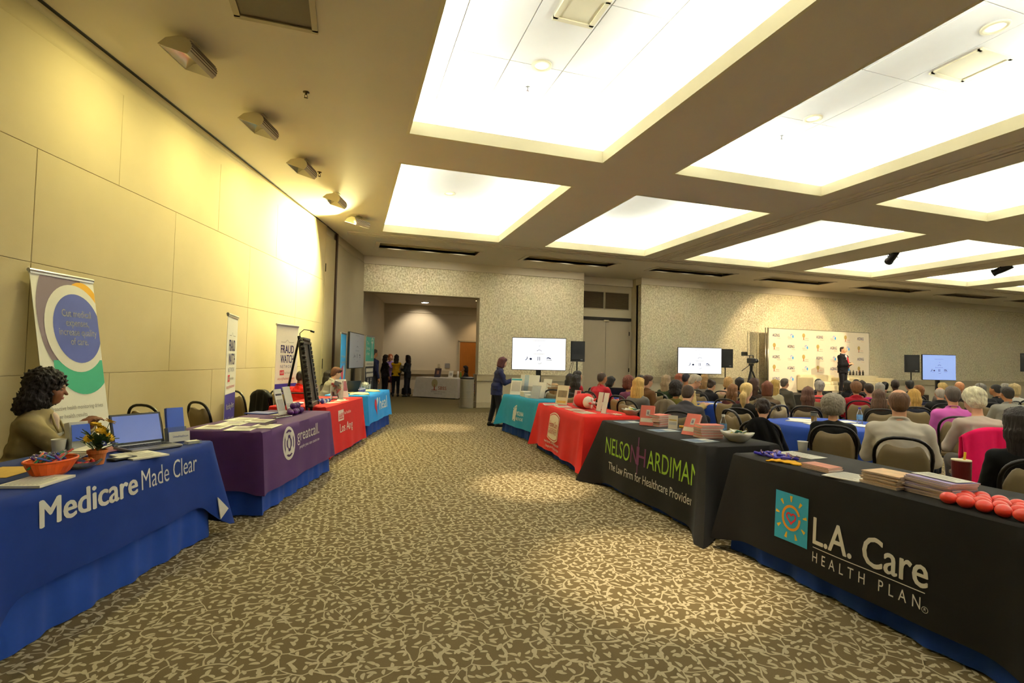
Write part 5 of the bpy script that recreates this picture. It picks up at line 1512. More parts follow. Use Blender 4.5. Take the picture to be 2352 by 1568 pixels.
# ------------------------------------------------------------------ flat prints on upright things (local x right, z up, front is -y)
def fprint(parent, name, mat, geo, x, z, y=-.002):
    v, f = geo
    return link(name, setmesh(name, [(x+p[0], y, z+p[1]) for p in v], f, mat), parent)
def clip_rect(pts, x0, z0, x1, z1):
    def cl(P, ins, inter):
        out = []
        for i in range(len(P)):
            a, b = P[i-1], P[i]
            if ins(b):
                if not ins(a): out.append(inter(a, b))
                out.append(b)
            elif ins(a): out.append(inter(a, b))
        return out
    def ix(X): return lambda a, b: (X, a[1]+(b[1]-a[1])*(X-a[0])/(b[0]-a[0]))
    def iz(Z): return lambda a, b: (a[0]+(b[0]-a[0])*(Z-a[1])/(b[1]-a[1]), Z)
    P = cl(pts, lambda p: p[0] >= x0, ix(x0)); P = cl(P, lambda p: p[0] <= x1, ix(x1)); P = cl(P, lambda p: p[1] >= z0, iz(z0)); P = cl(P, lambda p: p[1] <= z1, iz(z1))
    return P, [tuple(range(len(P)))]
def rollup(label, A, ang, w_, ht, lean=0., col='#e6e3d6', name='retractable_banner'):
    """roll-up banner; A = floor point under its left edge"""
    t = thing(name, label, 'banner', (A[0], A[1], 0), math.radians(ang))
    b = MB(); b.box((w_/2, .0, .05), (w_+.03, .11, .09), bev=.02); b.build('base', CHROME, t)
    up = bpy.data.objects.new('tilt', None)
    bpy.data.objects.remove(up)
    T = Matrix.Translation((0, 0, .06)) @ Matrix.Rotation(-lean, 4, 'X')
    b = MB(); b.box((w_/2, .03, ht/2), (.02, .02, ht)); o = b.build('pole', CHROME, t); o.matrix_basis = T
    b = MB(); b.tube([(-.005, 0, ht-.0), (w_+.005, 0, ht)], .016, 8); b.box((w_/2, .0, ht-.012), (w_, .02, .03)); o = b.build('top_rail', CHROME, t); o.matrix_basis = T
    b = MB(); b.box((w_/2, 0, ht/2), (w_, .004, ht-.02)); p = b.build('panel', paper('banner vinyl '+col, col), t); p.matrix_basis = T
    return t, p
MAUVE = paper('mauve print', '#7d6c72'); GREEN = paper('sea green print', '#3d9a78'); ORNG = paper('amber print', '#d9a12c'); PERI = paper('periwinkle print', '#515a9c'); GREY = paper('grey print ', '#8a867c'); NAVY = paper('navy print', '#2a2462'); REDP = paper('red banner print', '#b52a34'); BLUP = paper('banner blue', '#3a2f86')
# 1: tall leaning banner by the blazer
lean = .175
t, p = rollup('tall white leaning banner reading Cut medical expenses, increase quality of care', (wl(0, .42)+TD*0).to_tuple()[:2] if False else (-2.479+.961*.355, 5.102-.2767*.355), 70., .60, 2.06, lean)
W_ = .6
def disc(c, rx, rz, n=48): return [(c[0]+rx*math.cos(2*PI*i/n), c[1]+rz*math.sin(2*PI*i/n)) for i in range(n)]
Y0 = -.0035
c0 = (.37, 1.60)
fprint(p, 'crescent', MAUVE, clip_rect(disc((.27, 1.70), .25, .50), .005, 1.05, W_-.003, 2.03), 0, 0, Y0)
fprint(p, 'arc', ORNG, clip_rect(disc((.46, 1.72), .20, .30), .30, 1.70, W_-.003, 2.02), 0, 0, Y0-.0004)
fprint(p, 'arc', GREEN, clip_rect(disc((.40, 1.40), .30, .38), .12, .95, W_-.003, 1.32), 0, 0, Y0-.0004)
fprint(p, 'ring', INKW, clip_rect(disc((.37, 1.60), .295, .385), .003, 1.1, W_-.002, 2.03), 0, 0, Y0-.0010)
fprint(p, 'circle', PERI, clip_rect(disc((.385, 1.60), .235, .305), .003, 1.1, W_-.001, 2.03), 0, 0, Y0-.0018)
for k, s in enumerate(('Cut medical', 'expenses,', 'increase quality', 'of care.')):
    fprint(p, 'lettering', INKW, words(s, w=(.285, .225, .37, .17)[k], h=.062, bold=.004, align='CENTER'), .385, 1.70-.082*k, Y0-.0026)
for k, s in enumerate(('Proactive health monitoring drives', 'better health results', 'Medical expense reduced by', 'over $100 per month'.replace('$100', 'a tenth'))):
    fprint(p, 'lettering', GREY, words(s, w=(.50, .33, .46, .40)[k], h=.034), .05, .90-.068*k-(.03 if k > 1 else 0), Y0)
# 2, 3: fraud watch banners
for i, (A, ang, ht, lab) in enumerate((((-1.31, 6.53), 91., 1.84, 'narrow-looking white and purple fraud watch banner beside the empty chairs'), ((-1.10, 8.98), 63., 1.88, 'white and purple fraud watch banner behind the easel'))):
    W_ = .61
    t, p = rollup(lab, A, ang, W_, ht)
    fprint(p, 'lower_field', BLUP, gridrect(.003, .02, W_-.003, .92), 0, 0, Y0)
    fprint(p, 'lettering', NAVY, words('FRAUD', w=.36, h=.13, bold=.028), .13, 1.42, Y0)
    fprint(p, 'lettering', NAVY, words('WATCH', w=.36, h=.13, bold=.028), .13, 1.26, Y0)
    fprint(p, 'lettering', NAVY, words('NETWORK', w=.35, h=.05, space=1.5), .13, 1.175, Y0)
    fprint(p, 'line', GREY, stroke2d([(.13, 1.60), (.25, 1.60), (.30, 1.64), (.35, 1.60), (.49, 1.60)], .006), 0, 0, Y0)
    fprint(p, 'logo_box', REDP, gridrect(0, 0, .115, .08), .12, 1.06, Y0)
    fprint(p, 'lettering', INKW, words('AARP', w=.095, h=.045, bold=.01), .13, 1.078, Y0-.0008)
    fprint(p, 'lettering', GREY, words('Real Possibilities', w=.21, h=.036), .25, 1.08, Y0)
    fprint(p, 'lettering', REDP, words('aarp.org/fraudwatchnetwork', w=.47, h=.04), .07, .985-.0, Y0)
    for k, s in enumerate(('Watchdog Alerts', 'Tips & Resources', 'Free for Everyone')):
        fprint(p, 'lettering', INKW, words(s, w=.46, h=.066, bold=.01), .08, .74-.16*k, Y0-.0008)
# 4: blue heal banner
t, p = rollup('slim sky blue heal banner left of the tilted screen', (-.147, 11.322), 80.5, .61, 1.89, 0., '#3f9ad6')
for k, s in enumerate(('We believe', 'in house calls')): fprint(p, 'lettering', INKW, words(s, w=.42, h=.06, bold=.006), .10, 1.36-.12*k, Y0)
hh_ = heart_half(-1, .36, .62); fprint(p, 'heart_half', REDP, ([(q[0]-.01, q[1]) for q in hh_[0]], hh_[1]), .32, .95, Y0)
hh_ = heart_half(1, .30, .40); fprint(p, 'heart_half', INKW, ([(q[0]+.01, q[1]) for q in hh_[0]], hh_[1]), .32, 1.06, Y0)
fprint(p, 'lettering', INKW, words('heal', w=.42, h=.2, bold=.01), .10, .42, Y0)
# 5: teal and charcoal banner
W_ = .84
t, p = rollup('teal and charcoal banner with white figures by the opening', (.435, 13.935), 73., W_, 1.95, 0., '#d8d4c6')
TEALP = paper('banner teal', '#4a9c8c'); CHARC = paper('banner charcoal', '#2c303a')
fprint(p, 'upper_field', TEALP, gridrect(.003, 1.28, W_-.003, 1.92), 0, 0, Y0); fprint(p, 'middle_field', CHARC, gridrect(.003, .42, W_-.003, 1.14), 0, 0, Y0); fprint(p, 'lower_field', TEALP, gridrect(.003, .32, W_-.003, .41), 0, 0, Y0)
for k, (s, ww) in enumerate((('The', .22), ('Strong', .32), ('at Heart', .30))): fprint(p, 'lettering', INKW, words(s, w=ww, h=.09), .08, 1.72-.14*k, Y0-.0008)
fprint(p, 'lettering', CHARC, words('a better way to age', w=.6, h=.045), .12, 1.19, Y0-.0008)
def figure2d(s):
    return [stroke2d([(0, .0), (0, .22*s)], [.05*s, .08*s]), stroke2d([(-.11*s, .29*s), (-.10*s, .17*s), (0, .2*s), (.10*s, .17*s), (.11*s, .29*s)], .03*s), stroke2d([(-.05*s, -.24*s), (0, 0), (.05*s, -.24*s)], .04*s), disc2d(.035*s, .04*s, 14, (0, .28*s))]
for (x, z, s) in ((.62, 1.60, 1.), (.30, .66, .55), (.60, .66, .55), (.30, .55, .4), (.62, .55, .4)):
    for g in figure2d(s): fprint(p, 'figure', INKW, g, x, z, Y0-.0012)
for k in range(10):
    fprint(p, 'speech_bubble', INKW, disc2d(.075, .06, 14), .15+.14*(k % 5)+(.03 if k > 4 else 0), 1.04-.13*(k//5), Y0-.0012)
fprint(p, 'photo', paper('photo blue', '#5b7f92'), disc2d(.06, .06, 18), .16, .20, Y0); fprint(p, 'lettering', CHARC, words('Visit our table', w=.4, h=.05), .32, .18, Y0)

# ------------------------------------------------------------------ screens on stands
def screen(label, cx, cy, rz, w_, h, ztop, emit, tint='#f4f6fb', ink='#2b3b7a'):
    t = thing('display_screen', label, 'screen', (cx, cy, 0), rz, 'presentation screens on stands')
    zc = ztop-h/2
    b = MB(); b.box((0, .025, zc), (w_, .05, h), bev=.008); b.box((0, .065, zc), (w_*.6, .05, h*.55), bev=.01); b.build('casing', BLK, t)
    b = MB(); b.box((0, -.001, zc), (w_-.03, .004, h-.035)); sc = b.build('screen_panel', M('lit screen '+tint+str(emit), tint, rough=.3, var=.001, emit=emit), t)
    IN = M('slide ink '+ink, ink, rough=.5, var=.02, emit=.0); LG = M('slide grey', '#6a7086', rough=.5, var=.02)
    Y = -.0045; k = w_/1.4
    def P(name, m, g, x, z): fprint(sc, name, m, ([(a*k, c*k) for a, c in g[0]], g[1]), x*k, zc+z*k, Y)
    P('lettering', LG, words('Environment', w=.32, h=.045), -.16, -.02)
    P('lettering', LG, words('Better Aging Now', w=.36, h=.03), -.18, .33)
    P('icon', IN, stroke2d([(-.06, 0), (-.02, .03), (.03, .03), (.07, .0)], .014), 0, .07)
    P('icon', IN, gridrect(-.03, -.05, -.012, .05, 1, 1), -.0, -.12); P('icon', IN, gridrect(.012, -.05, .03, .05, 1, 1), 0, -.12)
    P('icon', IN, stroke2d([(-.05, -.05), (0, .0), (.0, .05)], .02), -.30, -.12); P('icon', IN, disc2d(.035, .03, 12), -.21, -.13)
    P('icon', IN, stroke2d([(-.06, 0), (-.02, .02), (.05, -.01)], .03), .26, -.11); P('icon', LG, gridrect(-.07, -.05, .08, -.035, 1, 1), .26, -.11)
    P('lettering', LG, words('support', w=.12, h=.02), -.31, -.20); P('lettering', LG, words('housing', w=.12, h=.02), .2, -.2)
    P('icon', LG, stroke2d([(-.05, 0), (.02, .0), (.05, .03)], .012), .02, -.25); P('icon', LG, stroke2d([(-.03, 0), (.02, .02)], .01), .02, .2)
    b = MB(); b.box((0, .08, (ztop-h*.3)/2+.03), (.13, .07, ztop-h*.3), bev=.01); b.build('stand_post', BLKM, t)
    b = MB(); b.box((0, .05, .02), (.85, .55, .04), bev=.01); b.build('stand_base', BLKM, t)
    return t
screen('large bright screen on a black stand behind the teal table', 4.76, 12.64, -.309, 1.42, .855, 2.055, .9)
screen('bright screen left of the logo backdrop', 10.92, 14.15, -.309, 1.43, .86, 2.0, .88)
screen('smaller bluish screen right of the stage', 19.12, 12.28, -.307, 1.15, .87, 1.96, .55, '#8ea6e6', '#2a2a5c')
screen('dim grey screen seen at an angle near the left wall', .20, 12.55, math.radians(76), 1.43, .82, 2.0, .10, '#8f959c', '#30343c')

def pa_speaker(label, x, y, z0, z1, rz, w_=.38, stand=True):
    t = thing('loudspeaker', label, 'loudspeaker', (x, y, z0), rz, 'loudspeakers on stands')
    h = z1-z0
    b = MB(); b.prism([(-w_/2, -.17), (w_/2, -.17), (w_*.36, .18), (-w_*.36, .18)], 0, h); b.build('cabinet', BLK, t)
    b = MB(); b.box((0, -.175, h*.52), (w_*.9, .012, h*.86), bev=.005); b.build('grille', M('black mesh grille', '#1a1a1c', rough=.6, var=.3, scale=300), t)
    b = MB(); b.box((w_*.28, -.184, h*.1), (w_*.16, .004, .022)); b.build('badge', CHROME, t)
    s = thing('speaker_stand', 'black tripod stand under the '+label.replace('black ', ''), 'stand', (x, y, 0), rz, 'speaker stands')
    b = MB(); b.tube([(0, 0, .25), (0, 0, z0)], .018, 8); b.build('pole', BLKM, s)
    b = MB(); b.tube([(0, 0, .60), (0, 0, .68)], .03, 10); b.build('collar', BLKM, s)
    for k in range(3):
        a = 2*PI*k/3+.4; b = MB(); b.tube([(0, 0, .64), (.5*math.cos(a), .5*math.sin(a), .012)], .011, 6); b.tube([(0, 0, .28), (.28*math.cos(a), .28*math.sin(a), .29)], .008, 6); b.build('leg', BLKM, s)
    return t
pa_speaker('black loudspeaker between the first screen and the double doors', 5.95, 12.85, 1.45, 2.0, -.35)
pa_speaker('black loudspeaker behind the middle screen', 12.05, 14.3, 1.36, 1.98, -.5, .42)
pa_speaker('black loudspeaker left of the bluish screen', 18.28, 12.62, 1.34, 1.93, -.8, .42)
pa_speaker('black loudspeaker cut off by the right edge', 23.2, 12.0, 1.45, 2.1, -.9, .45)
for k, (px, dz) in enumerate(((5.86, .0), (5.90, .1))):
    b = MB(); b.tube([(px, 12.95, 1.44), (px-.10+.03*k, 12.95, 1.2), (px-.05, 12.93, .95), (5.95, 12.88, .75)], .006, 6); o = b.build('speaker_cable', BLK, None, smooth=True); tag(o, ('thin black cable' if k else 'looping black cable')+' hanging below the first loudspeaker', 'cable')

# ------------------------------------------------------------------ stage, backdrop, sofas
b = MB(); b.box((16.9, 14.2, STZ/2), (6.6, 1.75, STZ)); t = thing('stage_platform', 'low dark stage platform under the logo backdrop', 'stage', (0, 0, 0)); b.build('deck', cloth('dark stage carpet', '#2c2824'), t)
BDZ = 2.78
t = thing('logo_backdrop', 'wide white backdrop with rows of sponsor logos behind the stage', 'backdrop', (14.18, 14.62, STZ), 0)
bw, bh = 4.77, BDZ-STZ
b = MB(); b.box((bw/2, .01, bh/2), (bw, .02, bh)); p = b.build('panel', paper('backdrop fabric', '#e6dccb'), t)
for x, wd in ((-.12, .03), (-.01, .04), (bw+.02, .05)):
    b = MB(); b.tube([(x, .03, 0), (x, .03, bh+.03)], wd/2, 8); b.build('side_post', STEEL, t, smooth=True)
b = MB(); b.tube([(-.02, .03, bh+.01), (bw+.02, .03, bh+.01)], .015, 8); b.build('top_bar', STEEL, t)
AGB = paper('logo violet', '#4f62e0'); AGO = paper('logo salmon', '#cf9d86'); AGC = paper('logo sky', '#3f97ea'); OLV = paper('logo olive', '#b39b5a'); BRK = paper('logo brick', '#b5694a')
for r in range(6):
    for c in range(7):
        kind = c % 3 if r % 2 == 0 else (c+2) % 3
        x = .16+c*.668; z = bh-.30-r*.385
        if z < .05: continue
        if kind == 0:
            fprint(p, 'logo', AGB, words('AGING', w=.32, h=.105, bold=.004), x, z+.02, -.004); fprint(p, 'logo', AGO, words('forward', w=.15, h=.04), x+.2, z-.05, -.004)
        elif kind == 1:
            fprint(p, 'logo', AGC, disc2d(.035, .055, 14), x+.25, z+.05, -.004); fprint(p, 'logo', AGB, ring2d(.05, .05, .016, 14, .5, 4.), x+.19, z+.09, -.004); fprint(p, 'logo', GREY, words('iCare', w=.15, h=.045), x+.02, z, -.004); fprint(p, 'logo', AGO, gridrect(0, 0, .2, .01, 1, 1), x+.03, z-.04, -.004)
        else:
            fprint(p, 'logo', OLV, disc2d(.066, .08, 16), x+.08, z+.1, -.004); fprint(p, 'logo', BRK, stroke2d([(0, -.05), (0, .06)], [.05, .018]), x+.08, z, -.0046); fprint(p, 'logo', AGO, words('SBSS', w=.15, h=.04), x+.15, z-.02, -.004); fprint(p, 'logo', GREY, gridrect(0, 0, .28, .01, 1, 1), x+.03, z-.07, -.004)
IVORY = M('ivory leather', '#e2d6b4', rough=.45, var=.05, scale=6, spec=.4)
def sofa(label, cx, cy, w_):
    t = thing('sofa', label, 'sofa', (cx, cy, STZ), 0)
    for s in (-1, 1):
        b = MB(); b.box((s*(w_/2-.09), 0, .32), (.18, .74, .50), bev=.03); b.build('arm', IVORY, t)
    b = MB(); b.box((0, .30, .36), (w_-.02, .16, .58), bev=.03); b.build('backrest', IVORY, t)
    b = MB(); b.box((0, -.02, .20), (w_-.36, .68, .22), bev=.02); b.build('base', IVORY, t)
    for s in (-1, 1):
        b = MB(); b.box((s*(w_-.37)/4, -.04, .36), ((w_-.38)/2-.01, .60, .13), bev=.03); b.build('seat_cushion', IVORY, t)
        for yy in (-.3, .3):
            b = MB(); b.box((s*(w_/2-.1), yy, .045), (.05, .05, .09)); b.build('leg', BLKM, t)
sofa('ivory leather sofa on the stage, left of the man speaking', 16.25, 14.25, 1.65)
sofa('ivory leather sofa on the stage, right of the man speaking', 18.35, 14.25, 1.85)
for k in range(6):
    x = 17.65+.16*k
    o = MB(); o.lathe([(.03, 0), (.032, .12), (.014, .15), (.014, .19)], 10) if k != 3 else o.lathe([(.02, 0), (.02, .16)], 10)
    o = o.build('stage_bottle', M('smoky bottle', '#3b3630', rough=.2, var=.05), None, smooth=True, loc=(x, 14.47+.0*k, STZ+.655)); tag(o, 'small dark bottle standing on the back of the right ivory sofa', 'bottle', 'bottles behind the right sofa')

# ------------------------------------------------------------------ video cameras on tripods, theatre spots
def camcorder(label, x, y, zc, rz):
    t = thing('video_camera', label, 'camera', (x, y, zc), rz)
    b = MB(); b.box((0, 0, 0), (.12, .26, .13), bev=.015); b.build('body', BLK, t)
    b = MB(); b.tube([(0, .13, .0), (0, .27, .0)], .045, 14); b.tube([(0, .27, 0), (0, .31, 0)], .055, 14); b.build('lens', BLKM, t)
    b = MB(); b.tube([(0, -.10, .06), (0, -.10, .13), (0, .10, .14), (0, .12, .06)], .012, 8); b.build('handle', BLK, t)
    b = MB(); b.box((-.15, -.05, .17), (.16, .02, .10), TR((0, 0, 0)), bev=.006); b.tube([(-.02, -.02, .12), (-.10, -.05, .14)], .01, 6); b.build('viewfinder', BLK, t)
    s = thing('camera_tripod', 'black tripod under the '+label.replace('black ', ''), 'tripod', (x, y, 0), rz)
    b = MB(); b.box((0, 0, zc-.10), (.09, .12, .06), bev=.01); b.tube([(0, 0, zc-.12), (0, 0, zc-.28)], .035, 10); b.build('fluid_head', BLKM, s)
    b = MB(); b.tube([(.0, -.06, zc-.10), (-.08, -.35, zc-.26)], .01, 6); b.build('pan_handle', BLK, s)
    b = MB(); b.tube([(0, 0, zc-.28), (0, 0, zc-.5)], .022, 8); b.build('centre_column', CHROME, s)
    for k in range(3):
        a = 2*PI*k/3+.5; b = MB(); b.tube([(.03*math.cos(a), .03*math.sin(a), zc-.27), (.28*math.cos(a), .28*math.sin(a), .6), (.48*math.cos(a), .48*math.sin(a), .012)], [.02, .016, .012], 6); b.build('leg', BLKM, s)
camcorder('black video camera with raised viewfinder left of the logo backdrop', 9.70, 10.57, 1.57, -1.15)
camcorder('black video camera at the far right edge', 12.0, 5.75, 1.28, .35)
def theatre_spot(label, x, y, aim, power, size, col=(1, .76, .42)):
    p = Vector((x, y, ZC-.06)); a = Vector(aim); t = thing('theatre_spotlight', label, 'lamp', p)
    d = (a-p).normalized(); q = d.to_track_quat('Y', 'Z').to_matrix().to_4x4()
    b = MB(); b.tube([(0, -.20, 0), (0, .05, 0), (0, .20, 0)], [.075, .09, .085], 14, q); b.tube([(0, .20, 0), (0, .24, 0)], .10, 14, q); b.build('barrel', BLK, t, smooth=False)
    b = MB(); b.tube([(-.12, 0, 0), (-.12, 0, .14), (.12, 0, .14), (.12, 0, 0)], .012, 6); b.tube([(0, 0, .14), (0, 0, .36)], .014, 6); b.build('yoke', BLKM, t)
    b = MB(); b.box((.15, 0, 0), (.08, .01, .02)); b.box((-.15, 0, 0), (.08, .01, .02)); b.build('knob', BLKM, t)
    light('spotlight_beam', 'SPOT', p+d*.27, power, col, aim=a, spot_size=math.radians(size), spot_blend=.35, shadow_soft_size=.04)
theatre_spot('black theatre spotlight hanging in the nearer coffer, pointing at the stage', 13.0, 9.4, (16.2, 14.6, 1.9), 850., 46)
theatre_spot('black theatre spotlight tilted sideways at the far right coffer', 17.2, 9.4, (15.6, 14.9, 2.0), 800., 50)

# ------------------------------------------------------------------ easel with framed panel
EP = wl(-5.22, 1.28)
t = thing('display_easel', 'black easel standing between the purple and red tables', 'easel', EP, WANG+.2)
for sx in (-1, 1):
    b = MB(); b.tube([(sx*.26, -.22, 0), (sx*.03, .06, 1.70)], [.02, .016], 6); b.build('leg', BLKM, t)
b = MB(); b.tube([(0, .34, 0), (0, .06, 1.66)], [.018, .014], 6); b.build('rear_leg', BLKM, t)
b = MB(); b.tube([(-.10, -.02, 1.18), (.10, -.02, 1.18)], .014, 6); b.tube([(0, .20, .95), (0, -.06, .95)], .01, 6); b.build('cross_bar', BLKM, t)
b = MB(); b.box((0, -.13, .80), (.46, .09, .022)); b.build('tray', BLKM, t)
fr = thing('framed_panel', 'dark ornate framed panel leaning on the easel', 'picture', EP, WANG+.2)
T = TR((0, -.135, .82), (-.165, 0, 0))
FRM = M('black carved frame', '#17120d', rough=.4, var=.4, scale=20, spec=.5)
b = MB(); b.box((0, 0, .40), (.5, .02, .80), T); b.build('panel', M('dark painted panel', '#2a2119', rough=.5, var=.7, scale=7), fr)
b = MB()
for x0, z0, sx, sz in ((-.27, .40, .06, .88), (.27, .40, .06, .88), (0, -.01, .6, .06), (0, .81, .6, .06)): b.box((x0, -.01, z0), (sx, .05, sz), T, bev=.01)
b.build('frame', FRM, fr)
sp = MB(); sp.box((0, 0, 0), (.045, .05, .045), TR(rot=(0, .78, 0)), bev=.008); spm = setmesh('carving', sp.v, sp.f, FRM)
for k in range(15):
    for sx in (-1, 1): link('carving', spm, fr, T @ Vector((sx*.295, -.025, -.02+k*.058)))
for k in range(9): link('carving', spm, fr, T @ Vector((-.24+k*.06, -.025, .84)))
b = MB(); b.tube([(0, .05, 1.64), (0, .05, 1.74), (0, .0, 1.79), (0, -.08, 1.78)], .006, 6); b.tube([(0, -.08, 1.775), (0, -.13, 1.76)], .014, 8)
b.build('picture_lamp', BLKM, t, smooth=True)

# ------------------------------------------------------------------ bin, bags
t = thing('litter_bin', 'round brushed steel litter bin at the corner of the opening', 'bin', (3.42, 15.12, 0))
b = MB(); b.lathe([(.205, 0), (.21, .02), (.21, .86), (.2, .865)], 32); b.build('drum', STEEL, t, smooth=False)
for z in (.05, .30, .50, .82):
    b = MB(); b.lathe([(.212, z), (.214, z+.006), (.214, z+.016), (.212, z+.02)], 32, cap=False); b.build('band', STEEL, t, smooth=True)
b = MB(); b.lathe([(.20, .865), (.215, .868), (.215, .90), (.13, .93), (.12, .92), (.12, .90)], 32); b.build('lid', BLK, t, smooth=False)
b = MB()
for k in range(5): b.box((.12+.02*(k % 2), -.172+.01*(k % 2), .50+.05*k), (.05, .012, .04), TR(rot=(0, 0, .6)))
b.build('sticker', M('purple sticker', '#3a2c52', rough=.6, var=.1), t)
def bag(label, x, y, w_, h, mat, rz=0., kind='handbag'):
    t = thing(kind, label, 'bag', (x, y, 0), rz)
    if kind == 'backpack':
        put('body', soft_mesh('body', [cone((0, 0, 0), np.eye(3), .08, h-.16, w_/2, w_/2*.9, .55, k=.04), ell((0, -.08, h*.3), (w_*.38, .07, h*.22), k=.03)], .018, SKIN0), t, mat)
        b = MB(); b.tube([(-.1, .12, h-.05), (-.12, .18, h*.6), (-.1, .12, .12)], .018, 6); b.build('strap', BLK, t); b = MB(); b.tube([(.1, .12, h-.05), (.12, .18, h*.6), (.1, .12, .12)], .018, 6); b.build('strap', BLK, t)
        b = MB(); b.tube([(-.05, 0, h-.02), (0, 0, h+.05), (.05, 0, h-.02)], .01, 6); b.build('grab_handle', BLK, t)
    else:
        put('body', soft_mesh('body', [cone((0, 0, 0), np.eye(3), .06, h-.05, w_/2, w_/2*.92, .4, k=.04)], .018, SKIN0), t, mat)
        for yy in (-.05, .05):
            b = MB(); b.tube([(-w_*.25, yy, h-.05)]+[(w_*.25*math.cos(PI-PI*i/8), yy, h-.02+.22*math.sin(PI*i/8)) for i in range(9)]+[(w_*.25, yy, h-.05)], .009, 6); b.build('handle', mat, t, smooth=True)
    return t
bag('black tote bag on the floor beside the woman in the dark blazer', 2.18, 20.15, .38, .34, cloth('black leather', '#131112', rough=.5))
bag('black floral backpack on the floor by the white table', 2.62, 20.0, .34, .46, M('floral backpack fabric', '#22202a', rough=.8, var=.9, scale=22), -.3, 'backpack')
# ------------------------------------------------------------------ things lying on the tables
def item(name, label, cat, key, x, y, rz=0., z=0., group=None):
    t = thing(name, label, cat, tpt(key, x, y, z), trz(key)+rz, group); return t
def sheet(key, x, y, label, w_=.216, d=.28, rz=0., mat=None, n=1, z=0., ink=True, name='flyer', group='papers on the tables'):
    t = item(name, label, 'paper', key, x, y, rz, z, group)
    b = MB(); b.box((0, 0, .0008*n+.0004), (w_, d, .0016*n)); b.build('sheet', mat or WHT, t)
    if ink:
        b = MB(); h = .0016*n+.0010
        r = random.Random(int(x*1000)+int(y*77))
        yy = d/2-.03
        while yy > -d/2+.02:
            l = w_*r.uniform(.5, .85); b.box((-w_*.42+l/2, yy, h), (l, .006, .0003)); yy -= .02
        b.build('printed_text', M('faint ink', '#a9a498', rough=.8, var=.05), t)
    return t
def stack(key, x, y, label, w_, d, n, th, mats, rz=0., name='booklet_stack', jit=.012, seed=1, cat='booklets', piece='booklet'):
    """a pile; every booklet in it is a thing of its own"""
    r = random.Random(seed)
    for k in range(n):
        t = item(piece, label[0] % ('topmost' if k == n-1 else label[1][k % len(label[1])]) if '%' in label[0] else label[0], cat, key, x+r.uniform(-jit, jit), y+r.uniform(-jit, jit), rz+r.uniform(-.06, .06), k*th, name.replace('_', ' '))
        b = MB(); b.box((0, 0, th*.5), (w_, d, th*.93), bev=min(.002, th*.2)); b.build('pages', mats[0], t)
        b = MB(); b.box((0, 0, th*.95), (w_+.002, d+.002, th*.08)); b.build('cover', mats[1] if k == n-1 or len(mats) < 3 else mats[2], t)
def acrylic_stand(key, x, y, label, w_=.22, h=.30, rz=0., mat=None, deco=None, lean=.28):
    t = item('sign_holder', label, 'sign', key, x, y, rz)
    T = TR((0, 0, .005), (-lean, 0, 0))
    b = MB(); b.box((0, 0, h/2), (w_, .003, h), T); b.build('sign_sheet', mat or WHT, t)
    b = MB(); b.box((0, .004, h/2), (w_+.006, .002, h+.006), T); b.box((0, .05, .0035), (w_+.006, .12, .003)); b.build('acrylic', ACR, t)
    if deco:
        for (m_, x0, z0, x1, z1) in deco:
            b = MB(); b.box(((x0+x1)/2*w_, -.0026, (z0+z1)/2*h), ((x1-x0)*w_, .001, (z1-z0)*h), T); b.build('printed_block', m_, t)
    return t
def leaflet_rack(key, x, y, label, w_=.11, h=.22, rz=0., mat=None, d=.045, pock=True):
    t = item('leaflet_holder', label, 'leaflets', key, x, y, rz)
    T = TR((0, 0, .004), (-.22, 0, 0))
    b = MB(); b.box((0, 0, h*.52), (w_-.006, d*.6, h*.98), T, bev=.002); b.build('leaflets', mat or WHT, t)
    b = MB(); b.box((0, -d*.5, h*.22), (w_+.004, .003, h*.42), T); b.box((0, d*.45, h*.45), (w_+.004, .003, h*.9), T); b.box((-w_/2-.002, 0, h*.22), (.003, d, h*.42), T); b.box((w_/2+.002, 0, h*.22), (.003, d, h*.42), T); b.build('holder', ACR, t)
    return t
INKB = M('blue brochure', '#2950b4', rough=.45, var=.06, scale=9); GOLD = M('golden print', '#c9a24a', rough=.6, var=.2, scale=20); LGREY = M('light grey print', '#b9b4aa', rough=.7, var=.1)
DKINK = M('dark print', '#3d3a40', rough=.7, var=.1)

# ---- blue table
t = item('pen_basket', 'orange woven plastic basket full of pens', 'basket', 'blue', -.325, .19, .1)
v = []; f = []; n = 40; pr = [(.085, .055, .0), (.105, .07, .015), (.13, .09, .055), (.142, .10, .082), (.138, .096, .084), (.125, .085, .05), (.095, .06, .01)]
for a, c, z in pr:
    for k in range(n):
        q = 2*PI*k/n; w_ = 1+.012*math.cos(k*PI) if z > .01 else 1
        v.append((a*w_*math.cos(q), c*w_*math.sin(q), z))
for j in range(len(pr)-1):
    for k in range(n): f.append((j*n+k, j*n+(k+1) % n, (j+1)*n+(k+1) % n, (j+1)*n+k))
f.append(tuple(range(n-1, -1, -1))); f.append(tuple(range((len(pr)-1)*n, len(pr)*n)))
b = MB(); b.add(v, f); b.build('bowl', M('orange plastic', '#e0591a', rough=.4, var=.06), t)
b = MB(); b.tube([(.142*math.cos(2*PI*k/32), .10*math.sin(2*PI*k/32), .085) for k in range(32)], .006, 6, closed=True); b.build('rim', M('orange plastic', '#e0591a'), t, smooth=True)
pc = [('green', '#1f7a45'), ('purple', '#4b2d86'), ('orange', '#e0642a'), ('blue', '#2b55b0'), ('dark green', '#1c5a3a'), ('violet', '#5a3aa0'), ('red', '#b83a2a'), ('light blue', '#4f86c8')]
r = random.Random(5)
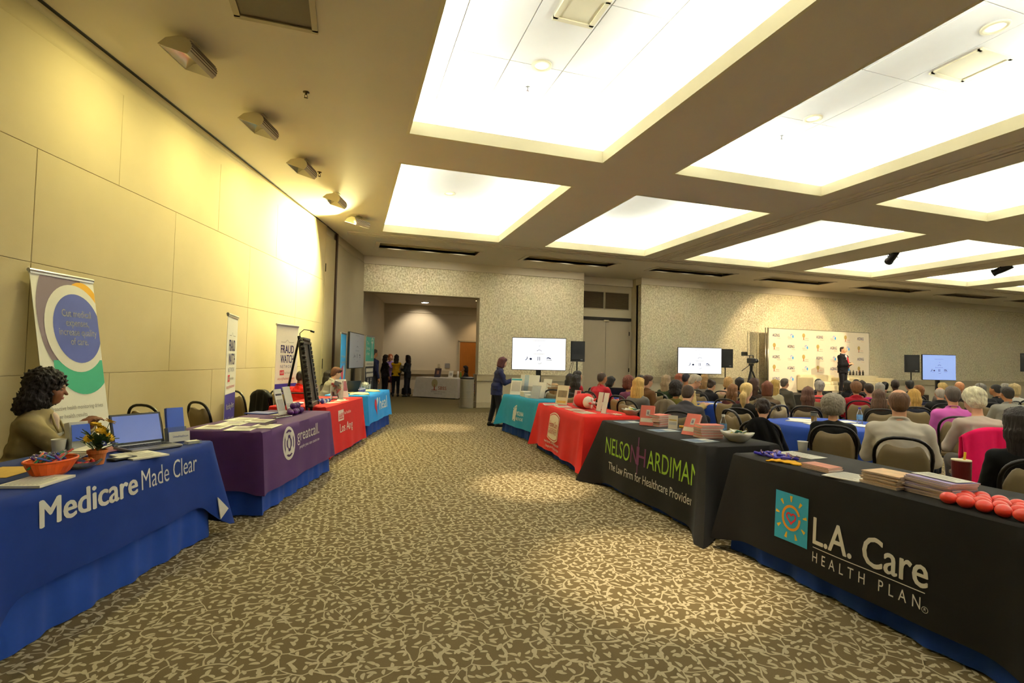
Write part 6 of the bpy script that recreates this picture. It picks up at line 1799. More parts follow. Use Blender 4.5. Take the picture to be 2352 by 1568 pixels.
for k in range(16):
    nm, c = pc[k % 8]
    ang = r.uniform(-.5, .5)+(PI if k % 2 else 0); px, py = -.09+.18*(k/15), r.uniform(-.045, .045)
    t = thing('pen', '%s pen, %s in the orange basket' % (nm, 'front row' if k < 8 else 'back row'), 'pen', tpt('blue', -.325+px, .19+py+(.02 if k >= 8 else -.02), .088+.006*(k % 3)), trz('blue')+ang, 'pens in the orange basket')
    T = TR((0, 0, 0), (0, -.45, 0))
    b = MB(); b.tube([(-.065, 0, 0), (.05, 0, 0)], .0055, 8, T); b.build('barrel', M('pen '+nm, c, rough=.35, var=.05), t, smooth=False)
    b = MB(); b.tube([(.05, 0, 0), (.062, 0, 0)], .004, 8, T); b.box((.03, 0, .008), (.045, .003, .003), T); b.build('clip', CHROME, t)
# flower pot
t = item('potted_flowers', 'terracotta pot of yellow daisies and blue pansies', 'plant', 'blue', -.03, .165)
b = MB(); b.lathe([(.034, 0), (.046, .066), (.052, .068), (.053, .088), (.046, .088), (.044, .07)], 24); b.build('pot', M('terracotta', '#b0622c', rough=.8, var=.12, scale=20), t, smooth=False)
r = random.Random(3)
def leafmesh(l, w_, col, nm):
    v = []; f = []
    for i in range(6):
        u = i/5; ww = w_*math.sin(PI*min(.97, u*.9+.08)); v += [(-ww, u*l, .2*l*u*(1-u)), (0, u*l, .2*l*u*(1-u)-.004), (ww, u*l, .2*l*u*(1-u))]
    for i in range(5): f += [(i*3, i*3+1, i*3+4, i*3+3), (i*3+1, i*3+2, i*3+5, i*3+4)]
    return setmesh(nm, v, f, col, smooth=True)
LFG = M('leaf green', '#2f4a1c', rough=.6, var=.25, scale=20); lm = leafmesh(.085, .024, LFG, 'leaf'); lm2 = leafmesh(.11, .010, LFG, 'leaf')
for k in range(34):
    a = r.uniform(0, 6.28); o = link('leaf', lm if k % 3 else lm2, t, (.02*math.cos(a), .02*math.sin(a), .085+r.uniform(0, .05)), (r.uniform(.1, 1.1), 0, a-PI/2))
PET = M('yellow petals', '#e8bb12', rough=.55, var=.15, scale=25); EYEF = M('flower centre', '#b88a10', rough=.7, var=.2)
pm_ = leafmesh(.030, .0065, PET, 'petal')
for k, (fx, fy, fz, tx, ty) in enumerate(((-.03, -.03, .20, .5, -.3), (.04, -.02, .17, .6, .4), (.0, .02, .235, .2, 0), (.06, .03, .205, .2, .7), (-.06, .01, .16, .3, -.8), (.02, -.05, .155, 1.0, .1), (.075, -.01, .245, .3, .4))):
    fo = MB(); fo.ball((0, 0, .004), .009, 10, 6, (1, 1, .6)); fo = fo.build('flower', EYEF, t, smooth=True, loc=(fx, fy, fz), rot=(tx, ty, 0))
    for q in range(12):
        for ring in (0, 1): link('petal', pm_, fo, (0, 0, .001+.003*ring), (.15+.25*ring, 0, q*PI/6+.26*ring))
    b = MB(); b.tube([(0, 0, .08), (fx*.6, fy*.6, .08+(fz-.08)*.6), (fx, fy, fz)], .002, 5); b.build('stem', LFG, t)
PAN = M('pansy blue', '#3a3a78', rough=.6, var=.3, scale=40); pm2 = leafmesh(.022, .010, PAN, 'petal')
for (fx, fy, fz) in ((.06, -.045, .115), (-.03, -.055, .13)):
    fo = MB(); fo.ball((0, 0, .003), .005, 8, 5); fo = fo.build('flower', INKW, t, loc=(fx, fy, fz), rot=(1.0, 0, 0))
    for q in range(5): link('petal', pm2, fo, (0, 0, .001), (.2, 0, q*2*PI/5))
# candy dish
t = item('candy_dish', 'clear plastic dish beside the orange basket', 'dish', 'blue', -.135, .17)
b = MB(); b.lathe([(.045, .0), (.075, .02), (.095, .04), (.093, .041), (.072, .023), (.04, .004)], 28); b.build('bowl', ACR, t, smooth=True)
for k in range(14):
    a = k*2.4; rr = .012+.045*math.sqrt(k/14); nm, c = (('golden', '#c9922a'), ('red', '#a8242a'), ('amber', '#b8641c'))[k % 3]
    o = MB(); o.ball((0, 0, 0), .012, 8, 6, (1.2, .9, .7)); o.box((.018, 0, 0), (.012, .014, .002)); o.box((-.018, 0, 0), (.012, .014, .002))
    o = o.build('wrapped_candy', M('candy '+nm, c, rough=.25, var=.2, scale=60), None, loc=tpt('blue', -.135+rr*math.cos(a), .17+rr*math.sin(a), .022+.012*(k % 3)), rot=(0, 0, a)); tag(o, 'small wrapped %s candy in the clear dish' % nm, 'candy', 'candies in the clear dish')
# laptop
def laptop(label, key, x, y, rz, tint, w_=.34, d=.235, op=1.92, emit=.35):
    t = item('laptop', label, 'laptop', key, x, y, rz)
    b = MB(); b.box((0, 0, .012), (w_, d, .02), bev=.005); b.build('base', M('laptop silver', '#8d8a84', rough=.35, metal=.5, var=.03), t)
    b = MB(); b.box((0, .03, .0225), (w_*.86, d*.46, .002)); kb = b.build('keyboard_deck', BLK, t)
    km = MB(); km.box((0, 0, 0), (.017, .015, .003), bev=.001); km = setmesh('key', km.v, km.f, M('laptop key', '#26262a', rough=.5, var=.05))
    for i in range(14):
        for j in range(5): link('key', km, kb, (-w_*.40+i*w_*.0615, .03-d*.19+j*.0225, .0245))
    b = MB(); b.box((0, -d*.30, .0225), (.09, .055, .001)); b.build('touchpad', M('laptop pad', '#5a5854', rough=.4, var=.03), t)
    T = TR((0, d/2-.004, .022), (op-PI/2-0, 0, 0)) if False else TR((0, d/2-.004, .022), (-(op-PI/2), 0, 0))
    b = MB(); b.box((0, .004, .115), (w_, .010, .23), T, bev=.003); b.build('lid', BLK, t)
    b = MB(); b.box((0, -.002, .118), (w_*.91, .002, .195), T); b.build('screen', M('laptop screen '+tint, tint, rough=.2, var=.02, emit=emit), t)
    b = MB(); b.tube([(-w_*.42, d/2-.004, .02), (w_*.42, d/2-.004, .02)], .008, 8); b.build('hinge', CHROME, t)
    return t
laptop('open silver laptop with blue screen on the blue table', 'blue', .52, .22, -.50, '#5a6ba8')
t = leaflet_rack('blue', .80, .20, 'clear stand of blue brochures with a white label', .13, .26, -.55, INKB, .05)
b = MB(); b.box((0, 0, 0), (.15, .003, .075), TR((0, -.045, .05), (-.12, 0, 0))); lb = b.build('label_card', WHT, t)
fprint(lb, 'lettering', PERI, words('UnitedHealthcare', w=.11, h=.016, bold=.005), -.05, .045, -.053)
t = item('business_card_box', 'small clear box of white business cards', 'cards', 'blue', .76, .055, -.5)
b = MB(); b.box((0, 0, .012), (.088, .05, .02)); b.build('cards', WHT, t); b = MB(); b.box((0, -.03, .012), (.1, .004, .024)); b.box((0, .03, .012), (.1, .004, .024)); b.box((0, 0, .002), (.1, .06, .003)); b.build('tray', ACR, t)
sheet('blue', .25, .10, 'printed sheets sticking out beside the laptop', .22, .28, -.5, n=6)
t = item('phone', 'black phone lying on a pad near the flower pot', 'phone', 'blue', .12, .12, -.35); b = MB(); b.box((0, 0, .008), (.15, .075, .016), bev=.005); b.build('case', BLK, t); b = MB(); b.box((0, .0, .0175), (.08, .06, .002)); b.build('note', WHT, t)
sheet('blue', -.50, .11, 'stack of white forms at the front left of the blue table', .25, .20, .1, n=8)
sheet('blue', -.28, .48, 'glossy flyer with yellow picture behind the basket', .30, .22, .15, GOLD, ink=False)
for k in range(7): sheet('blue', .10+.025*k, .47-.012*k, 'fanned white brochure in front of the woman in tan, %s' % ('lowest', 'second', 'third', 'fourth', 'fifth', 'sixth', 'topmost')[k], .30, .14, .5-.05*k, n=4, z=.0075*k+.002, ink=False, name='brochure', group='fanned brochures on the blue table')
t = leaflet_rack('blue', .33, .56, 'white brochures in an upright box by the hands in tan', .12, .20, -.4, WHT, .09); b = MB(); b.box((0, -.045, .13), (.11, .002, .11), TR((0, 0, 0), (-.2, 0, 0))); b.build('printed_block', INKB, t)
t = item('paper_cup', 'white paper cup beside the upright brochures', 'cup', 'blue', .24, .62); b = MB(); b.lathe([(.03, 0), (.04, .10), (.042, .102), (.037, .1), (.028, .004)], 20); b.build('cup_wall', WHT, t, smooth=True)
t = item('folder', 'dusty pink folder behind the laptop', 'folder', 'blue', .42, .48, -.35); b = MB(); b.box((0, 0, .004), (.3, .24, .008), bev=.002); b.build('cover', paper('dusty pink card', '#a9707a'), t)
sheet('blue', .62, .62, 'loose sheet near the back of the blue table', .2, .24, .4, n=2)
t = item('remote_control', 'dark remote control at the left end of the blue table', 'remote', 'blue', -.62, .32, .3); b = MB(); b.box((0, 0, .014), (.16, .055, .026), bev=.01); b.build('case', BLK, t); b = MB(); b.box((.03, 0, .028), (.05, .03, .003)); b.build('buttons', LOUV, t)
# ---- purple table
for k, (x, y, rz, l) in enumerate(((-.74, .54, .1, 'flyer at the back left corner of the purple table'), (-.45, .50, .05, 'second flyer from the back left of the purple table'), (-.12, .58, -.05, 'flyer near the middle back of the purple table'), (-.22, .36, .06, 'flyer in the middle of the purple table'), (-.80, .24, .12, 'flyer at the front left of the purple table'), (-.62, .12, .05, 'flyer closest to the front edge of the purple table'))):
    t = sheet('purple', x, y, l, .23, .29, rz+1.57, n=3)
    b = MB(); b.box((.02, -.05, .0062), (.12, .10, .0006)); b.build('photo', M('flyer photo %d' % (k % 3), ('#8a7a6a', '#9a8f9a', '#a8a294')[k % 3], rough=.6, var=.5, scale=30), t)
t = item('pen_row', 'row of dark purple pens on the purple table', 'pens', 'purple', -.45, .16, .05); 
for k in range(9):
    b = MB(); b.tube([(-.13+.033*k, -.03, .006), (-.10+.033*k, .05, .006)], .005, 6); b.build('pen', M('purple pen', '#3b2358', rough=.4, var=.05), t)
acrylic_stand('purple', .38, .36, 'tall acrylic sign holder facing left on the purple table', .15, .30, -.15, None, ((DKINK, -.4, .75, .4, .82), (LGREY, -.4, .15, .4, .6)))
acrylic_stand('purple', .74, .40, 'acrylic sign holder behind the purple balls', .17, .31, -.10, None, ((LGREY, -.4, .2, .4, .35), (INKB, -.5, .0, .5, .06)))
t = item('phone_strip', 'narrow silver display strip below the sign holder', 'display', 'purple', .16, .27, -.3); b = MB(); b.box((0, 0, .006), (.26, .05, .01), bev=.003); b.build('plate', CHROME, t); b = MB()
for k in range(5): b.box((-.1+.05*k, 0, .013), (.03, .03, .006), bev=.001)
b.build('keys', LOUV, t)
r = random.Random(4)
for k, (x, y, z) in enumerate(((0, 0, 0), (.075, .01, 0), (.15, 0, 0), (.22, .012, 0), (-.075, .02, 0), (.04, .068, 0), (.11, .072, 0), (.185, .07, 0), (.035, .035, .062), (.11, .035, .062), (.18, .04, .062))):
    o = MB(); o.ball((0, 0, .037), .037, 16, 10); o = o.build('stress_ball', M('purple rubber', '#55206b', rough=.3, var=.1, spec=.5), None, smooth=True, loc=tpt('purple', .42+x, .24+y, z)); tag(o, 'shiny purple ball in the heap on the purple table', 'ball', 'purple balls')
t = item('folder', 'blue plastic folder at the back of the purple table', 'folder', 'purple', .52, .66, 1.4); b = MB(); b.box((0, 0, .005), (.3, .23, .01), bev=.003); b.build('cover', M('blue folder plastic', '#1f3f9e', rough=.35, var=.05), t)
# ---- left red table
def acrylic_box(key, x, y, label, s, h, fill=None, rz=0.):
    t = item('display_box', label, 'box', key, x, y, rz)
    b = MB()
    for px, py, sx, sy in ((-s/2, 0, .004, s), (s/2, 0, .004, s), (0, -s/2, s, .004), (0, s/2, s, .004)): b.box((px, py, h/2), (sx, sy, h))
    b.box((0, 0, .003), (s, s, .005)); b.build('walls', ACR, t)
    b = MB()
    for px in (-s/2, s/2):
        for py in (-s/2, s/2): b.box((px, py, h/2), (.008, .008, h))
    b.build('corner_edge', M('frosted acrylic edge', '#c9cbc8', rough=.3, var=.02), t)
    if fill:
        r = random.Random(9)
        for k in range(9):
            b = MB(); b.box((0, 0, 0), (s*.6, .01, s*.4), TR((r.uniform(-.03, .03), r.uniform(-.05, .05), .05+h*.08*k), (r.uniform(-.5, .5), r.uniform(-.4, .4), r.uniform(0, 3))), bev=.002); b.build('card', fill[k % len(fill)], t)
acrylic_box('red', .30, .44, 'empty clear acrylic box on the red table', .22, .22, None, .2)
acrylic_box('red', .50, .30, 'tall clear box of dark red cards on the red table', .19, .30, (M('dark card', '#2a1a1c', rough=.5, var=.1), M('maroon card', '#6e1a20', rough=.5, var=.1), WHT, M('red card', '#b52520', rough=.5, var=.1)), .3)
acrylic_stand('red', .70, .25, 'white sign with a small grey brochure pocket on the red table', .22, .31, -.6, None, ((REDP, -.3, .6, .0, .65), (M('brochure photo', '#8a4a50', rough=.6, var=.5, scale=18), .1, .35, .48, .9), (WHT, .12, .08, .5, .33)))
for k in range(10):
    o = MB(); o.ball((0, 0, .028), .028, 12, 8); o.box((.0, 0, .055), (.03, .03, .004)); nm = ('blue', 'silver')[k % 2]
    o = o.build('wrapped_sweet', M('sweet '+nm, ('#2c3f96', '#aab4cc')[k % 2], rough=.2, var=.4, scale=50), None, loc=tpt('red', -.50+.075*(k % 5)+.02*(k//5), .20+.09*(k//5), 0)); tag(o, '%s foil wrapped sweet on the red table' % nm, 'sweet', 'foil sweets on the left red table')
for k, (x, y, l) in enumerate(((-.30, .12, 'white leaflet at the front of the left red table'), (.10, .10, 'leaflet near the far front of the left red table'), (-.10, .30, 'leaflet in the middle of the left red table'), (.28, .16, 'long white leaflet before the acrylic boxes'), (-.55, .52, 'pale pink sheet beside the man in red'))): sheet('red', x, y, l, .12, .26, 1.2+.2*k, n=2)
t = item('clipboard', 'black clipboard on the left red table', 'clipboard', 'red', .10, .42, 1.3); b = MB(); b.box((0, 0, .003), (.23, .32, .005)); b.build('board', BLK, t); b = MB(); b.box((0, .0, .0062), (.20, .28, .001)); b.build('sheet', WHT, t); b = MB(); b.box((0, .15, .012), (.1, .02, .014)); b.build('clip', CHROME, t)
t = item('plate', 'white oval tray at the near end of the left red table', 'tray', 'red', -.68, .50); b = MB(); b.lathe([(.06, .002), (.10, .012), (.12, .022), (.115, .024), (.06, .008)], 24, T=TR(sc=(1.3, .8, 1))); b.build('dish', WHT, t, smooth=True)
# ---- heal table
for k in range(14):
    o = MB(); o.box((0, 0, .04), (.045, .035, .08), bev=.008); o.mat(1).box((0, 0, .065), (.046, .036, .02)); o = o.build('gift_tin', [M('violet tin', '#3b3a8c', rough=.4, var=.05), WHT], None, loc=tpt('heal', -.35+.062*(k % 7), .30+.06*(k//7), 0), rot=(0, 0, trz('heal'))); tag(o, 'violet and white gift tin in the row on the heal table', 'tin', 'gift tins on the heal table')
for k, (x, y, l, s) in enumerate(((-.66, .22, 'cream tote bag folded at the near end of the heal table', 1.2), (.22, .22, 'cream tote bag folded at the far end of the heal table', 1.))):
    t = item('tote_bag', l, 'bag', 'heal', x, y, .3)
    v = []; f = []; n = 10
    for j in range(n+1):
        for i in range(n+1):
            u, q = i/n*2-1, j/n*2-1; v.append((u*.20*s, q*.17, .012+.022*(1-u*u)*(1-q*q)+.006*math.sin(u*7+q*5)))
    for j in range(n):
        for i in range(n): a = j*(n+1)+i; f.append((a, a+1, a+n+2, a+n+1))
    o = link('canvas', setmesh('canvas', v, f, cloth('cream canvas', '#cfc3a0'), smooth=True), t); m_ = o.modifiers.new('t', 'SOLIDIFY'); m_.thickness = .012
    b = MB(); b.tube([(.08, .1, .03), (.16, .2, .02), (.02, .24, .02), (-.08, .1, .03)], .008, 6); b.build('handle', cloth('cream canvas', '#cfc3a0'), t)
laptop('laptop standing open on the heal table, seen from its back', 'heal', -.42, .52, 2.6, '#4a6a94', emit=.15)
acrylic_box('heal', .72, .45, 'small white donation box on the heal table', .16, .12, (WHT,), .1)
# ---- alcove table
acrylic_stand('sbss', -.15, .30, 'framed portrait photo on the white alcove table', .26, .34, .1, M('portrait photo', '#4a3c44', rough=.5, var=.5, scale=8), ((M('portrait face', '#a87a62', rough=.6, var=.2), -.18, .35, .18, .75), (DKINK, -.5, .0, .5, .2)))
acrylic_stand('sbss', .42, .30, 'small white sign on the alcove table', .18, .26, .1, None, ((LGREY, -.3, .3, .3, .7),))
for k, (x, y, l) in enumerate(((-.50, .3, 'papers at the left end of the alcove table'), (.12, .35, 'open papers in the middle of the alcove table'), (.62, .3, 'papers at the right end of the alcove table'))): sheet('sbss', x, y, l, .28, .22, .2*k, n=8)
t = item('water_bottle', 'green bottle on the alcove table', 'bottle', 'sbss', .74, .5); b = MB(); b.lathe([(.033, 0), (.035, .15), (.014, .2), (.014, .23)], 14); b.build('bottle_body', M('green bottle', '#6f9a3a', rough=.2, var=.05), t, smooth=True); b = MB(); b.lathe([(.016, .228), (.016, .25)], 12); b.build('cap', WHT, t)
t = item('tumbler', 'tall white tumbler on the alcove table', 'cup', 'sbss', .62, .5); b = MB(); b.lathe([(.03, 0), (.04, .24), (.036, .24), (.028, .01)], 14); b.build('cup_wall', WHT, t, smooth=True)
# ---- teal table
TQ = M('teal print', '#2f8aa0', rough=.6, var=.05)
acrylic_stand('molina', -.58, .14, 'sign holder with teal header at the far end of the teal table', .23, .34, .80, None, ((TQ, -.48, .86, .48, .96), (LGREY, -.4, .2, .4, .78)))
for k in range(3): leaflet_rack('molina', -.62+.10*k, .36+.05*k, 'tall %s leaflet rack beside the woman in navy' % ('first', 'second', 'third')[k], .23, .40, .8, (WHT, M('leaflet pale blue', '#b9ccd4', rough=.6, var=.1), WHT)[k], .05)
for k, (x, y, z, w_, d, h, l) in enumerate(((-.12, .18, 0, .24, .16, .09, 'white box on the teal table'), (.18, .14, 0, .22, .14, .045, 'low white box of cards on the teal table'))):
    t = item('gift_box', l, 'box', 'molina', x, y, -.1); b = MB(); b.box((0, 0, h/2), (w_, d, h), bev=.004); b.build('carton', WHT, t); b = MB(); b.box((0, 0, h+.004), (w_+.006, d+.006, .012), bev=.003); b.build('lid', WHT, t)
for k in range(3): acrylic_stand('molina', .42-.10*k, .12+.15*k, '%s leaflet holder at the near end of the teal table' % ('nearest short', 'middle', 'tallest slanting')[k], .20, (.24, .30, .36)[k], .45, (M('leaflet grey', '#a3a7aa', rough=.6, var=.15), WHT, WHT)[k])
t = item('cardboard_box', 'open cardboard box on the teal table', 'box', 'molina', .32, .60, .1)
CARD = M('brown cardboard', '#9b7a50', rough=.8, var=.1, scale=12); b = MB()
for px, py, sx, sy in ((-.13, 0, .006, .22), (.13, 0, .006, .22), (0, -.11, .26, .006), (0, .11, .26, .006)): b.box((px, py, .10), (sx, sy, .2))
b.box((0, 0, .004), (.26, .22, .006)); b.build('carton', CARD, t)
b = MB(); b.box((-.17, 0, .215), (.10, .22, .005), TR(rot=(0, .3, 0))); b.build('flap', CARD, t); b = MB(); b.box((0, .15, .205), (.26, .09, .005), TR(rot=(.2, 0, 0))); b.build('flap', CARD, t); b = MB(); b.box((0, 0, .17), (.23, .19, .03)); b.build('contents', WHT, t)
fprint(t, 'stamp', M('brown stamp', '#6a4a2c', rough=.8, var=.1), words('FRAGILE', w=.09, h=.02), -.045, .08, -.1145)
t = item('plastic_tub', 'clear tub with yellow base on the teal table', 'tub', 'molina', -.30, .52); b = MB(); b.box((0, 0, .06), (.14, .12, .10)); b.build('tub_wall', ACR, t); b = MB(); b.box((0, 0, .02), (.12, .10, .03)); b.build('contents', M('yellow paper', '#d8c04a', rough=.7, var=.1), t)
# ---- home care table
FAM = M('family photo', '#7a6a4a', rough=.6, var=.7, scale=14)
acrylic_stand('home', -.62, .24, 'cream sign with a family photo on the home care table', .21, .31, .75, paper('cream sign', '#d8cfae'), ((FAM, -.38, .38, .38, .74), (GOLD, -.38, .08, .38, .2)))
acrylic_stand('home', -.55, .46, 'pink and red pamphlet holder on the home care table', .12, .24, .6, M('pink pamphlet', '#d8a8a2', rough=.6, var=.2), ((REDP, -.1, .5, .45, .95),))
for k, (x, y, l) in enumerate(((-.66, .08, 'white flyer at the far front of the home care table'), (-.28, .16, 'second flyer from the far end of the home care table'), (.18, .18, 'cream flyer in the middle of the home care table'), (.58, .18, 'cream flyer at the near front of the home care table'))): sheet('home', x, y, l, .216, .28, 1.4+.1*k, (WHT, WHT, EMB, EMB)[k], n=3)
put_red = M('red gift bag cloth', '#c4201c', rough=.7, var=.1)
t = item('gift_pouch', 'plump red pouch lying on the home care table', 'bag', 'home', -.10, .42, .2)
put('pouch', soft_mesh('pouch', [cone((0, 0, .11), ROT(0, PI/2, 0), -.13, .12, .10, .115, .95, k=.04)], .014, SKIN0), t, put_red)
t = item('gift_roll', 'white and red wrapped bundle beside the pouch', 'bundle', 'home', .14, .42, .2)
put('roll', soft_mesh('roll', [cone((0, 0, .10), ROT(0, PI/2, 0), -.05, .06, .09, .075, .95, k=.03)], .014, SKIN0), t, WHT)
for k in range(6): b = MB(); a = k*1.05; b.tube([(.06, 0, .10), (.10, .05*math.cos(a), .10+.05*math.sin(a)), (.11, .085*math.cos(a), .10+.085*math.sin(a))], [.012, .016, .006], 6); b.build('petal_fold', put_red if k % 2 else WHT, t, smooth=True)
for k in range(5): o = MB(); o.lathe([(.02, 0), (.028, .05), (.024, .09), (.02, .09)], 12); o = o.build('glass_votive', ACR, None, smooth=True, loc=tpt('home', -.36+.055*(k % 3), .40+.07*(k//3), 0)); tag(o, 'small clear glass beside the red pouch', 'glass', 'small glasses on the home care table')
def mug(key, x, y, label, rz=0., mat=WHT):
    t = item('mug', label, 'mug', key, x, y, rz); b = MB(); b.lathe([(.036, 0), (.04, .005), (.04, .095), (.037, .096), (.036, .09), (.034, .008)], 20); b.build('cup_wall', mat, t, smooth=False)
    b = MB(); b.tube([(.038, 0, .078), (.062, 0, .074), (.068, 0, .05), (.058, 0, .026), (.038, 0, .022)], .006, 6); b.build('handle', mat, t, smooth=True)
mug('home', .02, .66, 'white mug behind the red pouch', .8)
acrylic_stand('home', .40, .45, 'slim acrylic sign seen edge on, nearer the middle of the home care table', .08, .27, .55, WHT); acrylic_stand('home', .70, .40, 'slim acrylic sign seen edge on, at the near end of the home care table', .08, .28, .5, WHT)
for k in range(8): o = MB(); o.box((0, 0, .006), (.06, .03, .012), bev=.004); nm = ('pink', 'cream')[k % 2]; o = o.build('sachet', M('sachet '+nm, ('#c98a7a', '#ddc9a0')[k % 2], rough=.4, var=.3, scale=40), None, loc=tpt('home', .78+.045*(k % 4), .50+.05*(k//4), 0), rot=(0, 0, k)); tag(o, '%s sachet scattered at the near end of the home care table' % nm, 'sachet', 'sachets on the home care table')
# ---- law firm table
def bowl(key, x, y, label, s, mat, rz=0.):
    """square bowl with raised corners"""
    t = item('serving_bowl', label, 'bowl', key, x, y, rz)
    v = []; f = []; n = 40
    pr = [(.45, .0), (.50, .006), (.72, .03), (.92, .062), (1., .085), (.97, .087), (.88, .064), (.68, .034), (.40, .012)]
    for (q, z) in pr:
        for k in range(n):
            a = 2*PI*k/n; c, d = math.cos(a), math.sin(a); sq = (abs(c)**4+abs(d)**4)**-.25
            lift = .016*(abs(math.sin(2*a))**2)*max(0, q-.5)*2
            v.append((s*q*sq*c, s*q*sq*d*.8, (z+lift)*s/.15))
    for j in range(len(pr)-1):
        for k in range(n): f.append((j*n+k, j*n+(k+1) % n, (j+1)*n+(k+1) % n, (j+1)*n+k))
    f.append(tuple(range(n-1, -1, -1))); f.append(tuple(range((len(pr)-1)*n, len(pr)*n)))
    b = MB(); b.add(v, f); b.build('bowl_wall', mat, t, smooth=True)
    r = random.Random(int(x*100))
    for k in range(9):
        nm, c = (('white', '#e4e0d4'), ('yellow', '#e2cf1c'), ('green', '#1f6a55'))[(k*2) % 3 if k % 4 else 0]
        o = MB(); o.box((0, 0, 0), (.075, .05, .010), TR(rot=(r.uniform(-.5, .5), r.uniform(-.5, .5), r.uniform(0, 3))), bev=.003)
        o = o.build('sweet_packet', M('packet '+nm, c, rough=.4, var=.1), None, loc=tpt(key, x+r.uniform(-.55, .55)*s, y+r.uniform(-.4, .4)*s, .078*s/.15+.008*(k % 4)), rot=(0, 0, trz(key))); tag(o, '%s packet in the %s' % (nm, label.split(' on ')[0].split(' beside ')[0]), 'packet', 'packets in the serving bowls')
PORC = M('white porcelain', '#dcd8ce', rough=.2, var=.02, spec=.6)
bowl('home', .86, .72, 'grey square bowl on the corner of the home care table', .12, M('grey porcelain', '#a8a49a', rough=.25, var=.02, spec=.6), .2)
RBK = M('coral book cover', '#c2604f', rough=.5, var=.06, scale=6); PGS = M('book pages', '#d3bfae', rough=.8, var=.1, scale=60)
def book_up(key, x, y, label, rz, lean, w_=.15, h=.225):
    t = item('book', label, 'book', key, x, y, rz)
    T = TR((0, 0, .004), (-lean, 0, 0)); b = MB(); b.box((0, .012, h/2), (w_-.006, .022, h-.008), T); b.build('pages', PGS, t)
    b = MB(); b.box((0, 0, h/2), (w_, .003, h), T); b.box((0, .0245, h/2), (w_, .003, h), T); b.box((-w_/2, .012, h/2), (.003, .027, h), T); b.build('cover', RBK, t)
    for (m_, x0, z0, x1, z1) in ((EMB, -.46, .16, .46, .36), (INKW, -.08, .48, .2, .78), (M('plum book print', '#6a4a70', rough=.6, var=.1), -.02, .55, .12, .70)):
        b = MB(); b.box(((x0+x1)/2*w_, -.0022, (z0+z1)/2*h), ((x1-x0)*w_, .001, (z1-z0)*h), T); b.build('printed_block', m_, t)
def books(key, x, y, n, where, seed, rz):
    r = random.Random(seed)
    for k in range(n):
        t = item('book', 'coral paperback, %s of the pile %s' % (('lowest', 'second', 'third', 'fourth', 'fifth', 'sixth')[k] if k < n-1 else 'topmost', where), 'book', key, x+r.uniform(-.012, .012), y+r.uniform(-.01, .01), rz+r.uniform(-.1, .1), k*.0245, 'piled paperbacks')
        b = MB(); b.box((0, 0, .012), (.146, .216, .021)); b.build('pages', PGS, t); b = MB(); b.box((0, 0, .0014), (.152, .222, .0025)); b.box((0, 0, .0232), (.152, .222, .0025)); b.build('cover', RBK, t)
books('nelson', -.36, .40, 5, 'behind the upright book', 2, .35); book_up('nelson', -.37, .235, 'coral book standing against the farther pile', .75, .32)
books('nelson', .52, .36, 5, 'by the water bottle', 7, -.1); book_up('nelson', .36, .245, 'coral book leaning steeply on the nearer pile', .35, .50)
acrylic_stand('nelson', -.06, .36, 'small cream booklet stand in the middle of the law firm table', .10, .14, .6, EMB, ((GOLD, -.4, .6, .4, .7), (LGREY, -.4, .3, .4, .5)), .12)
FLY = M('blue photo flyer', '#8b9aa8', rough=.4, var=.6, scale=12)
for k, (x, y, l) in enumerate(((-.70, .20, 'photo flyer at the far end of the law firm table'), (.02, .20, 'photo flyer in the middle of the law firm table'), (.68, .14, 'photo flyer at the near end of the law firm table'))): 
    t = sheet('nelson', x, y, l, .28, .20, 1.57+.05*k, FLY, ink=False)
    b = MB(); b.box((-.06, .01, .0030), (.12, .14, .0006)); b.build('photo', M('flyer blue photo', '#4d6480', rough=.5, var=.6, scale=25), t); b = MB(); b.box((.07, .03, .0030), (.09, .05, .0006)); b.box((.07, -.05, .0030), (.09, .03, .0006)); b.build('text_block', WHT, t)
t = item('giant_pencil', 'thick yellow pencil shaped case on the law firm table', 'pencil', 'nelson', -.06, .60, .9); b = MB(); b.tube([(-.13, 0, .016), (.10, 0, .016)], .016, 6); b.build('barrel', M('yellow lacquer', '#d39a1e', rough=.4, var=.06), t); b = MB(); b.tube([(.10, 0, .016), (.17, 0, .016)], [.016, .003], 6); b.build('tip', EMB, t)
def bottle(loc, label, capc='#e8e8e8'):
    t = thing('water_bottle', label, 'bottle', loc); b = MB(); b.lathe([(.030, 0), (.033, .01), (.031, .05), (.033, .09), (.031, .13), (.014, .175), (.013, .19)], 18); b.build('bottle_body', ACR, t, smooth=True)
    b = MB(); b.lathe([(.0335, .06), (.0335, .12)], 18, cap=False); b.build('label_sleeve', M('bottle label', '#5a86b4', rough=.4, var=.6, scale=30), t, smooth=True); b = MB(); b.lathe([(.0155, .188), (.0155, .208)], 14); b.build('cap', M('cap '+capc, capc, rough=.4, var=.02), t)
bottle(tpt('nelson', .45, .58), 'clear water bottle with blue label on the law firm table')
bowl('nelson', .78, .46, 'white square bowl on the law firm table', .135, PORC, .1)
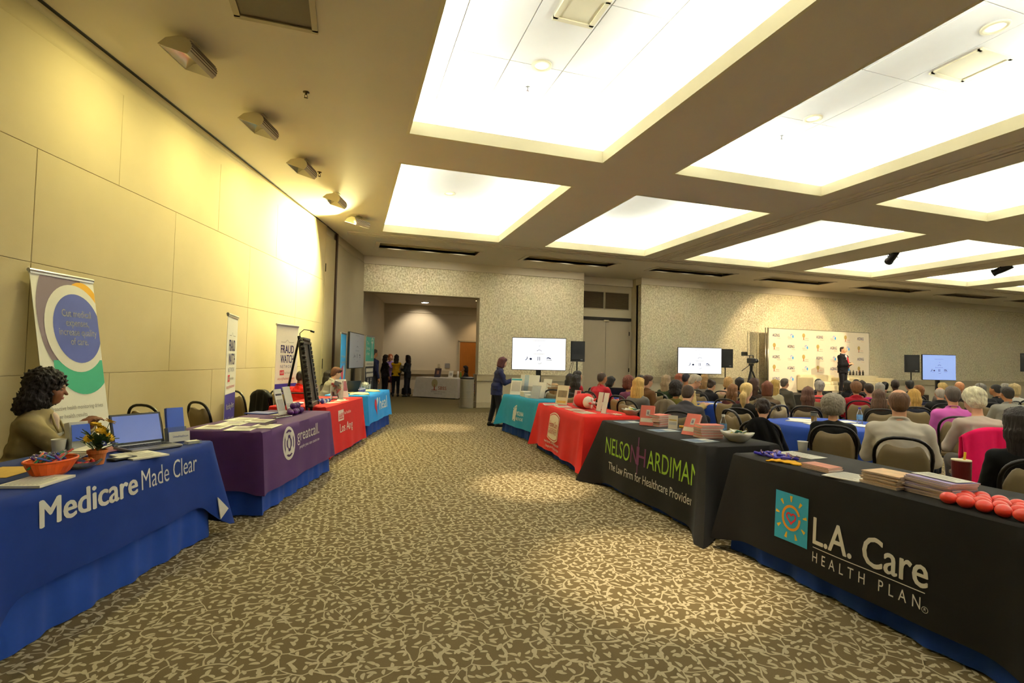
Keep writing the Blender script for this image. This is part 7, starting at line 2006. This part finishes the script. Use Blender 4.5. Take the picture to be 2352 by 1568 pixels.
# ---- L.A. Care table
r = random.Random(8)
for k in range(16):
    o = MB(); o.box((0, 0, .012), (.085, .022, .022), bev=.006); o.mat(1).tube([(-.04, 0, .012), (-.055, .01, .03), (-.02, .012, .034)], .004, 6)
    o = o.build('bag_clip', [M('violet plastic', '#32289c', rough=.3, var=.08), M('clear bag pink', '#c8a0a4', rough=.3, var=.1)], None, loc=tpt('la', -.80+.05*(k % 6)+r.uniform(-.01, .01), .12+.06*(k//6), .012*(k % 2)), rot=(r.uniform(-.2, .2), r.uniform(-.2, .2), r.uniform(0, 3))); tag(o, 'violet plastic clip in the heap on the L.A. Care table', 'clip', 'violet clips on the L.A. Care table')
t = item('cloth_napkin', 'folded mustard cloth on the L.A. Care table', 'cloth', 'la', -.52, .09, .3)
v = []; f = []; n = 12
for j in range(n+1):
    for i in range(n+1): u, q = i/n*2-1, j/n*2-1; v.append((u*.11, q*.055*(1-.2*u), .006+.008*(1-u*u)+.003*math.sin(u*12+q*4)))
for j in range(n):
    for i in range(n): a = j*(n+1)+i; f.append((a, a+1, a+n+2, a+n+1))
o = link('fabric', setmesh('fabric', v, f, cloth('mustard cloth', '#d69f1c'), smooth=True), t); o.modifiers.new('t', 'SOLIDIFY').thickness = .008
ORD = ('lowest', 'second', 'third', 'fourth', 'fifth', 'sixth', 'seventh', 'eighth', 'ninth', 'tenth', 'eleventh', 'twelfth')
def pile(x, y, n, th, w_, d, rz, where, cov, seed):
    r = random.Random(seed)
    for k in range(n):
        t = item('booklet', '%s booklet of the pile %s' % (ORD[k] if k < n-1 else 'topmost', where), 'booklet', 'la', x+r.uniform(-.008, .008), y+r.uniform(-.008, .008), rz+r.uniform(-.07, .07), k*th, 'piled booklets on the L.A. Care table')
        b = MB(); b.box((0, 0, th*.5), (w_, d, th*.86)); b.build('pages', PGS, t); b = MB(); b.box((0, 0, th*.95), (w_+.002, d+.002, th*.12)); b.build('cover', cov[1] if k == n-1 else cov[0], t)
CVA = M('lavender cover', '#8a7aa8', rough=.45, var=.4, scale=14); CVB = M('peach cover', '#c8a070', rough=.45, var=.5, scale=14); CVC = M('red photo cover', '#b46a50', rough=.45, var=.5, scale=14)
pile(-.26, .13, 3, .011, .20, .13, .1, 'of small red booklets', (CVC, CVC), 3)
sheet('la', -.05, .12, 'white form between the booklet piles', .216, .24, .25, n=3)
pile(.18, .16, 9, .0085, .215, .19, .05, 'with peach covers', (CVB, CVB), 4); pile(.42, .20, 11, .0085, .25, .19, -.05, 'with lavender covers', (CVA, CVA), 5)
sheet('la', .42, .22, 'white sheet lying on the lavender pile', .25, .12, -.1, n=1, z=.097); sheet('la', -.74, .46, 'white form at the far back of the L.A. Care table', .30, .18, .1, n=2)
t = item('paper_cup', 'white paper cup at the far back of the L.A. Care table', 'cup', 'la', -.86, .60); b = MB(); b.lathe([(.03, 0), (.038, .085), (.041, .086), (.036, .085), (.028, .004)], 20); b.build('cup_wall', WHT, t, smooth=True)
t = item('tumbler', 'dark red metal tumbler with a yellow straw', 'cup', 'la', .34, .50); b = MB(); b.lathe([(.036, 0), (.044, .06), (.047, .16), (.045, .165)], 24); b.build('cup_wall', M('dark red metal', '#5a1512', rough=.35, metal=.4, var=.1), t, smooth=False); b = MB(); b.lathe([(.047, .164), (.047, .170), (.02, .172)], 24); b.build('lid', LIPC, t); b = MB(); b.tube([(.015, 0, .16), (.02, 0, .215)], .006, 8); b.build('straw', YEL, t)
r = random.Random(2)
for k in range(19):
    o = MB(); o.ball((0, 0, .030), .036, 18, 12, (1.12, .92, .84)); o = o.build('stress_ball', M('red rubber', '#d23a2a', rough=.28, var=.06, spec=.5), None, smooth=True, loc=tpt('la', .555+.078*(k % 5)+.03*(k//5 % 2), .06+.066*(k//5), 0), rot=(0, 0, r.uniform(0, 3))); tag(o, 'glossy red ball on the L.A. Care table', 'ball', 'red balls on the L.A. Care table')
# ---- on the audience tables
def at_pt(name, label, cat, x, y, rz=0.): return thing(name, label, cat, (x, y, .753), rz)
def loose(x, y, rz, label, w_=.216, d=.28, n=2):
    t = at_pt('handout', label, 'paper', x, y, rz); b = MB(); b.box((0, 0, .0008*n+.0005), (w_, d, .0016*n)); b.build('sheet', WHT, t)
loose(5.45, 5.10, .4, 'handout at the left of the near round table', n=6); loose(5.65, 5.28, .9, 'second handout on the near round table', n=4); loose(5.85, 4.62, .1, 'handout before the balding man on the near round table', n=5); loose(6.05, 5.0, 1.4, 'handout at the far side of the near round table', n=3); loose(5.42, 4.80, 1.2, 'handout nearest the paper cup on the near round table', n=4)
loose(6.22, 7.66, .4, 'form being filled in by the man in tan', n=3); loose(6.52, 7.60, 1.2, 'handout on the round table by the man in tan', n=3)
t = at_pt('iced_tumbler', 'clear lidded tumbler with amber drink on the near round table', 'cup', 5.50, 4.95); b = MB(); b.lathe([(.03, 0), (.038, .13), (.036, .13), (.028, .004)], 18); b.build('cup_wall', ACR, t, smooth=True); b = MB(); b.lathe([(.028, .004), (.034, .09)], 16); b.build('drink', M('amber drink', '#b58a3a', rough=.2, var=.1), t); b = MB(); b.lathe([(.04, .128), (.04, .142)], 18); b.build('lid', BLK, t)
bottle((6.0, 4.75, .753), 'clear bottle with violet cap on the near round table', '#4a3aa0')
t = at_pt('laptop', 'open dark laptop beside the man in red', 'laptop', 5.22, 9.28, 2.5); b = MB(); b.box((0, 0, .01), (.34, .23, .016), bev=.004); b.build('base', BLK, t); b = MB(); b.box((0, .10, .125), (.34, .01, .22), TR(rot=(-.3, 0, 0)) ); b.build('lid', BLK, t); b = MB(); b.box((0, .093, .125), (.31, .004, .19), TR(rot=(-.3, 0, 0))); b.build('screen', M('laptop grey screen', '#3a3d42', rough=.3, var=.05), t)
t = at_pt('table_sign', 'white tent card sign beside the dark laptop', 'sign', 5.50, 9.22, -.4); b = MB(); b.box((0, -.03, .08), (.26, .003, .17), TR(rot=(-.25, 0, 0))); b.build('card', WHT, t); b = MB(); b.box((0, .05, .08), (.26, .003, .17), TR(rot=(.25, 0, 0))); b.build('back_card', WHT, t); fprint(t, 'lettering', GREY, words('RESERVED', w=.16, h=.03), -.08, .06, -.058)
